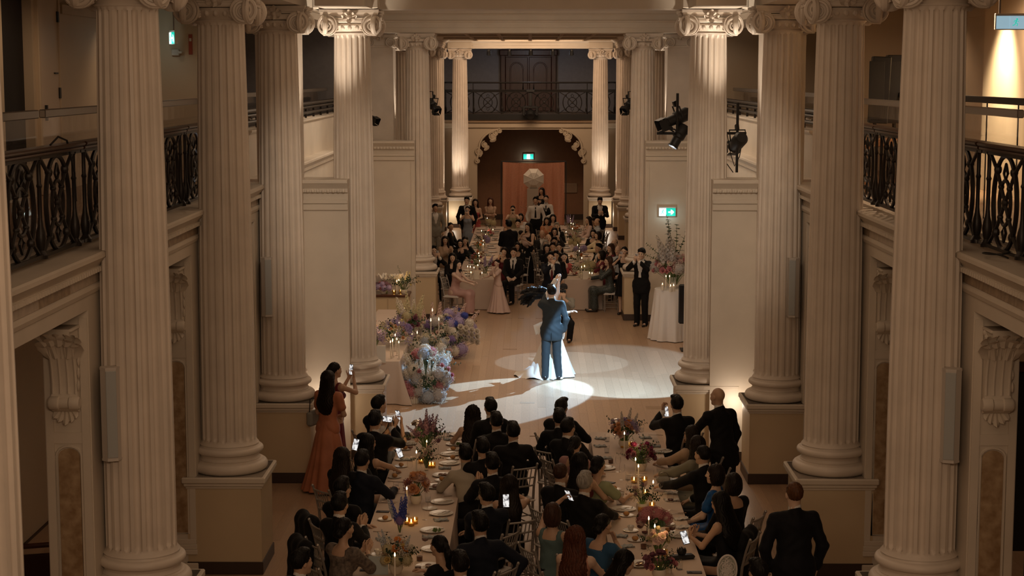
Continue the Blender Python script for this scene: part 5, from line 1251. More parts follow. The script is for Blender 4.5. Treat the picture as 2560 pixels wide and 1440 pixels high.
c = F_('I13', 'man in navy suit and red tie holding a phone aloft', 1266, 1050, yaw=196, pose='stand', hipz=.72, H=1.76, col='navy', tie='wine', hc='black', sk=2, arms=('lap', 'phone'), head=180, legs=[((-.10, .30, .52), (-.1, .1, .10)), ((.10, .30, .52), (.1, .1, .10))]); phone_for(c, 'white phone held aloft by the man in navy', 1, lit=False, pale=True)
F_('I14', 'woman with short hair in crimson jacket, far right table', 1400, 1052, yaw=-150, twist=-15, head=-172, fem=True, H=1.62, outfit='top', col='crimson', hair='crop', hc='black', sk=4, arms=('table', 'table'))
J = dict(yaw=130, twist=20, head=170)
F_('J1', 'woman with long dark hair and pale top, far right side', 1642, 682, yaw=110, head=120, fem=True, H=1.62, outfit='top', col='palepink', hair='half', hc='dark', sk=2)
F_('J2', 'woman with dark tied hair next to the pale top', 1684, 690, yaw=110, head=110, fem=True, H=1.62, outfit='top', col='stone', hair='bun', hc='dark', sk=1)
F_('J3', 'balding man in pale blue shirt, far right side', 1732, 700, yaw=100, head=110, H=1.70, outfit='shirt', col2='paleblue', hair='balding', hc='dark', sk=1)
F_('J4', 'woman with dark hair in black, next to the cream jacket', 1692, 815, **J, fem=True, H=1.62, outfit='top', col='black', hair='bob', hc='black', sk=2)
F_('J5', 'woman in cream jacket with curled dark hair', 1738, 835, yaw=110, head=120, fem=True, H=1.62, outfit='top', col='cream', hair='bob', hc='dark', sk=2, arms=('table', 'reach'))
F_('J6', 'man in black with dark skin tone hair line, far right side', 1746, 960, yaw=110, head=130, H=1.72, col='black', hc='black', sk=1)
F_('J7', 'woman with dark reddish hair in front of the man in black', 1772, 1030, yaw=100, head=100, fem=True, H=1.62, outfit='dress', col='wine', hair='bob', hc='dark', sk=1, arms=('chin', 'table'))
F_('J8', 'man with glasses and bald crown by the right far column', 1902, 918, yaw=150, head=140, H=1.72, col='charcoal', hair='balding', hc='dark', sk=2, glasses=True)
F_('J9', 'bald man beside the woman filming, right far column', 1940, 985, yaw=165, head=160, H=1.74, outfit='shirt', col2='paleblue', hair='bald', sk=2)
c = F_('J10', 'woman in black dress standing and filming by the right far column', 2002, 994, yaw=164, pose='stand', fem=True, H=1.64, outfit='dress', sleeves='short', col='black', hair='updo', hc='black', sk=2, arms=('phone', 'phone'), hem=.45, flare=.22); phone_for(c, 'dark phone of the woman in black by the right far column', lit=False, pale=True)
F_('J11', 'woman in sparkling black dress with long brown hair, table corner', 1842, 1092, yaw=96, head=110, fem=True, H=1.66, outfit='dress', sleeves='long', col='sparkle', hair='longwave', hc='brown', sk=2, arms=('chin', 'table'))
F_('J12', 'woman with long auburn hair behind the sparkling dress', 1864, 962, yaw=110, head=130, fem=True, H=1.64, outfit='dress', col='wine', hair='long', hc='brown', sk=2)
F_('K1', 'guest in peach at the flower laden head table', (925 - 1060) * 4, (760 - 380) * 4, yaw=-90, head=-120, fem=True, H=1.62, outfit='dress', sleeves='none', col='peach', hair='half', hc='dark', sk=2)
# ================================================================== TABLES, CHAIRS, TABLEWARE, FLOWERS
CLOTH = mat('table_linen', (.62, .50, .42), .8, var=.05, scale=3, bump=.1, bscale=200)
CLOTHW = mat('white_linen', (.74, .70, .67), .8, bump=.1, bscale=200)
WOODD = mat('dark_varnished_wood', (.10, .035, .018), .3, var=.4, scale=6, stretch=(1, 8, 8))
def cloth_mesh(hx, hy, z, flare=.07, amp=.02, folds=30, seed=1, m=CLOTH, hem=.012, sheetend=0):
    r = random.Random(seed); per = []; rc = .03
    def corner(cx, cy, a0):
        for i in range(7): a = a0 + PI / 2 * i / 6; per.append((cx + rc * math.cos(a), cy + rc * math.sin(a), math.cos(a), math.sin(a), 1 - abs(i - 3) / 3.5))
    def edge(x0, y0, x1, y1, nx, ny):
        n = max(2, int(math.hypot(x1 - x0, y1 - y0) / .05))
        for i in range(1, n): t = i / n; per.append((x0 + (x1 - x0) * t, y0 + (y1 - y0) * t, nx, ny, 0))
    corner(hx - rc, hy - rc, 0); edge(hx - rc, hy, -hx + rc, hy, 0, 1); corner(-hx + rc, hy - rc, PI / 2); edge(-hx, hy - rc, -hx, -hy + rc, -1, 0)
    corner(-hx + rc, -hy + rc, PI); edge(-hx + rc, -hy, hx - rc, -hy, 0, -1); corner(hx - rc, -hy + rc, 1.5 * PI); edge(hx, -hy + rc, hx, hy - rc, 1, 0)
    n = len(per); V = []; F = []; rows = 12; ph = [r.uniform(0, 6.28) for _ in range(4)]; s = 0
    for k in range(rows):
        t = k / (rows - 1); zz = z - (z - hem) * t ** 1.1; s = 0
        for i, (x, y, nx, ny, cw) in enumerate(per):
            s += .05; w = amp * t * (math.sin(s * folds / 4 + ph[0]) + .6 * math.sin(s * folds / 9 + ph[1])) + flare * t ** 1.4 * (.45 + 1.3 * cw)
            rr = .006 * min(1, k)
            V.append((x + nx * (w + rr), y + ny * (w + rr), zz))
    for k in range(rows - 1):
        for i in range(n): F.append((k * n + i, (k + 1) * n + i, (k + 1) * n + (i + 1) % n, k * n + (i + 1) % n))
    b = MB().add(V, F); b.add([(x, y, z) for x, y, *_ in per], [tuple(range(n))])
    return b.mesh('tablecloth', m, True, 60)
def table(label, clabel, x0, x1, y0, y1, seed, m=CLOTH, **k):
    cx, cy = (x0 + x1) / 2, (y0 + y1) / 2; hx, hy = (x1 - x0) / 2, (y1 - y0) / 2
    t = thing('banquet_table', label, 'table', (cx, cy, 0))
    MB().bbox(-hx + .01, hx - .01, -hy + .01, hy - .01, .72, .748, .006).build('tabletop', WOODD, t)
    for sx in (-1, 1):
        for yy in np.linspace(-hy + .25, hy - .25, max(2, int(hy * 2 / 1.8) + 1)): MB().tube([(sx * (hx - .12), yy, 0), (sx * (hx - .12), yy, .72)], .02, 8).build('leg', STEEL, t)
    c = put('tablecloth', cloth_mesh(hx, hy, .754, seed=seed, m=m, **k), None, (cx, cy, 0)); tag(c, clabel, 'tablecloth'); return t
TZ = .754
table('long banquet table on the left of the near hall', 'pale linen cloth on the long near left table', -1.80, -.86, 13.2, 24.1, 1)
table('long banquet table on the right of the near hall', 'pale linen cloth on the long near right table', .85, 1.79, 13.2, 24.15, 2)
table('long banquet table on the left of the far hall', 'pale linen cloth of the far left table, hanging to the floor', -1.80, -.87, 42.5, 57.5, 3, flare=.10)
table('long banquet table on the right of the far hall', 'pale linen cloth of the far right table, hanging to the floor', .86, 1.80, 42.5, 58.0, 4, flare=.08)
table('bridal table along the left of the crossing', 'cream linen cloth of the bridal table, gathered at its near end', -3.28, -2.30, 30.2, 37.0, 5, flare=.20, amp=.035, folds=18)
# round cocktail table with a gathered white cloth
rt = thing('cocktail_table', 'tall round cocktail table beside the right far pedestal', 'table', (3.16, 37.75, 0))
MB().lathe([(0, 1.09), (.41, 1.09), (.41, 1.115), (0, 1.115)], 32).build('tabletop', WOODD, rt); MB().lathe([(.22, 0), (.22, .02), (.03, .05), (.03, 1.09), (0, 1.09)], 16).build('pedestal', STEEL, rt)
V = []; F = []; n = 90
for k in range(14):
    t = k / 13
    for j in range(n):
        a = 2 * PI * j / n; r = .42 + t ** 1.3 * .09 + .05 * t * math.sin(a * 11 + 1.3 * math.sin(a * 2)) + .02 * t * math.sin(a * 23)
        V.append((r * math.cos(a), r * math.sin(a), 1.125 - 1.11 * t))
for k in range(13):
    for j in range(n): F.append((k * n + j, (k + 1) * n + j, (k + 1) * n + (j + 1) % n, k * n + (j + 1) % n))
F.append(tuple(range(n)))
tag(MB().add(V, F).build('tablecloth', CLOTHW, None, (3.16, 37.75, 0), ang=60), 'white gathered cloth of the tall round cocktail table', 'tablecloth')
# sideboard against the left far panel
sb = thing('sideboard', 'low sideboard with dark timber top behind the left bright column', 'sideboard', (-3.40, 38.75, 0))
MB().bbox(-.68, .68, -.32, .32, .06, .84, .01).build('body', PLASTER_D, sb); MB().bbox(-.72, .70, -.36, .34, .84, .90, .012).build('top', WOODD, sb)
for k in range(3): MB().bbox(-.64 + .43 * k, -.24 + .43 * k, -.335, -.32, .12, .80, .006).build('door', PLASTER_D, sb)

# ---- chairs
SILV = mat('silver_painted_wood', (.34, .31, .28), .35, metal=.4)
def chair_parts():
    P = {}
    P['seat'] = MB().bbox(-.20, .20, -.20, .20, .425, .455, .012).bbox(-.18, .18, -.18, .18, .455, .475, .012).mesh('seat', [CLOTHW], True)
    P['leg'] = MB().tube([(0, 0, 0), (0, .0, .2), (0, 0, .43)], [.012, .016, .018], 7).mesh('leg', SILV)
    b = MB()
    for z in (.15, .25): b.tube([(-.17, -.17, z), (.17, -.17, z)], .009, 6).tube([(-.17, .17, z), (.17, .17, z)], .009, 6).tube([(-.17, -.17, z - .03), (-.17, .17, z - .03)], .009, 6).tube([(.17, -.17, z - .03), (.17, .17, z - .03)], .009, 6)
    P['stretcher'] = b.mesh('stretcher', SILV)
    P['back_post'] = MB().tube([(0, 0, .43), (0, -.02, .62), (0, -.06, .80), (0, -.10, .92)], [.018, .016, .014, .015], 7).ball((0, -.105, .925), .018, 8, 5).mesh('back_post', SILV)
    P['back_rail'] = MB().tube([(-.17, 0, 0), (-.06, -.015, .0), (.06, -.015, 0), (.17, 0, 0)], .012, 6).mesh('back_rail', SILV)
    b = MB()
    for x in (-.10, -.05, 0, .05, .10): b.tube([(x, -.03, .64), (x, -.095, .87)], .007, 5).ball((x, -.06, .755), .011, 6, 4)
    P['spindles'] = b.mesh('spindle_row', SILV); return P
CP = chair_parts()
def chair(x, y, yaw, label):
    t = thing('chiavari_chair', label, 'chair', (x, y, 0), yaw, 'silver chiavari chairs')
    put('seat', CP['seat'], t)
    for sx in (-1, 1): put('leg', CP['leg'], t, (sx * .17, .17, 0)); put('leg', CP['leg'], t, (sx * .17, -.17, 0)); put('back_post', CP['back_post'], t, (sx * .175, -.17, 0))
    put('stretcher', CP['stretcher'], t)
    for z, dy in ((.64, -.20), (.75, -.225), (.88, -.26)): put('back_rail', CP['back_rail'], t, (0, dy, z))
    put('spindle_row', CP['spindles'], t, (0, -.17, 0)); return t
for key, p in PE.items():
    if p['pose'] == 'sit':
        a = math.radians(p['yaw']); L = p['o']['label'].replace(',', '').split(' ')
        chair(p['at'][0] + .02 * math.sin(a), p['at'][1] - .02 * math.cos(a), a, 'silver chair of the ' + ' '.join(L[:12]))
chair(-2.35, 46.6, math.radians(-90), 'empty silver chair beside the far left table')
chair(.35, 47.3, math.radians(-70), 'empty silver chair in the far aisle')
def jacket(label, px, z, yaw):
    x, y = atz(*px, z); g = Grid((-.32, -.22, -.55), (.32, .22, .15), .022)
    g.cap((-.17, 0, .0), (.17, 0, .0), .07, .07, .05); g.cap((-.15, 0, -.02), (-.13, -.02, -.42), .10, .12, .06, (0, 1, 0), .55); g.cap((.15, 0, -.02), (.13, -.02, -.42), .10, .12, .06, (0, 1, 0), .55); g.cap((0, -.02, -.1), (0, -.03, -.4), .12, .13, .06, (0, 1, 0), .45)
    for s in (-1, 1): g.cap((s * .20, 0, -.03), (s * .25, -.02, -.38), .06, .05, .03)
    V, F = g.mesh(); V = V + .008 * np.sin(V[:, [2, 0, 1]] * 37)
    o = put('jacket', np_mesh('jacket', [(V, F, 0)], [FAB['black']]), None, (x, y, z), yaw); tag(o, label, 'jacket')
jacket('black jacket over a chair back, behind the man clapping in black', (768, 1300), .84, math.radians(-62))
jacket('black jacket over a chair back, bottom left beside the lace top', (752, 1362), .84, math.radians(-62))
jacket('black jacket over a chair back behind the woman scrolling a phone', (1868, 1340), .86, math.radians(66))

# ---- tableware
CHINA = mat('white_china', (.70, .66, .60), .2); BREAD = mat('bread_crust', (.45, .22, .07), .6, var=.3, scale=30); NAP = mat('blue_grey_napkin', (.40, .43, .44), .85, bump=.2, bscale=90); NAPW = mat('white_napkin', (.62, .60, .58), .85, bump=.2, bscale=90)
WINE = mat('red_wine', (.06, .008, .006), .1); COLA = mat('dark_drink', (.09, .03, .012), .15); SILVER = mat('cutlery_silver', (.55, .50, .44), .2, metal=1.0); GREENF = mat('salad_green', (.10, .16, .04), .6); SAUCE = mat('meat_brown', (.13, .05, .025), .5)
FLAME = mat('candle_flame', (1, .6, .2), .5, emit=(1.0, .70, .34), es=9.0); WAX = mat('ivory_wax', (.78, .70, .58), .45); VOT = glass('amber_glass', (1, .86, .55), .05, .35)
M_PL = MB().lathe([(0, .0), (.085, .0), (.135, .016), (.14, .02), (.135, .02), (.088, .006), (0, .006)], 36).mesh('dish', CHINA)
M_BP = MB().lathe([(0, .0), (.055, .0), (.085, .011), (.088, .014), (.083, .014), (.056, .005), (0, .005)], 28).mesh('dish', CHINA)
M_RO = MB().ball((0, 0, .025), (.038, .032, .026), 14, 8).mesh('bread_roll', BREAD)
def fork():
    b = MB(); b.tube([(0, -.09, .004), (0, .02, .008), (0, .05, .004)], [.0035, .0025, .004], 6)
    for x in (-.008, 0, .008): b.tube([(x * .6, .05, .004), (x, .075, .004), (x, .10, .006)], .0016, 4)
    return b.mesh('fork', SILVER)
M_FK = fork(); M_KN = MB().tube([(0, -.10, .004), (0, 0, .005)], .0045, 6).bbox(-.008, .008, 0, .11, .002, .005, .001).mesh('knife', SILVER)
M_FOOD = MB().ball((.02, .01, .012), (.05, .035, .016), 10, 6).ball((-.03, -.02, .010), (.03, .03, .014), 9, 5).ball((.01, -.04, .008), (.02, .02, .01), 8, 5).mesh('leftover_food', SAUCE)
M_GRN = MB().mesh('salad', GREENF)
b = MB()
for k in range(9): leaf_blade(b, .04, .014, .02, T(.02 * math.cos(k * 2.4) * (k % 3), .02 * math.sin(k * 2.4) * (k % 3), .008) @ RZ(k * 2.4) @ RX(-.9), 3, .003)
M_GRN = b.mesh('salad', GREENF)
M_WG = MB().lathe([(.034, 0), (.033, .004), (.006, .010), (.0045, .085), (.012, .095), (.034, .118), (.040, .15), (.034, .20), (.033, .20), (.038, .15), (.032, .12), (0, .10)], 20, cap=False).mesh('wine_bowl', GLASS)
M_WI = MB().lathe([(0, .102), (.031, .121), (.0365, .137), (0, .137)], 18).mesh('wine', WINE)
M_TU = MB().lathe([(0, 0), (.032, 0), (.037, .10), (.035, .10), (.030, .006), (0, .006)], 18, cap=False).mesh('tumbler_wall', GLASS)
M_TD = MB().lathe([(0, .007), (.030, .007), (.0325, .05), (0, .05)], 16).mesh('drink', COLA); M_TW = MB().lathe([(0, .007), (.030, .007), (.033, .06), (0, .06)], 16).mesh('drink', glass('water', (.9, .92, .94), .05, .3))
M_CU = MB().lathe([(0, .008), (.024, .008), (.04, .06), (.037, .06), (.022, .012), (0, .012)], 22, cap=False).tube([(.036, 0, .05), (.058, 0, .045), (.056, 0, .025), (.03, 0, .022)], .004, 6).mesh('cup', CHINA)
def napkin_mesh(m, s=1):
    V = []; F = []; n = 9
    for i in range(n):
        for j in range(n):
            u, v = i / (n - 1) - .5, j / (n - 1) - .5; V.append((u * .15 * s + .01 * math.sin(v * 9), v * .10 * s + .01 * math.sin(u * 11 + 1), .014 + .012 * math.sin(u * 14 + v * 5) * (1 - abs(v)) + .008 * math.sin(v * 21)))
    for i in range(n - 1):
        for j in range(n - 1): F.append((i * n + j, (i + 1) * n + j, (i + 1) * n + j + 1, i * n + j + 1))
    b = MB().add(V, F); b.add([(x, y, max(z - .012, 0)) for x, y, z in V], [f[::-1] for f in F]); return b.mesh('napkin', m, True, 80)
M_NA = napkin_mesh(NAP); M_NW = napkin_mesh(NAPW, 1.1)
ITEMS = []
def item(kind, cat, parts, loc, rz, desc, tname):
    t = put(kind, None, None, loc, rz); t.empty_display_size = .05; t['category'] = cat; made = {}
    for nm, me, off, r in parts: put(nm, me, t, off, r)
    ITEMS.append((t, desc, tname)); return t
def plate(px, tn, food=0, fork=True, z=TZ):
    x, y = atz(*px, z) if px[0] > 50 else px
    ps = [('dish', M_PL, None, None)]
    if food == 1: ps.append(('leftover_food', M_FOOD, (0, 0, .006), rnd.random() * 6))
    if food == 2: ps.append(('salad', M_GRN, (.04, -.02, .004), rnd.random() * 6))
    if fork: ps += [('fork', M_FK, (-.02, 0, .016), rnd.uniform(-1.2, -.5)), ('knife', M_KN, (.03, 0, .018), rnd.uniform(-1.2, -.5))]
    item('dinner_plate', 'plate', ps, (x, y, z), 0, ['cleared white dinner plate', 'white dinner plate with leftovers', 'white dinner plate with salad leaves'][food], tn)
def breadplate(px, tn, roll=True, z=TZ):
    x, y = atz(*px, z)
    item('bread_plate', 'plate', [('dish', M_BP, None, None)], (x, y, z), 0, 'small white bread plate', tn)
    if roll: o = put('bread_roll', M_RO, None, (x, y, z + .005), rnd.random() * 6); o['category'] = 'bread'; ITEMS.append((o, 'bread roll', tn))
def wine(px, tn, fill=True, z=TZ):
    x, y = atz(*px, z); item('wine_glass', 'glass', [('wine_bowl', M_WG, None, None)] + ([('wine', M_WI, None, None)] if fill else [('foot', MB().lathe([(0, .001), (.03, .001), (.03, .003), (0, .004)], 14).mesh('foot', GLASS), None, None)]), (x, y, z), 0, 'stemmed glass of red wine' if fill else 'empty stemmed wine glass', tn)
def tumbler(px, tn, fill=1, z=TZ):
    x, y = atz(*px, z); item('tumbler', 'glass', [('tumbler_wall', M_TU, None, None), ('drink', M_TD if fill == 1 else M_TW, None, None)], (x, y, z), 0, 'clear tumbler of dark drink' if fill == 1 else 'clear tumbler of water', tn)
def napkin(px, tn, white=False, z=TZ):
    x, y = atz(*px, z) if px[0] > 50 else px; o = put('napkin', M_NW if white else M_NA, None, (x, y, z), rnd.uniform(-.4, .4)); o['category'] = 'napkin'; ITEMS.append((o, 'crumpled white napkin' if white else 'crumpled blue grey napkin', tn))
def cup(px, tn, z=TZ):
    x, y = atz(*px, z); item('coffee_cup', 'cup', [('cup', M_CU, (0, 0, .004), None), ('saucer', M_BP, None, None)], (x, y, z), rnd.random() * 6, 'coffee cup on saucer', tn)
def cutlery(px, tn, kind=0, z=TZ):
    x, y = atz(*px, z); o = put('fork' if kind == 0 else 'knife', M_FK if kind == 0 else M_KN, None, (x, y, z), rnd.uniform(1.2, 1.9)); o['category'] = 'cutlery'; ITEMS.append((o, 'loose silver ' + ('fork' if kind == 0 else 'knife'), tn))
LT, RT_ = 'near left table', 'near right table'
for p, f in (((1147, 1088), 0), ((1140, 1112), 2), ((1126, 1137), 0), ((1124, 1160), 0), ((1108, 1190), 1), ((1087, 1218), 1), ((1106, 1257), 0), ((1103, 1286), 0), ((1081, 1328), 2), ((1072, 1419), 1), ((1018, 1110), 0), ((925, 1409), 0), ((1085, 1375), 0)): plate(p, LT, f)
for p in ((1133, 1126), (1132, 1148), (1104, 1202), (1013, 1124), (1003, 1167), (987, 1194), (963, 1300)): breadplate(p, LT)
breadplate((1075, 1273), LT, False)
for p in ((1026, 1142), (1063, 1378), (1022, 1120)): wine(p, LT)
for p in ((1042, 1235), (1058, 1190), (1090, 1150), (1078, 1290), (1025, 1190), (1062, 1300)): wine(p, LT, False)
for p, f in (((1049, 1402), 1), ((1045, 1428), 1), ((1122, 1092), 2), ((1100, 1098), 2), ((1032, 1225), 2), ((1070, 1255), 2), ((1015, 1300), 2), ((990, 1225), 2)): tumbler(p, LT, f)
for p in ((1124, 1100), (1017, 1151), (1103, 1302), (960, 1350), (1075, 1345), (1112, 1172)): napkin(p, LT)
cup((945, 1388), LT); cup((1005, 1150), LT)
for p, k in (((975, 1255), 0), ((968, 1258), 1), ((1000, 1235), 0), ((1110, 1242), 1), ((955, 1330), 0), ((990, 1205), 1), ((1090, 1205), 0)): cutlery(p, LT, k)
for p, f in (((1598, 1413), 1), ((1512, 1172), 0), ((1680, 1205), 0), ((1560, 1275), 0), ((1700, 1340), 0), ((1655, 1130), 0)): plate(p, RT_, f)
for p in ((1588, 1352), (1566, 1290), (1535, 1225), (1670, 1330)): breadplate(p, RT_)
for p in ((1680, 1350), (1676, 1276), (1612, 1360), (1600, 1345)): wine(p, RT_)
for p in ((1555, 1200), (1572, 1250), (1575, 1230), (1640, 1215), (1600, 1262), (1650, 1240), (1545, 1180), (1612, 1185)): wine(p, RT_, False)
for p, f in (((1527, 1158), 1), ((1554, 1240), 1), ((1609, 1372), 1), ((1517, 1132), 2), ((1604, 1080), 2), ((1518, 1104), 2), ((1548, 1262), 2), ((1699, 1424), 2), ((1620, 1150), 2), ((1570, 1200), 2), ((1648, 1185), 2), ((1655, 1300), 2)): tumbler(p, RT_, f)
for p in ((1501, 1098), (1501, 1117), (1614, 1096), (1637, 1117), (1515, 1147), (1655, 1150), (1551, 1342), (1566, 1368)): napkin(p, RT_)
for p in ((1677, 1234), (1680, 1252), (1704, 1299), (1708, 1320)): napkin(p, RT_, True)
cup((1577, 1328), RT_); cup((1552, 1245), RT_); cup((1668, 1312), RT_)
for p, k in (((1545, 1270), 1), ((1690, 1286), 0), ((1695, 1284), 1), ((1590, 1188), 0), ((1640, 1088), 1), ((1530, 1180), 1), ((1585, 1215), 0)): cutlery(p, RT_, k)
# far tables, two settings per seat
for tn, x0, x1, y1 in (('far left table', -1.58, -1.08, 57), ('far right table', 1.08, 1.58, 57.4)):
    for k in range(12):
        y = 43.3 + k * 1.18
        for s, xx in ((0, x0), (1, x1)):
            plate((xx + rnd.uniform(-.04, .04), y + rnd.uniform(-.15, .15)), tn, rnd.choice([0, 1, 0]), False)
            o = put('tumbler', None, None, (xx + (.16 if s == 0 else -.16), y + .2, TZ)); o['category'] = 'glass'; ITEMS.append((o, 'small clear tumbler', tn))
            put('tumbler_wall', M_TU, o); put('drink', rnd.choice([M_TD, M_TW, M_TW]), o)
        if k % 2 == 0: napkin((x0 + rnd.uniform(-.1, .1), y + .45), tn); napkin((x1 + rnd.uniform(-.1, .1), y + .45), tn)
by = {}
for o, d, tn in ITEMS: by.setdefault((d, tn), []).append(o)
for (d, tn), os_ in by.items():
    os_.sort(key=lambda o: (-o.location.y, o.location.x))
    for i, o in enumerate(os_):
        o['label'] = f'{d}, {nth(i)} from the far end of the {tn}' if len(os_) > 1 else f'{d}, the only one on the {tn}'
        o['group'] = o.name.split('.')[0].replace('_', ' ') + 's on the ' + tn
# phones and bags lying about
def lying(label, px, rz, z=TZ):
    x, y = atz(*px, z); t = thing('phone', label, 'phone', (x, y, z + .006)); t.rotation_euler = (RZ(rz) @ RX(-PI / 2)).to_euler(); put('case', PH_B, t); put('screen', PH_D, t); put('lens', PH_L, t)
lying('dark phone lying crosswise on the left table edge, near the blue delphiniums', (957, 1280), 1.5)
lying('dark phone on the left table corner beside the white card', (918, 1426), 1.6)
lying('dark phone at the bottom right corner of the near right table', (1736, 1432), 1.55)
lying('dark phone near the white collared man, near right table middle', (1523, 1207), 1.0)
def clutch():
    x, y = atz(1704, 1398, TZ); t = thing('clutch_bag', 'black clutch with a feathery bow on the near right table', 'bag', (x, y, TZ), .3)
    MB().bbox(-.14, .14, -.05, .05, 0, .05, .02).build('bag_body', BLACK, t); b = MB()
    for k in range(14): leaf_blade(b, .10, .02, .05, T(0, 0, .045) @ RZ(k * .45) @ RX(-.5 - .3 * (k % 3)), 4, .004)
    b.build('feather_bow', BLACK, t)
    x, y = atz(1658, 1206, TZ); t = thing('handbag', 'small grey beaded handbag with arched handle, near right table', 'bag', (x, y, TZ), .1)
    t.scale = (.72, .72, .72); MB().bbox(-.12, .12, -.05, .05, 0, .10, .03).build('bag_body', FAB['grey'], t); MB().tube([(.09 * math.cos(a), 0, .09 + .09 * math.sin(a)) for a in np.linspace(0, PI, 10)], .006, 6).build('handle', SILVER, t)
clutch()
# lace oval
x, y = atz(1818, 1424, 1.02); t = thing('lace_fan', 'white lace oval standing up at the bottom edge, near right table', 'fan', (x, y, .60), .1); t.scale = (.72, .72, .76)
b = MB().tube([(.13 * math.cos(a), 0, .55 + .19 * math.sin(a)) for a in np.linspace(0, 2 * PI, 30, endpoint=False)], .014, 6, closed=True); b.tube([(0, 0, .0), (0, 0, .37)], .014, 6); b.build('rim', CLOTHW, t)
b = MB()
for k in range(16):
    P, R = spiral((-1) ** k, .045, 1.4, 16); cx, cz = .075 * math.cos(k * 2.4) * (k / 16) ** .5, .125 * math.sin(k * 2.4) * (k / 16) ** .5
    b.tube([(cx + p[0] * .9, -.004, .55 + cz + p[2]) for p in P], [r * .5 for r in R], 4)
b.prism([(.125 * math.cos(a), .55 + .185 * math.sin(a)) for a in np.linspace(0, 2 * PI, 24, endpoint=False)], -.003, .0, 'y') if False else None; b.build('lace', CLOTHW, t); MB().prism([(.125 * math.cos(a), .55 + .185 * math.sin(a)) for a in np.linspace(0, 2 * PI, 24, endpoint=False)], .0, .004, 'y').build('mesh_backing', mat('lace_backing', (.34, .36, .31), .8), t)

# ---- candles
M_TAP = MB().lathe([(0, 0), (.010, 0), (.0085, .25), (.004, .258), (0, .258)], 10).mesh('wax', WAX); M_FL = MB().lathe([(0, 0), (.006, .006), (.0085, .016), (.006, .030), (.002, .042), (0, .046)], 8).mesh('flame', FLAME)
M_HOL = MB().lathe([(0, 0), (.034, 0), (.034, .006), (.012, .012), (.014, .05), (.011, .05), (.010, .02), (0, .02)], 14, cap=False).mesh('glass_holder', GLASS)
M_SLE = MB().lathe([(.034, .0), (.034, .22), (.032, .22), (.032, .0)], 16, cap=False).mesh('glass_sleeve', GLASS)
M_VOG = MB().lathe([(0, 0), (.036, 0), (.04, .07), (.038, .07), (.034, .004), (0, .004)], 16, cap=False).mesh('votive_glass', VOT); M_VOW = MB().lathe([(0, .005), (.028, .005), (.028, .03), (0, .03)], 12).mesh('wax', WAX)
M_PIL = MB().lathe([(0, 0), (.032, 0), (.032, .12), (.025, .124), (0, .118)], 14).mesh('wax', WAX)
CN = {}
def candle(loc, kind, where, s=1.0):
    t = put('taper_candle' if kind == 'taper' else 'votive_candle' if kind == 'votive' else 'pillar_candle', None, None, loc); t.empty_display_size = .05; t['category'] = 'candle'; t.scale = (1, 1, s)
    if kind == 'taper': put('wax', M_TAP, t, (0, 0, .02)); put('flame', M_FL, t, (0, 0, .285)); put('glass_holder', M_HOL, t)
    elif kind == 'votive': put('votive_glass', M_VOG, t); put('wax', M_VOW, t); put('flame', M_FL, t, (0, 0, .032))
    else: put('wax', M_PIL, t); put('flame', M_FL, t, (0, 0, .122)); put('glass_sleeve', M_SLE, t)
    CN.setdefault((t.name.split('.')[0], where), []).append(t); return t
def taper_f(px, where, z=TZ, dz=.30, s=1.0, stand=False):
    """taper whose flame shows at px"""
    x, y = atz(*px, z + dz * s); t = candle((x, y, z), 'taper', where, s)
    if stand: MB().tube([(0, 0, -z / s), (0, 0, .005)], .012, 8).lathe([(0, -z / s), (.05, -z / s), (.05, -z / s + .012), (0, -z / s + .015)], 14).build('stand', GLASS, t)
    return t
for p in ((1041, 1131), (1017, 1222), (987, 1388)): taper_f(p, LT)
for p in ((1075, 1163), (1082, 1163), (1018, 1304), (1028, 1308), (1037, 1303), (1053, 1152)): candle((*atz(p[0], p[1] + 6, TZ), TZ), 'votive', LT)
taper_f((1067, 1104), LT, s=.8); taper_f((1079, 1056), LT, s=.9)
for p in ((1589, 1149), (1596, 1166), (1633, 1206), (1622, 1297), (1637, 1316), (1561, 1084)): taper_f(p, RT_)
for p in ((1585, 1201), (1611, 1200), (1613, 1233), (1630, 1265), (1603, 1275), (1579, 1112), (1558, 1113), (1660, 1384), (1645, 1424)): candle((*atz(p[0], p[1] + 6, TZ), TZ), 'votive', RT_)
candle((*atz(1672, 1432, TZ), TZ), 'pillar', RT_)
for tn, L in (('far left table', ((632, 663), (575, 790), (615, 830), (592, 888), (592, 926), (547, 1014), (550, 1037), (557, 1090), (538, 1134), (500, 1157), (437, 1147), (463, 1150))), ('far right table', ((1466, 668), (1464, 692), (1470, 714), (1492, 721), (1485, 768), (1421, 801), (1522, 846), (1537, 931), (1555, 964), (1553, 992), (1582, 1014), (1578, 1062), (1606, 1143), (1576, 1152)))):
    for i, (cx, cy) in enumerate(L): taper_f((1060 + cx / 4, 380 + cy / 4), tn, s=1.0)
for (cx, cy), tn in (((580, 1265), 'far left table'), ((1575, 1265), 'far right table'), ((1655, 1265), 'far right table'), ((1680, 1268), 'far right table'), ((690, 820), 'far left table'), ((470, 1260), 'far left table')): candle((*atz(1060 + cx / 4, 380 + cy / 4, TZ), TZ), 'pillar', tn)
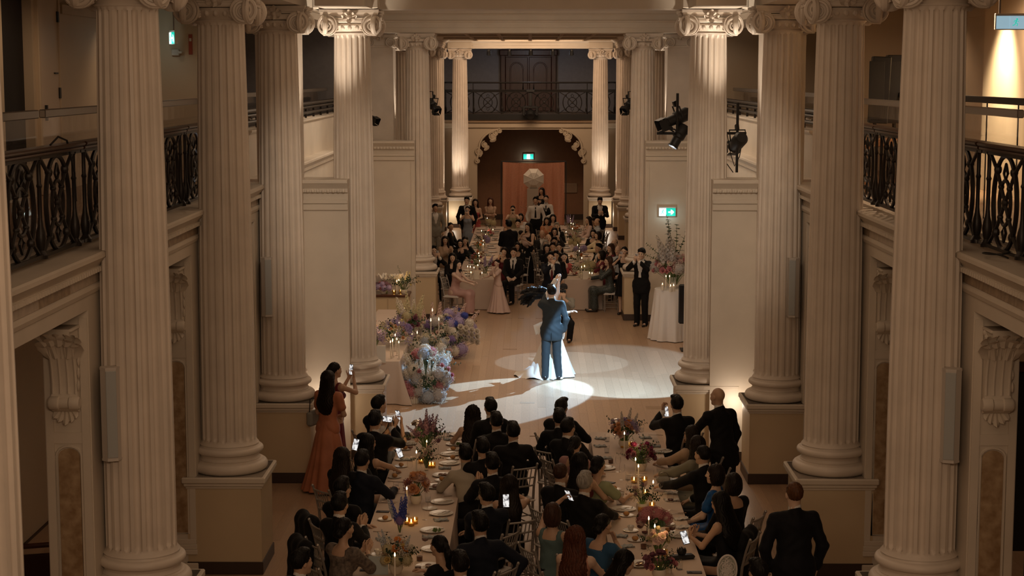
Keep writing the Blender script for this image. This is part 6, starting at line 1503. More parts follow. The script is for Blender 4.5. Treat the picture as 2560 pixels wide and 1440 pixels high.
# card boxes at the near ends of the far tables
for cx, tn in ((520, 'left'), (1617, 'right')):
    x, y = atz(1060 + cx / 4, 380 + 1272 / 4, TZ); t = thing('table_card', f'upright cream card at the near end of the far {tn} table', 'card', (x, y, TZ))
    MB().bbox(-.074, .074, -.006, .006, .01, .205, .003).build('card', WAX, t); MB().bbox(-.085, .085, -.03, .03, 0, .012, .003).build('stand', WAX, t)
x, y = atz(946, 1436, TZ); t = thing('table_card', 'pale blue card standing among flowers, near left table', 'card', (x, y, TZ)); MB().bbox(-.10, .10, -.004, .004, .0, .19, .003).build('card', mat('pale_blue_card', (.42, .47, .47), .7), t); MB().bbox(-.1, .1, -.02, .02, 0, .006, .002).build('stand', MATS['pale_blue_card'], t)
# cordless mushroom lamps at the far ends
for p, lit, tn in (((1541, 1088), True, 'right'), ((1043, 1092), False, 'left')):
    x, y = atz(*p, TZ); t = thing('table_lamp', f'small {"lit" if lit else "unlit"} mushroom lamp at the far end of the near {tn} table', 'lamp', (x, y, TZ))
    MB().lathe([(0, 0), (.05, 0), (.05, .012), (.018, .02), (.018, .16), (0, .16)], 18).build('base', SILVER, t); MB().lathe([(0, .245), (.05, .235), (.085, .20), (.09, .175), (.086, .175), (.08, .195), (.0, .22)], 24, cap=False).build('shade', SILVER, t)
    MB().lathe([(0, .06), (.026, .06), (.03, .16), (0, .18)], 14).build('bulb', mat('lamp_glow', (1, .9, .7), .5, emit=(1, .82, .55), es=3.0) if lit else WAX, t)
    if lit: point('lamp_light', (x, y, TZ + .12), .35, (1, .8, .55), .03)
# ================================================================== FLOWERS
FCOL = {'white': (.84, .77, .67), 'ivory': (.78, .71, .56), 'blush': (.78, .58, .52), 'pink': (.66, .30, .32), 'rose': (.58, .20, .24), 'peach': (.78, .42, .22), 'orange': (.78, .30, .08), 'yellow': (.80, .62, .26), 'lilac': (.56, .46, .68),
        'mauve': (.34, .20, .26), 'purple': (.34, .24, .50), 'blue': (.10, .13, .48), 'paleblue': (.56, .60, .66), 'wine': (.20, .03, .07), 'dusk': (.36, .16, .20), 'grey': (.62, .57, .54), 'cream': (.72, .64, .42), 'magenta': (.35, .06, .16)}
def fm(c):
    if 'petal_' + c in MATS: return MATS['petal_' + c]
    m = mat('petal_' + c, FCOL[c], .75, var=.18, scale=25, spec=.08); N = m.node_tree.nodes; L = m.node_tree.links      # thin petals let light through
    t = N.new('ShaderNodeBsdfTranslucent'); t.inputs[0].default_value = (*FCOL[c], 1); x = N.new('ShaderNodeMixShader'); x.inputs[0].default_value = .35
    L.new(N['Principled BSDF'].outputs[0], x.inputs[1]); L.new(t.outputs[0], x.inputs[2]); L.new(x.outputs[0], N['Material Output'].inputs[0]); return m
LEAFM = mat('leaf_green', (.06, .11, .035), .5, var=.4, scale=10, objrand=.3); LEAFD = mat('leaf_dark_green', (.025, .05, .02), .45, var=.3, scale=10, objrand=.3); STEMM = mat('stem_green', (.10, .16, .05), .6)
def petal(b, az, t0, t1, L, w, r0=0., cup=.3, z0=0., nv=4):
    V = []; F = []; x, z = r0, z0
    for i in range(nv):
        v = i / (nv - 1)
        if i: t = t0 + (t1 - t0) * v; x += L / (nv - 1) * math.sin(t); z += L / (nv - 1) * math.cos(t)
        ww = w * math.sin(PI * (.16 + .70 * v))
        for u in (-1, 0, 1): V.append((x - cup * ww * abs(u) * .6, u * ww, z + cup * ww * abs(u) * .4))
    for i in range(nv - 1):
        for j in range(2): F.append((i * 3 + j, i * 3 + j + 1, (i + 1) * 3 + j + 1, (i + 1) * 3 + j))
    b.add(V, F, RZ(az))
FT = {}
def bloom(kind, col):
    key = (kind, col)
    if key in FT: return FT[key]
    b = MB(); r = random.Random(len(FT) + 3); mats = fm(col) if col != 'x' else None
    if kind in ('rose', 'peony', 'poppy', 'tulip', 'daisy'):
        if kind == 'rose': LY = [(3, .05, -.15, .55, .20, .02), (4, .2, -.05, .62, .26, .05), (5, .45, .25, .62, .32, .07), (6, .8, .9, .60, .34, .10), (6, 1.15, 1.5, .52, .32, .12)]
        elif kind == 'peony': LY = [(5, .1, -.3, .5, .20, .02), (7, .35, -.2, .6, .24, .06), (8, .6, .2, .66, .28, .1), (8, .9, .6, .7, .32, .12), (8, 1.25, 1.2, .66, .34, .12), (7, 1.6, 1.7, .55, .3, .1)]
        elif kind == 'poppy': LY = [(5, .9, .9, .75, .42, .03), (5, 1.15, 1.3, .8, .42, .05)]
        elif kind == 'daisy': LY = [(12, 1.3, 1.5, .8, .13, .06)]
        else: LY = [(3, .45, -.35, .95, .30, .03), (3, .5, -.2, .95, .34, .06)]
        for n, t0, t1, L, w, r0 in LY:
            o = r.random() * 6
            for k in range(n): petal(b, o + 2 * PI * k / n + r.uniform(-.15, .15), t0 + r.uniform(-.1, .1), t1 + r.uniform(-.15, .15), L * r.uniform(.88, 1.08), w, r0, .35, 0)
        if kind in ('poppy', 'daisy'): b.ball((0, 0, .1), (.14, .14, .1), 8, 5)
    elif kind == 'hydrangea':
        n = 150
        for k in range(n):
            z = 1 - 1.75 * (k + .5) / n; q = math.sqrt(max(0, 1 - z * z)); a = k * 2.39996; N = Vector((q * math.cos(a), q * math.sin(a), z)); rr = r.uniform(.78, 1.12)
            M = Matrix.Translation(Vector((N.x * rr, N.y * rr, N.z * rr * .8))) @ N.to_track_quat('Z', 'Y').to_matrix().to_4x4() @ RZ(r.random() * 6)
            for p in range(4):
                b.add([(0, 0, 0), (.075, -.065, .03), (.15, 0, .025), (.075, .065, .03)], [(0, 1, 2, 3)], M @ RZ(p * PI / 2))
        b.ball((0, 0, -.05), (.8, .8, .8), 10, 6)
    elif kind in ('delphinium', 'stock'):
        n = 46 if kind == 'delphinium' else 40
        for k in range(n):
            t = k / n; z = .1 + 1.9 * t; a = k * 2.39996; rr = (.20 if kind == 'stock' else .17) * (1 - .72 * t ** 1.6); s = (.19 if kind == 'stock' else .16) * (1 - .6 * t)
            N = Vector((math.cos(a), math.sin(a), .25)).normalized(); M = Matrix.Translation((rr * math.cos(a), rr * math.sin(a), z)) @ N.to_track_quat('Z', 'Y').to_matrix().to_4x4() @ RZ(r.random() * 6)
            for p in range(5): b.add([(0, 0, 0), (s * .55, -s * .42, s * .2), (s * 1.1, 0, s * .25), (s * .55, s * .42, s * .2)], [(0, 1, 2, 3)], M @ RZ(p * PI * .4))
        b.cur = 1; b.tube([(0, 0, -.5), (0, 0, 2.05)], [.03, .012], 5); mats = [fm(col), STEMM]
    elif kind == 'filler':
        for k in range(34):
            d = Vector((r.gauss(0, 1), r.gauss(0, 1), abs(r.gauss(0, 1)) + .3)).normalized() * r.uniform(.6, 1.1); b.ball(tuple(d), .085, 5, 3); b.tube([(0, 0, 0), tuple(d)], .012, 3, cap=False)
    elif kind in ('sprig', 'eucalyptus', 'broad'):
        mats = [LEAFD if kind != 'broad' else LEAFM, STEMM]
        n = 9 if kind != 'broad' else 4; c = r.uniform(-.4, .4)
        for k in range(n):
            t = (k + 1) / n; L, w = (.30, .085) if kind == 'sprig' else (.24, .12) if kind == 'eucalyptus' else (.75, .17)
            leaf_blade(b, L * (1.15 - .5 * t), w, .12, T(c * t * t * .4, 0, t * 1.5 if kind != 'broad' else .2 * t) @ RZ(k * 2.4) @ RX(.85 if kind != 'broad' else .55), 4, .006)
        b.cur = 1; b.tube([(0, 0, -.3), (c * .1, 0, .7), (c * .4, 0, 1.55 if kind != 'broad' else .3)], [.02, .016, .008], 5)
    if kind in ('rose', 'peony'): b.ball((0, 0, .30), (.17, .17, .30), 8, 6)
    FT[key] = b.mesh(kind, mats, kind not in ('hydrangea', 'stock', 'delphinium'), 60); return FT[key]
NM = {'sprig': 'leaf_sprig', 'eucalyptus': 'leaf_sprig', 'broad': 'leaf_sprig', 'filler': 'filler_sprig', 'stock': 'stock_spike', 'delphinium': 'delphinium_spike'}
def vase_mesh(kind):
    if kind == 'bowl': return MB().lathe([(0, 0), (.05, 0), (.075, .05), (.07, .10), (.065, .10), (.07, .05), (.045, .008), (0, .008)], 22, cap=False).mesh('vase', WAX)
    if kind == 'bud': return MB().lathe([(0, 0), (.028, 0), (.030, .09), (.022, .15), (.02, .15), (.027, .09), (.025, .006), (0, .006)], 16, cap=False).mesh('vase', GLASS)
    return MB().lathe([(0, 0), (.07, 0), (.08, .22), (.10, .26), (.095, .26), (.074, .21), (.065, .01), (0, .01)], 24, cap=False).mesh('vase', CLOTHW)
VS = {k: vase_mesh(k) for k in ('bowl', 'bud', 'urn')}
def put_bloom(t, kind, col, p, n, s, r):
    o = put(NM.get(kind, kind), bloom(kind, col), t); N = Vector(n).normalized()
    o.matrix_local = Matrix.Translation(p) @ N.to_track_quat('Z', 'Y').to_matrix().to_4x4() @ RZ(r.random() * 6.28) @ SC(s, s, s * r.uniform(.9, 1.1))
def stems(t, pts, c):
    b = MB()
    for p in pts: b.tube([(c[0] + (p[0] - c[0]) * .1, c[1] + (p[1] - c[1]) * .1, c[2]), (c[0] + (p[0] - c[0]) * .5, c[1] + (p[1] - c[1]) * .5, c[2] + (p[2] - c[2]) * .6), p], .0035, 4, cap=False)
    o = b.build('stems', STEMM, t); o['kind'] = 'stuff'
def arrangement(label, loc, seed, spec, rad, vase='bowl', cz=.2, up=.35, name='flower_arrangement', cat='flowers', explicit=(), lush=1.0):
    """spec: (kind, colour, count, size); blooms lie on an ellipsoid of radii rad about cz above the base, facing outwards"""
    t = thing(name, label, cat, loc); r = random.Random(seed)
    if vase: put('vase', VS[vase], t)
    pts = []; k = 0; rad = tuple(q * (1 + .18 * (lush > 1)) for q in rad)
    tot = sum(c for kd, _, c, _ in spec)
    for kind, col, cnt, s in spec:
        s *= 1 + .22 * (lush > 1)
        for q in range(cnt if kind in ('delphinium', 'stock', 'broad') else round(cnt * lush)):
            a = r.random() * 6.28; e = r.uniform(-.25, 1.0); ce = math.sqrt(max(0, 1 - min(1, abs(e)) ** 2)); rr = r.uniform(.72, 1.0)
            n = Vector((ce * math.cos(a), ce * math.sin(a), e)); p = Vector((n.x * rad[0] * rr, n.y * rad[1] * rr, cz + n.z * rad[2] * rr))
            if kind in ('delphinium', 'stock'): n = Vector((n.x * .5, n.y * .5, 1.2)); p = Vector((p.x * .7, p.y * .7, cz + rad[2] * r.uniform(.1, .5)))
            elif kind in ('sprig', 'eucalyptus', 'broad'): n = Vector((n.x, n.y, max(.15, n.z) * .8)); p = p * .55 + Vector((0, 0, cz * .4))
            else: n = n + Vector((0, -.25, up))
            put_bloom(t, kind, col, p, n, s, r); pts.append(tuple(p))
    for kind, col, p, n, s in explicit: put_bloom(t, kind, col, Vector(p), n, s, r); pts.append(p)
    stems(t, pts, (0, 0, .03 if vase else cz - rad[2] * .8)); return t
def tbl(px, z=TZ): return (*atz(*px, z), z)
# near left table, far to near
arrangement('tall mauve and lilac arrangement with broad leaves, far end of the near left table', tbl((1066, 1136)), 1, [('stock', 'mauve', 3, .11), ('delphinium', 'mauve', 1, .12), ('stock', 'lilac', 1, .10), ('rose', 'blush', 4, .05), ('rose', 'mauve', 5, .045), ('broad', 'x', 4, .16), ('sprig', 'x', 4, .14), ('filler', 'mauve', 4, .05)], (.15, .13, .16), 'bowl', .24,
            explicit=[('delphinium', 'mauve', (0, 0, .36), (.02, 0, 1), .14), ('delphinium', 'mauve', (-.1, 0, .24), (-.9, 0, .8), .12), ('delphinium', 'mauve', (.1, 0, .24), (1, 0, .9), .10)], lush=1.9)
arrangement('small blush ranunculus bunch with trailing green, near left table', tbl((1066, 1176)), 2, [('rose', 'blush', 4, .04), ('rose', 'ivory', 4, .035), ('sprig', 'x', 6, .10)], (.08, .07, .11), 'bud', .18, lush=1.9)
arrangement('big peach and blush peonies in a bowl, near left table', tbl((1040, 1258)), 3, [('peony', 'blush', 4, .075), ('peony', 'peach', 3, .07), ('rose', 'pink', 3, .05), ('filler', 'dusk', 2, .05)], (.10, .08, .12), 'bowl', .20, explicit=[('peony', 'peach', (.0, -.07, .17), (0, -.8, .5), .08), ('peony', 'blush', (-.02, -.02, .32), (0, -.4, 1), .08)], lush=1.9)
arrangement('blue delphinium spikes in a glass bud vase, near left table', tbl((1000, 1338)), 4, [('delphinium', 'blue', 3, .10)], (.05, .05, .06), 'bud', .17, explicit=[('delphinium', 'blue', (-.03, 0, .16), (-.28, 0, 1), .135), ('delphinium', 'blue', (.035, 0, .16), (.16, 0, 1), .135), ('hydrangea', 'purple', (0, -.03, .17), (0, -.4, 1), .055), ('delphinium', 'paleblue', (-.06, 0, .20), (-.35, 0, 1), .12)], lush=1.9)
arrangement('yellow, orange and white arrangement at the bottom of the near left table', tbl((990, 1432)), 5, [('hydrangea', 'cream', 3, .05), ('rose', 'yellow', 3, .05), ('poppy', 'orange', 2, .055), ('filler', 'white', 5, .06), ('delphinium', 'paleblue', 2, .09), ('sprig', 'x', 5, .10), ('stock', 'white', 2, .08), ('rose', 'peach', 3, .04)], (.14, .12, .13), 'bowl', .17,
            explicit=[('poppy', 'orange', (.02, -.02, .34), (.1, -.4, 1), .06), ('poppy', 'orange', (.10, -.03, .25), (.4, -.6, .7), .055), ('delphinium', 'paleblue', (-.08, 0, .24), (-.3, 0, 1), .11)], lush=1.9)
# near right table
arrangement('peach roses with lavender sprays at the far end of the near right table', tbl((1560, 1118)), 6, [('rose', 'peach', 6, .055), ('rose', 'blush', 5, .05), ('poppy', 'orange', 2, .05), ('filler', 'lilac', 5, .06), ('stock', 'grey', 3, .09), ('sprig', 'x', 7, .13), ('rose', 'lilac', 3, .045)], (.15, .12, .15), 'bowl', .22, lush=1.9)
arrangement('burgundy and pink dahlias with leaves, near right table', tbl((1602, 1176)), 7, [('peony', 'dusk', 4, .05), ('rose', 'wine', 4, .05), ('peony', 'magenta', 4, .045), ('filler', 'dusk', 4, .06), ('broad', 'x', 2, .11), ('sprig', 'x', 5, .11), ('daisy', 'lilac', 3, .04)], (.15, .12, .14), 'bowl', .20, lush=1.9)
arrangement('loose protea and pale tulips with spiky leaves, near right table', tbl((1606, 1278)), 8, [('tulip', 'mauve', 3, .05), ('tulip', 'blush', 2, .05), ('sprig', 'x', 7, .10), ('filler', 'cream', 2, .05)], (.08, .08, .12), 'bowl', .18, lush=1.9)
arrangement('pink hydrangea and blush tulips with long leaves, near right table', tbl((1632, 1338)), 9, [('hydrangea', 'pink', 4, .07), ('tulip', 'blush', 4, .055), ('broad', 'x', 4, .17), ('rose', 'blush', 3, .05), ('rose', 'white', 2, .04)], (.14, .11, .12), 'bowl', .16, lush=1.9)
arrangement('cream and blush ranunculus, near right table beside the wine glass', tbl((1645, 1396)), 10, [('rose', 'cream', 4, .05), ('poppy', 'blush', 4, .055), ('sprig', 'x', 4, .09), ('rose', 'blush', 2, .045)], (.10, .09, .10), 'bud', .19, lush=1.9)
arrangement('dusky pink dahlias at the bottom of the near right table', tbl((1648, 1446)), 11, [('peony', 'dusk', 5, .05), ('peony', 'pink', 3, .045), ('sprig', 'x', 5, .09), ('rose', 'wine', 2, .045)], (.13, .1, .09), 'bowl', .15, lush=1.9)
# far tables
pal = [[('rose', 'peach', 4, .07), ('rose', 'orange', 2, .06)], [('hydrangea', 'lilac', 3, .09), ('rose', 'blush', 3, .06)], [('hydrangea', 'cream', 3, .10), ('stock', 'cream', 3, .12)], [('rose', 'pink', 4, .07), ('peony', 'rose', 2, .07)], [('delphinium', 'lilac', 4, .14), ('rose', 'mauve', 3, .06)], [('hydrangea', 'white', 3, .10), ('rose', 'blush', 3, .06)]]
pn = ['peach and orange roses', 'lilac hydrangea with blush roses', 'cream hydrangea and stock', 'pink roses and peonies', 'lilac delphiniums with mauve roses', 'white hydrangea with blush roses']
for tn, L in (('left', ((662, 760, 2), (640, 850, 3), (590, 905, 1), (555, 975, 0), (545, 1060, 0), (525, 1110, 3), (610, 1190, 4))), ('right', ((1460, 750, 4), (1530, 800, 0), (1480, 870, 3), (1520, 930, 2), (1560, 1020, 1), (1530, 1080, 0), (1570, 1190, 5), (1640, 1200, 2)))):
    for i, (cx, cy, k) in enumerate(L):
        x, y = atz(1060 + cx / 4, 380 + cy / 4, TZ + .15)
        arrangement(f'{pn[k]}, {nth(i)} bunch from the back of the far {tn} table', (x, y, TZ), 20 + i + (40 if tn == 'right' else 0), pal[k] + [('filler', 'grey', 3, .08), ('sprig', 'x', 4, .16)], (.17, .16, .17), 'bowl', .22)
# bridal table: mound of flowers on the floor and on the table
D_ = dict(vase=None, name='floor_flowers')
def fl(px, z=0): return (*atz(*px, z), z)
arrangement('white stock and pink roses spilling to the floor, nearest mound', (-1.86, 30.62, 0), 101, [('stock', 'white', 16, .15), ('hydrangea', 'grey', 8, .12), ('hydrangea', 'paleblue', 6, .11), ('rose', 'white', 26, .075), ('rose', 'pink', 10, .075), ('rose', 'blush', 8, .07), ('hydrangea', 'pink', 3, .12), ('sprig', 'x', 22, .22), ('filler', 'white', 18, .1), ('hydrangea', 'white', 7, .11)], (.46, .46, .56), cz=.36, **D_,
            explicit=[('rose', 'pink', (.40, -.2, .58), (.8, -.3, .4), .085), ('rose', 'rose', (.46, -.22, .48), (1, -.3, .2), .08), ('rose', 'pink', (.45, -.1, .38), (1, -.2, .1), .08), ('rose', 'pink', (.30, -.3, .66), (.5, -.5, .6), .08), ('hydrangea', 'paleblue', (.06, -.44, .12), (0, -1, .2), .15), ('hydrangea', 'grey', (.24, -.4, .14), (.3, -1, .2), .15), ('hydrangea', 'grey', (-.12, -.42, .22), (0, -1, .2), .13), ('hydrangea', 'pink', (-.36, -.38, .28), (-.2, -1, .2), .13), ('hydrangea', 'pink', (-.24, -.42, .20), (-.2, -1, .2), .12)] +
            [('stock', 'white', (-.30 + .09 * k, -.30, .42 + .05 * (k % 3)), (-.2 + .07 * k, -.7, .8), .16) for k in range(6)])
t = thing('pillar_vase', 'ribbed cream vase at the foot of the nearest flower mound', 'vase', (-2.10, 30.25, 0)); MB().lathe([(0, 0), (.10, 0), (.11, .25), (.10, .25), (.095, .02), (0, .02)], 24).build('body', WAX, t); b = MB()
for k in range(12): b.tube([(.108 * math.cos(k * PI / 6), .108 * math.sin(k * PI / 6), .0), (.115 * math.cos(k * PI / 6), .115 * math.sin(k * PI / 6), .25)], .018, 6)
b.build('rib', WAX, t)
arrangement('green mound of white and blush roses behind the nearest flowers', (-1.90, 32.2, 0), 102, [('rose', 'white', 24, .08), ('rose', 'blush', 16, .08), ('rose', 'ivory', 20, .085), ('hydrangea', 'white', 7, .11), ('sprig', 'x', 30, .24), ('hydrangea', 'grey', 8, .12), ('hydrangea', 'paleblue', 4, .11), ('filler', 'cream', 10, .1)], (.44, .75, .52), cz=.42, **D_)
arrangement('middle mound of ivory roses and grey hydrangea by the bridal table', (-1.86, 33.9, 0), 103, [('rose', 'ivory', 18, .085), ('rose', 'blush', 14, .08), ('hydrangea', 'grey', 9, .12), ('rose', 'white', 14, .08), ('sprig', 'x', 28, .24), ('hydrangea', 'purple', 4, .1), ('filler', 'grey', 10, .1), ('hydrangea', 'white', 5, .11)], (.44, .75, .54), cz=.44, **D_)
arrangement('bright white roses over violet hydrangea at the far end of the flowers', (-1.62, 35.55, 0), 104, [('rose', 'white', 30, .10), ('hydrangea', 'lilac', 10, .13), ('hydrangea', 'blue', 5, .09), ('rose', 'ivory', 12, .085), ('rose', 'blush', 10, .08), ('sprig', 'x', 20, .22), ('filler', 'blue', 8, .1), ('hydrangea', 'white', 6, .12)], (.50, .58, .52), cz=.44, **D_,
            explicit=[('rose', 'white', (.20 + .11 * (k % 4), -.5 + .05 * (k // 4), .66 - .12 * (k // 4) - .03 * (k % 4)), (.2 + .2 * (k % 4), -1, .5), .115) for k in range(12)] + [('hydrangea', 'lilac', (.22, -.54, .2), (.3, -1, .1), .15), ('hydrangea', 'lilac', (-.02, -.54, .26), (0, -1, .2), .14), ('hydrangea', 'lilac', (.1, -.5, .12), (0, -1, .2), .13), ('hydrangea', 'blue', (-.05, -.42, .78), (0, -1, .6), .10), ('hydrangea', 'blue', (.08, -.45, .72), (0, -1, .6), .08)] +
            [('stock', 'blush', (-.55 + .14 * k, .1 * (k % 2), .62 + .06 * (k % 3)), (-.1 + .1 * k, 0, 1), .20) for k in range(6)] + [('stock', 'blush', (.35, 0, .66), (.8, -.1, 1), .18)])
arrangement('tall white and yellow spray with tulips on the bridal table', (-2.32, 33.3, TZ), 105, [('stock', 'cream', 6, .15), ('delphinium', 'white', 3, .17), ('tulip', 'blush', 8, .08), ('tulip', 'pink', 6, .075), ('rose', 'ivory', 10, .075), ('hydrangea', 'lilac', 3, .09), ('broad', 'x', 8, .24), ('sprig', 'x', 8, .18), ('peony', 'dusk', 4, .08), ('rose', 'blush', 6, .07), ('hydrangea', 'cream', 3, .1)], (.26, .28, .24), 'bowl', .24,
            explicit=[('delphinium', 'cream', (-.02, 0, .34), (-.12, 0, 1), .25), ('stock', 'cream', (.10, 0, .32), (.32, 0, 1), .25), ('delphinium', 'white', (-.12, 0, .32), (-.35, 0, 1), .22), ('stock', 'white', (.03, -.05, .30), (.1, -.1, 1), .21)])
arrangement('apricot and lilac garland with small blooms along the bridal table', (-2.55, 32.0, TZ), 106, [('rose', 'peach', 12, .06), ('rose', 'ivory', 14, .06), ('filler', 'lilac', 16, .11), ('hydrangea', 'purple', 3, .08), ('sprig', 'x', 12, .18), ('rose', 'yellow', 6, .05), ('filler', 'cream', 10, .1), ('poppy', 'orange', 3, .05), ('rose', 'blush', 8, .06), ('hydrangea', 'lilac', 3, .08)], (.34, .75, .22), 'bowl', .20)
arrangement('pale grey sprays in low vases, near end of the bridal table', (-2.85, 31.3, TZ), 107, [('filler', 'grey', 12, .10), ('rose', 'blush', 6, .05), ('sprig', 'x', 10, .16), ('stock', 'lilac', 4, .12), ('filler', 'lilac', 6, .1)], (.24, .45, .18), 'bowl', .2)
for p in ((1030, 837), (1072, 871), (1050, 882), (1043, 832)): taper_f(p, 'floor flowers', z=.42, s=1.35, stand=True)
for p in ((1081, 776), (1077, 801), (1097, 799)): taper_f(p, 'far floor flowers', z=.62, s=1.5, stand=True)
for p in ((1012, 770), (1014, 778), (1010, 786), (1016, 790), (1006, 800), (1004, 802), (998, 807), (988, 838), (976, 855), (981, 853), (982, 850), (997, 856), (992, 848)): taper_f(p, 'bridal table', z=TZ, s=1.0)
x, y = atz(950, 906, TZ); t = thing('table_card', 'upright white card at the near end of the bridal table', 'card', (x, y, TZ)); MB().bbox(-.10, .10, -.006, .006, .01, .30, .003).build('card', CHINA, t); MB().bbox(-.1, .1, -.03, .03, 0, .012, .003).build('stand', CHINA, t)
# cocktail table
ct = 1.125
arrangement('pink roses with tall dark branches on the white cocktail table', (3.14, 37.75, ct), 110, [('rose', 'pink', 14, .08), ('rose', 'blush', 16, .08), ('peony', 'pink', 4, .075), ('rose', 'ivory', 7, .07), ('filler', 'grey', 6, .10), ('stock', 'grey', 5, .22), ('hydrangea', 'grey', 3, .12)], (.36, .28, .26), 'urn', .46, lush=1.9,
            explicit=[('eucalyptus', 'x', (-.10, 0, .8), (-.05, 0, 1), .42), ('eucalyptus', 'x', (.05, 0, .75), (.12, 0, 1), .45), ('sprig', 'x', (-.25, -.05, .7), (-.8, 0, .7), .32), ('eucalyptus', 'x', (-.3, -.05, .62), (-1, 0, .45), .30), ('sprig', 'x', (.1, .05, .7), (.35, 0, 1), .40), ('eucalyptus', 'x', (-.06, 0, 1.15), (-.15, 0, 1), .30), ('stock', 'grey', (-.12, 0, .66), (-.5, 0, 1), .26), ('stock', 'grey', (.0, 0, .7), (-.2, 0, 1), .28)])
for p in ((1665, 691), (1674, 691)): taper_f(p, 'white cocktail table', z=ct, s=1.0)
for px in ((1656, 726), (1676, 730), (1684, 729)): candle((*atz(*px, ct), ct), 'pillar', 'white cocktail table')
# sideboard: ruffled paper flower, lilac blooms and greenery
x, y = aty(962, 705, 38.7)[0], 38.7
t = thing('paper_flower', 'huge ruffled white paper flower on the sideboard', 'decoration', (x, y, .90)); b = MB()
V = []; F = []
for q in range(3):
    n0 = len(V); n = 60; sx = (-.18, .12, .26)[q]
    for i in range(6):
        tt = i / 5
        for j in range(n): a = 2 * PI * j / n; rr = .05 + (.26 - .03 * q) * tt; V.append((sx * .9 + rr * math.cos(a), rr * .55 * math.sin(a), .22 + .16 * tt ** .8 + .05 * tt * math.sin(a * 7 + q) + .025 * tt * math.sin(a * 17)))
    for i in range(5):
        for j in range(n): F.append((n0 + i * n + j, n0 + i * n + (j + 1) % n, n0 + (i + 1) * n + (j + 1) % n, n0 + (i + 1) * n + j))
b.add(V, F).build('ruffle', mat('white_paper', (.78, .73, .66), .7), t); MB().lathe([(0, 0), (.06, 0), (.03, .24), (0, .24)], 12).build('stem', STEMM, t)
arrangement('lilac and pink blooms under the paper flower, sideboard', (x - .02, y - .14, .90), 111, [('hydrangea', 'lilac', 6, .07), ('rose', 'pink', 6, .06), ('hydrangea', 'mauve', 4, .06), ('sprig', 'x', 5, .10)], (.30, .12, .12), 'bowl', .14)
x2 = aty(1010, 705, 38.6)[0]
arrangement('loose green and white sprays with candles, right end of the sideboard', (x2, 38.55, .90), 112, [('filler', 'white', 7, .09), ('stock', 'cream', 3, .13), ('sprig', 'x', 12, .20), ('daisy', 'yellow', 5, .04), ('rose', 'white', 3, .05)], (.22, .14, .20), 'bowl', .22)
for p in ((997, 700), (992, 703)): taper_f(p, 'sideboard', z=.9)
for p in ((1002, 732), (985, 733)): candle((*atz(*p, .9), .9), 'votive', 'sideboard')
for (nm, wh), os_ in CN.items():
    os_.sort(key=lambda o: (-o.location.y, o.location.x)); d = {'taper_candle': 'lit ivory taper candle', 'votive_candle': 'lit amber votive', 'pillar_candle': 'lit pillar candle in glass'}[nm]
    for i, o in enumerate(os_): o['label'] = f'{d}, {nth(i)} such from the far end, on the {wh}' if 'floor' not in wh else f'{d}, {nth(i)} from the back in the {wh}'; o['group'] = nm.replace('_', ' ') + 's, ' + wh
# small lights stand for the glow of grouped candles
for px in ((1045, 1150), (1025, 1300), (990, 1400)): point('candle_glow', (*atz(*px, TZ), TZ + .36), .9, (1, .60, .25), .06)
for px in ((1590, 1180), (1615, 1240), (1630, 1310), (1655, 1400)): point('candle_glow', (*atz(*px, TZ), TZ + .36), .9, (1, .60, .25), .06)
for X, Y in ((-1.33, 44), (-1.33, 48), (-1.33, 52), (1.33, 44), (1.33, 48), (1.33, 52)): point('candle_glow', (X, Y, TZ + .42), 2.2, (1, .62, .28), .08)
point('candle_glow', (-2.7, 31.2, TZ + .45), 2.0, (1, .62, .28), .08); point('candle_glow', (-2.7, 34.2, TZ + .45), 2.0, (1, .62, .28), .08); point('candle_glow', (-2.9, 38.3, 1.35), 2.0, (1, .62, .28), .08)
# ================================================================== EQUIPMENT AND SIGNS
# ---- column loudspeakers
GRILLE = mat('grey_grille', (.42, .44, .44), .5, bump=.2, bscale=300); PANELW = mat('white_cabinet', (.62, .57, .52), .5)
def column_speaker(s, y, label):
    t = thing('column_speaker', label, 'loudspeaker', (s * 3.72, y, 2.39), 0)
    P = [(-.07, .05), (-.085, -.01), (-.045, -.075), (.045, -.075), (.085, -.01), (.07, .05)]
    t.rotation_euler = (0, 0, s * -.35)
    MB().prism(P, .02, .82, 'z').prism([(x * 1.04, yy * 1.04) for x, yy in P], 0, .02, 'z').prism([(x * 1.04, yy * 1.04) for x, yy in P], .82, .84, 'z').build('cabinet', PANELW, t, smooth=False)
    MB().bbox(-.046, .046, -.082, -.074, .03, .81, .004).build('grille', GRILLE, t)
    b = MB().bbox(-.02, .02, .05, .10, .34, .37, .004).bbox(-.02, .02, .05, .10, .50, .53, .004).bbox(-.03, .03, .09, .105, .30, .57, .004); b.build('bracket', STEEL, t)
for s in (-1, 1):
    column_speaker(s, AY[2] - .32, f'pale column loudspeaker beside the second column on the {side[s]}'); column_speaker(s, AY[4] - .30, f'pale column loudspeaker beside the fourth column on the {side[s]}')
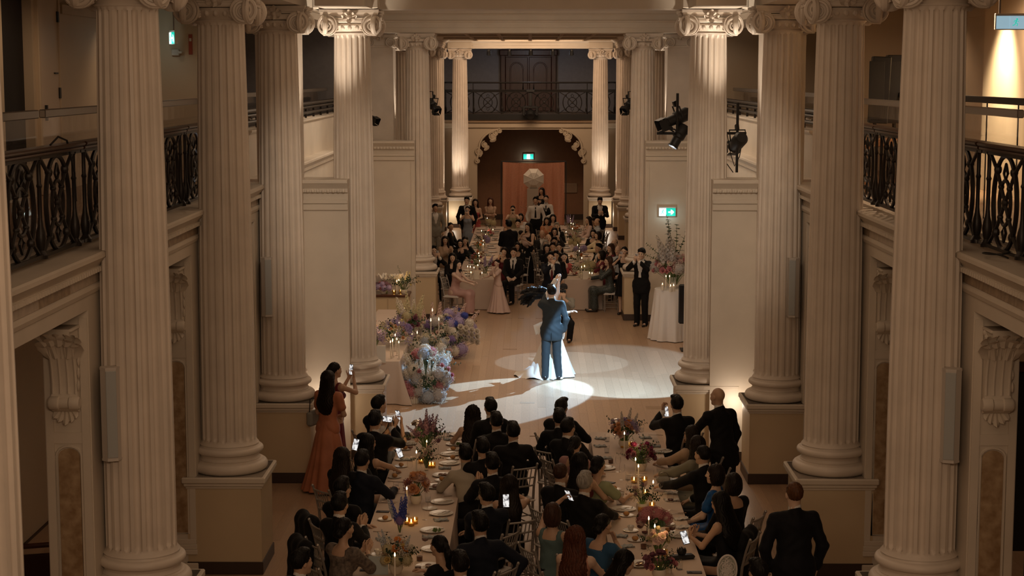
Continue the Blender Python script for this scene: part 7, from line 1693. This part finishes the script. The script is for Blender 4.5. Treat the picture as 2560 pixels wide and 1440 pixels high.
# ---- stage lamps
LENS = mat('dark_lens', (.02, .02, .03), .05); LIT = mat('lit_lens', (1, 1, 1), .3, emit=(.92, .96, 1), es=30)
def fixture(label, loc, aim, L=.42, r=.085, lit=False, doors=True):
    t = thing('stage_lamp', label, 'stage lamp', loc); d = (Vector(aim) - Vector(loc)).normalized(); q = d.to_track_quat('Y', 'Z'); t.rotation_euler = q.to_euler()
    Mx = RX(-PI / 2)
    MB().lathe([(0, -L * .62), (r * .8, -L * .62), (r * 1.15, -L * .5), (r * 1.15, -L * .05), (r * .9, .0), (r * .9, L * .30), (r, L * .32), (r, L * .38), (r * .85, L * .38), (r * .82, L * .30), (0, L * .30)], 20, Mx).build('housing', BLACK, t)
    MB().lathe([(0, 0), (r * .8, 0), (0, .02)], 16, T(0, L * .32, 0) @ Mx).build('lens', LIT if lit else LENS, t)
    b = MB().tube([(-r * 1.3, -L * .2, 0), (-r * 1.3, -L * .2, r * 1.9), (r * 1.3, -L * .2, r * 1.9), (r * 1.3, -L * .2, 0)], .013, 6); b.bbox(-.03, .03, -L * .2 - .03, -L * .2 + .03, r * 1.9, r * 1.9 + .09, .006); b.build('yoke', BLACK, t)
    if doors:
        for k in range(4): MB().bbox(-r * .9, r * .9, L * .38, L * .38 + .13, r * .98, r * .98 + .006, .001, RY(k * PI / 2) ).build('barn_door', BLACK, t)
    return t
tx, tz = aty(1676, 362, 27.55)
fixture('lower stage lamp with a lit lens on the right crossing column', (tx + .10, 27.45, tz + .10), (tx - .4, 27.3, tz - .75), .40, .085, True, False)
fixture('upper black stage lamp with barn doors on the right crossing column', (aty(1682, 298, 27.5)[0] + .03, 27.5, aty(1682, 298, 27.5)[1]), (aty(1682, 298, 27.5)[0] - 1, 27.1, aty(1682, 298, 27.5)[1] - .45), .46, .095)
fixture('black stage lamp hung right of the bright right column', (aty(1842, 358, 27.6)[0], 27.6, aty(1842, 358, 27.6)[1]), (aty(1842, 358, 27.6)[0] - .4, 29.6, 3.9), .44, .10)
t = thing('lamp_bar', 'black bar and pole carrying the stage lamps at the right crossing column', 'lamp stand', (2.62, 27.42, ZL)); MB().tube([(-.30, 0, .42), (-.30, 0, 1.25)], .022, 8).tube([(.66, .1, -.0), (.66, .1, 1.1)], .022, 8).build('pole', BLACK, t); MB().tube([(.04, 0, .62), (.04, -1.1, .62)], .022, 8).build('clamp_arm', BLACK, t); MB().tube([(-.62, 0, .62), (.80, .1, .62)], .022, 8).build('crossbar', BLACK, t)
MB().tube([(.5, .1, .6), (.55, .05, .3), (.62, .08, .1), (.70, .1, .25), (.74, .1, .5)], .008, 5).tube([(.4, .1, .6), (.45, .05, .2), (.6, .08, .0)], .008, 5).build('cables', BLACK, t)
for s, px in ((1, 1566), (-1, 1087)):
    x, z = aty(px, 266, 41.3); t = fixture(f'black stage lamp on the {side[s]} far crossing column', (x + s * .03, 41.3, z), (x - s * .4, 40.4, z - .5), .40, .09); 
    o = MB().tube([(x + s * .05, 41.35, z - .2), (x + s * .05, 41.35, z + .35), (s * 2.5, 41.2, z + .35)], .018, 6).build('lamp_arm', BLACK, t); o.matrix_local = (T(*t.location) @ t.rotation_euler.to_matrix().to_4x4()).inverted()
x, z = aty(939, 275, 41.0); t = fixture('black lamp added at the shadow shape half hidden by the left bright column', (x - .12, 40.5, z - .15), (x + 1, 39.8, z - .8), .40, .09); o = MB().tube([(x - .12, 40.5, z - .02), (x - .12, 41.4, z - .02)], .018, 6).build('lamp_arm', BLACK, t); o.matrix_local = (T(*t.location) @ t.rotation_euler.to_matrix().to_4x4()).inverted()  # lamp added in place of a shadow and cables on the wall
# moving head on the far railing
x, z = aty(1326, 262, 66.5); t = thing('moving_head_lamp', 'black moving head lamp hung at the middle of the far railing', 'stage lamp', (x, 66.5, z))
MB().bbox(-.17, .17, -.12, .12, .48, .58, .015).build('base', BLACK, t); MB().bbox(-.06, .06, -.05, .05, -.05, .5, .01).build('stem', BLACK, t); MB().bbox(-.30, -.2, -.1, .1, -.42, -.10, .02).bbox(.2, .30, -.1, .1, -.42, -.10, .02).bbox(-.3, .3, -.1, .1, -.14, -.05, .02).build('yoke', BLACK, t)
MB().lathe([(0, -.16), (.12, -.16), (.17, -.05), (.17, .1), (.13, .22), (0, .2)], 18, T(0, -.02, -.34) @ RX(PI / 2 + .5)).build('lamp_head', BLACK, t)
# ---- exit signs
GREEN = mat('exit_green', (0, .3, .22), .5, emit=(.0, .50, .36), es=1.0); EXW = mat('exit_white', (.8, .8, .8), .5, emit=(.86, 1, .95), es=1.0)
def running_man(b, cx, cz, s, y):
    b.lathe([(0, 0), (.13 * s, 0), (.13 * s, .004), (0, .004)], 12, T(cx + .12 * s, y, cz + .62 * s) @ RX(PI / 2))
    for P, w in (([(.05, .45), (-.08, .05)], .13), ([(-.08, .05), (.22, -.08), (.12, -.45)], .10), ([(-.08, .05), (-.22, -.25), (-.55, -.32)], .10), ([(.05, .42), (.32, .25), (.45, .38)], .075), ([(.05, .42), (-.25, .38), (-.35, .15)], .075)):
        b.tube([(cx + x * s, y - .002, cz + z * s) for x, z in P], w * s * .6, 6, None, False, .25)
def exit_sign(label, loc, w, h, mode, rz=0, glow=1.0, body=None):
    t = thing('exit_sign', label, 'exit sign', loc, rz)
    MB().bbox(-w / 2 - .012, w / 2 + .012, 0, .05, -h / 2 - .012, h / 2 + .03, .006).build('housing', PANELW if body is None else body, t)
    MB().box(-w / 2, w / 2, -.004, 0, -h / 2, h / 2).build('green_panel', GREEN, t, smooth=False)
    if mode == 'arrow':
        MB().box(-w / 2, -w * .07, -.007, -.004, -h / 2, h / 2).build('white_panel', EXW, t, smooth=False); b = MB(); running_man(b, -w * .28, -h * .06, h * .5, -.008); b.build('running_figure', GREEN, t)
        MB().prism([(w * .06, -.08 * h), (w * .24, -.08 * h), (w * .20, -.30 * h), (w * .28, -.30 * h), (w * .42, 0), (w * .28, .30 * h), (w * .20, .30 * h), (w * .24, .08 * h), (w * .06, .08 * h)], -.008, -.004, 'y').build('arrow', EXW, t, smooth=False)
    else:
        MB().box(-w * .16, w * .16, -.007, -.004, -h / 2, h / 2).build('white_panel', EXW, t, smooth=False); b = MB(); running_man(b, 0, -h * .06, h * .5, -.008); b.build('running_figure', GREEN, t)
    if glow: 
        for dx in (-.1, .1): point('sign_glow', (loc[0] + dx * math.cos(rz) + .10 * math.sin(rz), loc[1] - .12 * math.cos(rz), loc[2] - .04), glow / 2, (.75, 1, .98), .03)
    return t
x, z = aty(1321, 392, 69.15); exit_sign('green exit sign on the brown wall inside the far arch', (x, 69.25, z), .40, .19, 'mid', 0, 2.2)
x, z = aty(1669, 531, 40.4); exit_sign('green exit sign with arrow on the right far panel', (x, 40.5, z), .385, .185, 'arrow', 0, 1.2)
x, z = aty(430, 95, 27.4); exit_sign('small exit sign in the left gallery, seen edge on', (x, 27.4, z), .36, .18, 'arrow', math.radians(-66), 1.2); MB().box(-.01, .01, -.01, .01, 0, .6).build('hanger', STEEL, COL.objects['exit_sign.002'], (0, .03, .1))
x, z = aty(2540, 56, 20.6); t = exit_sign('glass exit sign hanging in the right gallery, overexposed pale blue painted in', (x, 20.6, z), .46, .15, 'mid', 0, 0); 
for ch in t.children:
    if ch.name.startswith(('green', 'white_p')): ch.data.materials[0] = mat('overexposed_panel', (.35, .5, .58), .3, emit=(.30, .48, .58), es=.8)  # overexposed pale look of the sign put into panel colour and emission
MB().box(-.2, -.18, .01, .03, 0, .6).box(.18, .2, .01, .03, 0, .6).build('hanger', STEEL, t, (0, 0, .08))
x, z = aty(437, 131, 27.9); t = thing('wall_sensor', 'small white sensor box under the left gallery exit sign', 'sensor', (x, 27.93, z)); MB().bbox(-.06, .06, 0, .06, -.05, .05, .01).build('case', CHINA, t); MB().bbox(.04, .11, -.02, .02, -.02, .02, .008).build('nose', CHINA, t)
x, z = aty(475, 111, 27.95); t = thing('fire_notice', 'narrow red fire notice on the left gallery wall', 'sign', (x, 27.985, z)); MB().box(-.03, .03, 0, .012, -.16, .16).build('plate', mat('notice_red', (.35, .06, .03), .5), t, smooth=False); MB().box(-.018, .018, -.002, 0, .05, .1).build('symbol', CHINA, t, smooth=False)
x, z = aty(1424, 471, 69.2); t = thing('notice_board', 'pale framed notice on the brown wall right of the backdrop', 'notice', (x, 69.25, z)); MB().bbox(-.30, .30, 0, .03, -.18, .2, .01).build('frame', mat('notice_cream', (.42, .30, .2), .6), t); MB().box(-.26, .26, -.004, 0, -.14, .16).build('sheet', mat('notice_sheet', (.36, .24, .16), .6), t, smooth=False)
# ---- sequin backdrop, photo booth with umbrella
SEQ = mat('rose_gold_sequins', (.58, .26, .16), .34, metal=.25, var=.35, scale=60, bump=.9, bscale=160)
x0 = aty(1257, 470, 65.6)[0]; x1 = aty(1411, 470, 65.6)[0]; zt_ = aty(1330, 405, 65.6)[1]
t = thing('sequin_backdrop', 'rose gold sequin backdrop on a black frame inside the far arch', 'backdrop', ((x0 + x1) / 2, 65.6, 0)); w = (x1 - x0) / 2
V = []; F = []; nx, nz = 60, 20
for k in range(nz + 1):
    for i in range(nx + 1):
        u = i / nx * 2 - 1; v = k / nz; V.append((u * w, .02 * math.sin(u * 22) * (.3 + v) + .012 * math.sin(u * 51 + v * 3), (zt_ - .05 * (1 - u * u)) * (1 - v) + .02 * v))
for k in range(nz):
    for i in range(nx): F.append((k * (nx + 1) + i, (k + 1) * (nx + 1) + i, (k + 1) * (nx + 1) + i + 1, k * (nx + 1) + i + 1))
MB().add(V, F).build('sequin_cloth', SEQ, t)
for s in (-1, 1): MB().tube([(s * (w + .06), .05, 0), (s * (w + .06), .05, zt_ + .03)], .02, 8).build('pole', BLACK, t); MB().tube([(s * (w + .06), -.3, .02), (s * (w + .06), .35, .02)], .02, 8).build('foot', BLACK, t)
MB().tube([(-w - .06, .05, zt_ + .02), (w + .06, .05, zt_ + .02)], .018, 8).build('crossbar', BLACK, t)
b = MB(); r3 = random.Random(9)
for k in range(70): b.cbox((r3.gauss(-.35, .28), -.045, abs(r3.gauss(.8, .38)) + .1), (.018, .006, .018), None)
o = b.build('loose_sequins', mat('bright_sequin', (.9, .8, .75), .08, metal=1), t, smooth=False); o['kind'] = 'stuff'
x, z = aty(1334, 447, 63.6); UMB = mat('white_diffuser', (.80, .76, .70), .7)
t = thing('photo_booth', 'white octagonal umbrella light over a pale booth stand', 'photo booth', (x, 63.6, 0))
b = MB(); R = .40; P = [(R * math.cos(PI / 8 + k * PI / 4), R * math.sin(PI / 8 + k * PI / 4)) for k in range(8)]
V = [(0, -.20, z)] + [(px_ * .6, -.15, z + pz * .6) for px_, pz in P] + [(px_, 0, z + pz) for px_, pz in P] + [(0, .0, z)]
F = [(0, 1 + (k + 1) % 8, 1 + k) for k in range(8)] + [(1 + k, 1 + (k + 1) % 8, 9 + (k + 1) % 8, 9 + k) for k in range(8)] + [(17, 9 + k, 9 + (k + 1) % 8) for k in range(8)]
b.add(V, F).build('umbrella', UMB, t, smooth=False); b = MB()
for px_, pz in P: b.tube([(0, -.205, z), (px_ * .6, -.155, z + pz * .6), (px_ * 1.01, -.005, z + pz * 1.01)], .007, 5)
b.build('rib', UMB, t); MB().tube([(0, .05, 0), (0, .05, z)], .02, 8).build('pole', BLACK, t); MB().bbox(-.20, .22, -.10, .10, .0, 1.62, .01, T(-.04, .0, 0)).build('booth_panel', mat('booth_panel', (.52, .46, .40), .6), t)
# ---- things in the galleries and aisles
x, z = aty(2208, 200, 23.2)
for k, dx in ((0, -.10), (1, .17)):
    t = thing('loudspeaker', ['left', 'right'][k] + ' of two tall black loudspeakers in the right gallery', 'loudspeaker', (x + dx, 23.2 + .05 * k, ZL), -.1); MB().bbox(-.12, .12, -.15, .15, .9, 1.78 + .02 * k, .012, RY(.04 if k == 0 else 0)).build('cabinet', BLACK, t); MB().bbox(-.10, .10, -.16, -.15, .95, 1.72, .004).build('grille', mat('black_grille', (.02, .02, .02), .6), t); MB().tube([(0, 0, 0), (0, 0, .92)], .025, 8).build('pole', BLACK, t)
t = thing('wooden_bench', 'pale timber bench in the right gallery behind the glass', 'bench', (aty(2205, 304, 22.6)[0], 22.6, ZL)); MB().bbox(-.26, .26, -.2, .2, .62, .72, .01).build('seat', mat('pale_timber', (.45, .22, .10), .4, var=.3, scale=8, stretch=(1, 8, 8)), t)
for sx in (-.22, .22): MB().box(sx - .03, sx + .03, -.18, .18, 0, .62).build('leg', MATS['pale_timber'], t, smooth=False)
t = thing('stair_rail', 'second black rail in the lit right gallery', 'railing', (4.9, 17.2, ZL)); MB().bbox(-.03, .03, 0, 7, 1.24, 1.31, .01).build('rail', BLACK, t)
for k in range(6): MB().box(-.006, .006, k * 1.2 + .3, k * 1.2 + .315, .0, 1.24).build('post', BLACK, t, smooth=False)
def armchair(label, x, y, rz):
    t = thing('armchair', label, 'armchair', (x, y, 0), rz)
    MB().bbox(-.28, .28, -.26, .26, .38, .46, .02).build('seat', mat('brown_leather', (.05, .018, .012), .35), t); MB().bbox(-.28, .28, -.30, -.24, .46, .86, .02).build('backrest', MATS['brown_leather'], t); MB().tube([(-.28, -.27, .86), (-.2, -.28, .95), (.2, -.28, .95), (.28, -.27, .86)], .028, 8).build('top_rail', WOODD, t)
    for sx in (-.27, .27):
        MB().tube([(sx, -.24, .66), (sx, .1, .68), (sx, .24, .62), (sx, .24, .42)], .022, 8).build('armrest', WOODD, t)
        for yy in (-.24, .24): MB().tube([(sx, yy, 0), (sx * .97, yy * .97, .2), (sx, yy, .40)], [.018, .03, .026], 8).build('leg', WOODD, t)
armchair('brown timber armchair in the dark left aisle', -5.15, 17.7, .3)
armchair('brown timber armchair further along the dark left aisle', -4.75, 16.2, -.4)
t = thing('cabinet', 'low black cabinet in the dark left aisle', 'cabinet', (-4.85, 15.15, 0)); MB().bbox(-.35, .35, -.3, .3, .0, .85, .01).build('body', BLACK, t); MB().bbox(-.36, .36, -.31, .31, .85, .88, .006).build('top', FAB['charcoal'], t)
t = thing('display_board', 'tall black display board in the right aisle', 'board', (4.95, 16.8, 0)); MB().bbox(-.45, .45, -.03, .03, 1.1, 2.9, .01).build('panel', BLACK, t); MB().bbox(-.47, .47, -.035, .035, 2.9, 3.0, .01).build('top_frame', WOODD, t); MB().bbox(-.03, .03, -.02, .02, 0, 1.1, .004).build('post', BLACK, t); MB().bbox(-.3, .3, -.2, .2, 0, .03, .004).build('foot', BLACK, t)
x, z = aty(1701, 760, 36.2); t = thing('floor_monitor', 'black panel standing between the cocktail table and the right bright column', 'screen', (x + .26, 36.2, 0)); MB().bbox(-.30, .30, -.04, .04, z - .42, z + .42, .03).build('panel', BLACK, t); MB().bbox(-.28, .28, -.046, -.04, z - .39, z + .39, .003).build('screen', PH_D.materials[0], t); MB().tube([(0, 0, 0), (0, 0, z - .4)], .03, 8).build('pole', BLACK, t); MB().bbox(-.25, .25, -.2, .2, 0, .03, .005).build('foot', BLACK, t)
# cables on the gallery ledges
P = [(3.93 + .10 * math.cos(a), 14.55 + .22 * math.sin(a), ZL + .010 + .004 * k) for k, a in enumerate(np.linspace(0, 5.6, 18))]; o = MB().tube(P, .008, 5).build('cable', BLACK); tag(o, 'black cable coiled on the right ledge by the railing foot', 'cable')
o = MB().tube([(-4.02, 14.5, ZL + .96), (-4.02, 14.75, ZL + 1.02), (-4.0, 14.95, ZL + .98), (-3.96, 15.02, ZL + .7), (-3.95, 15.0, ZL + .45)], .009, 5).build('cable', BLACK); tag(o, 'black cable looped over the left handrail', 'cable')
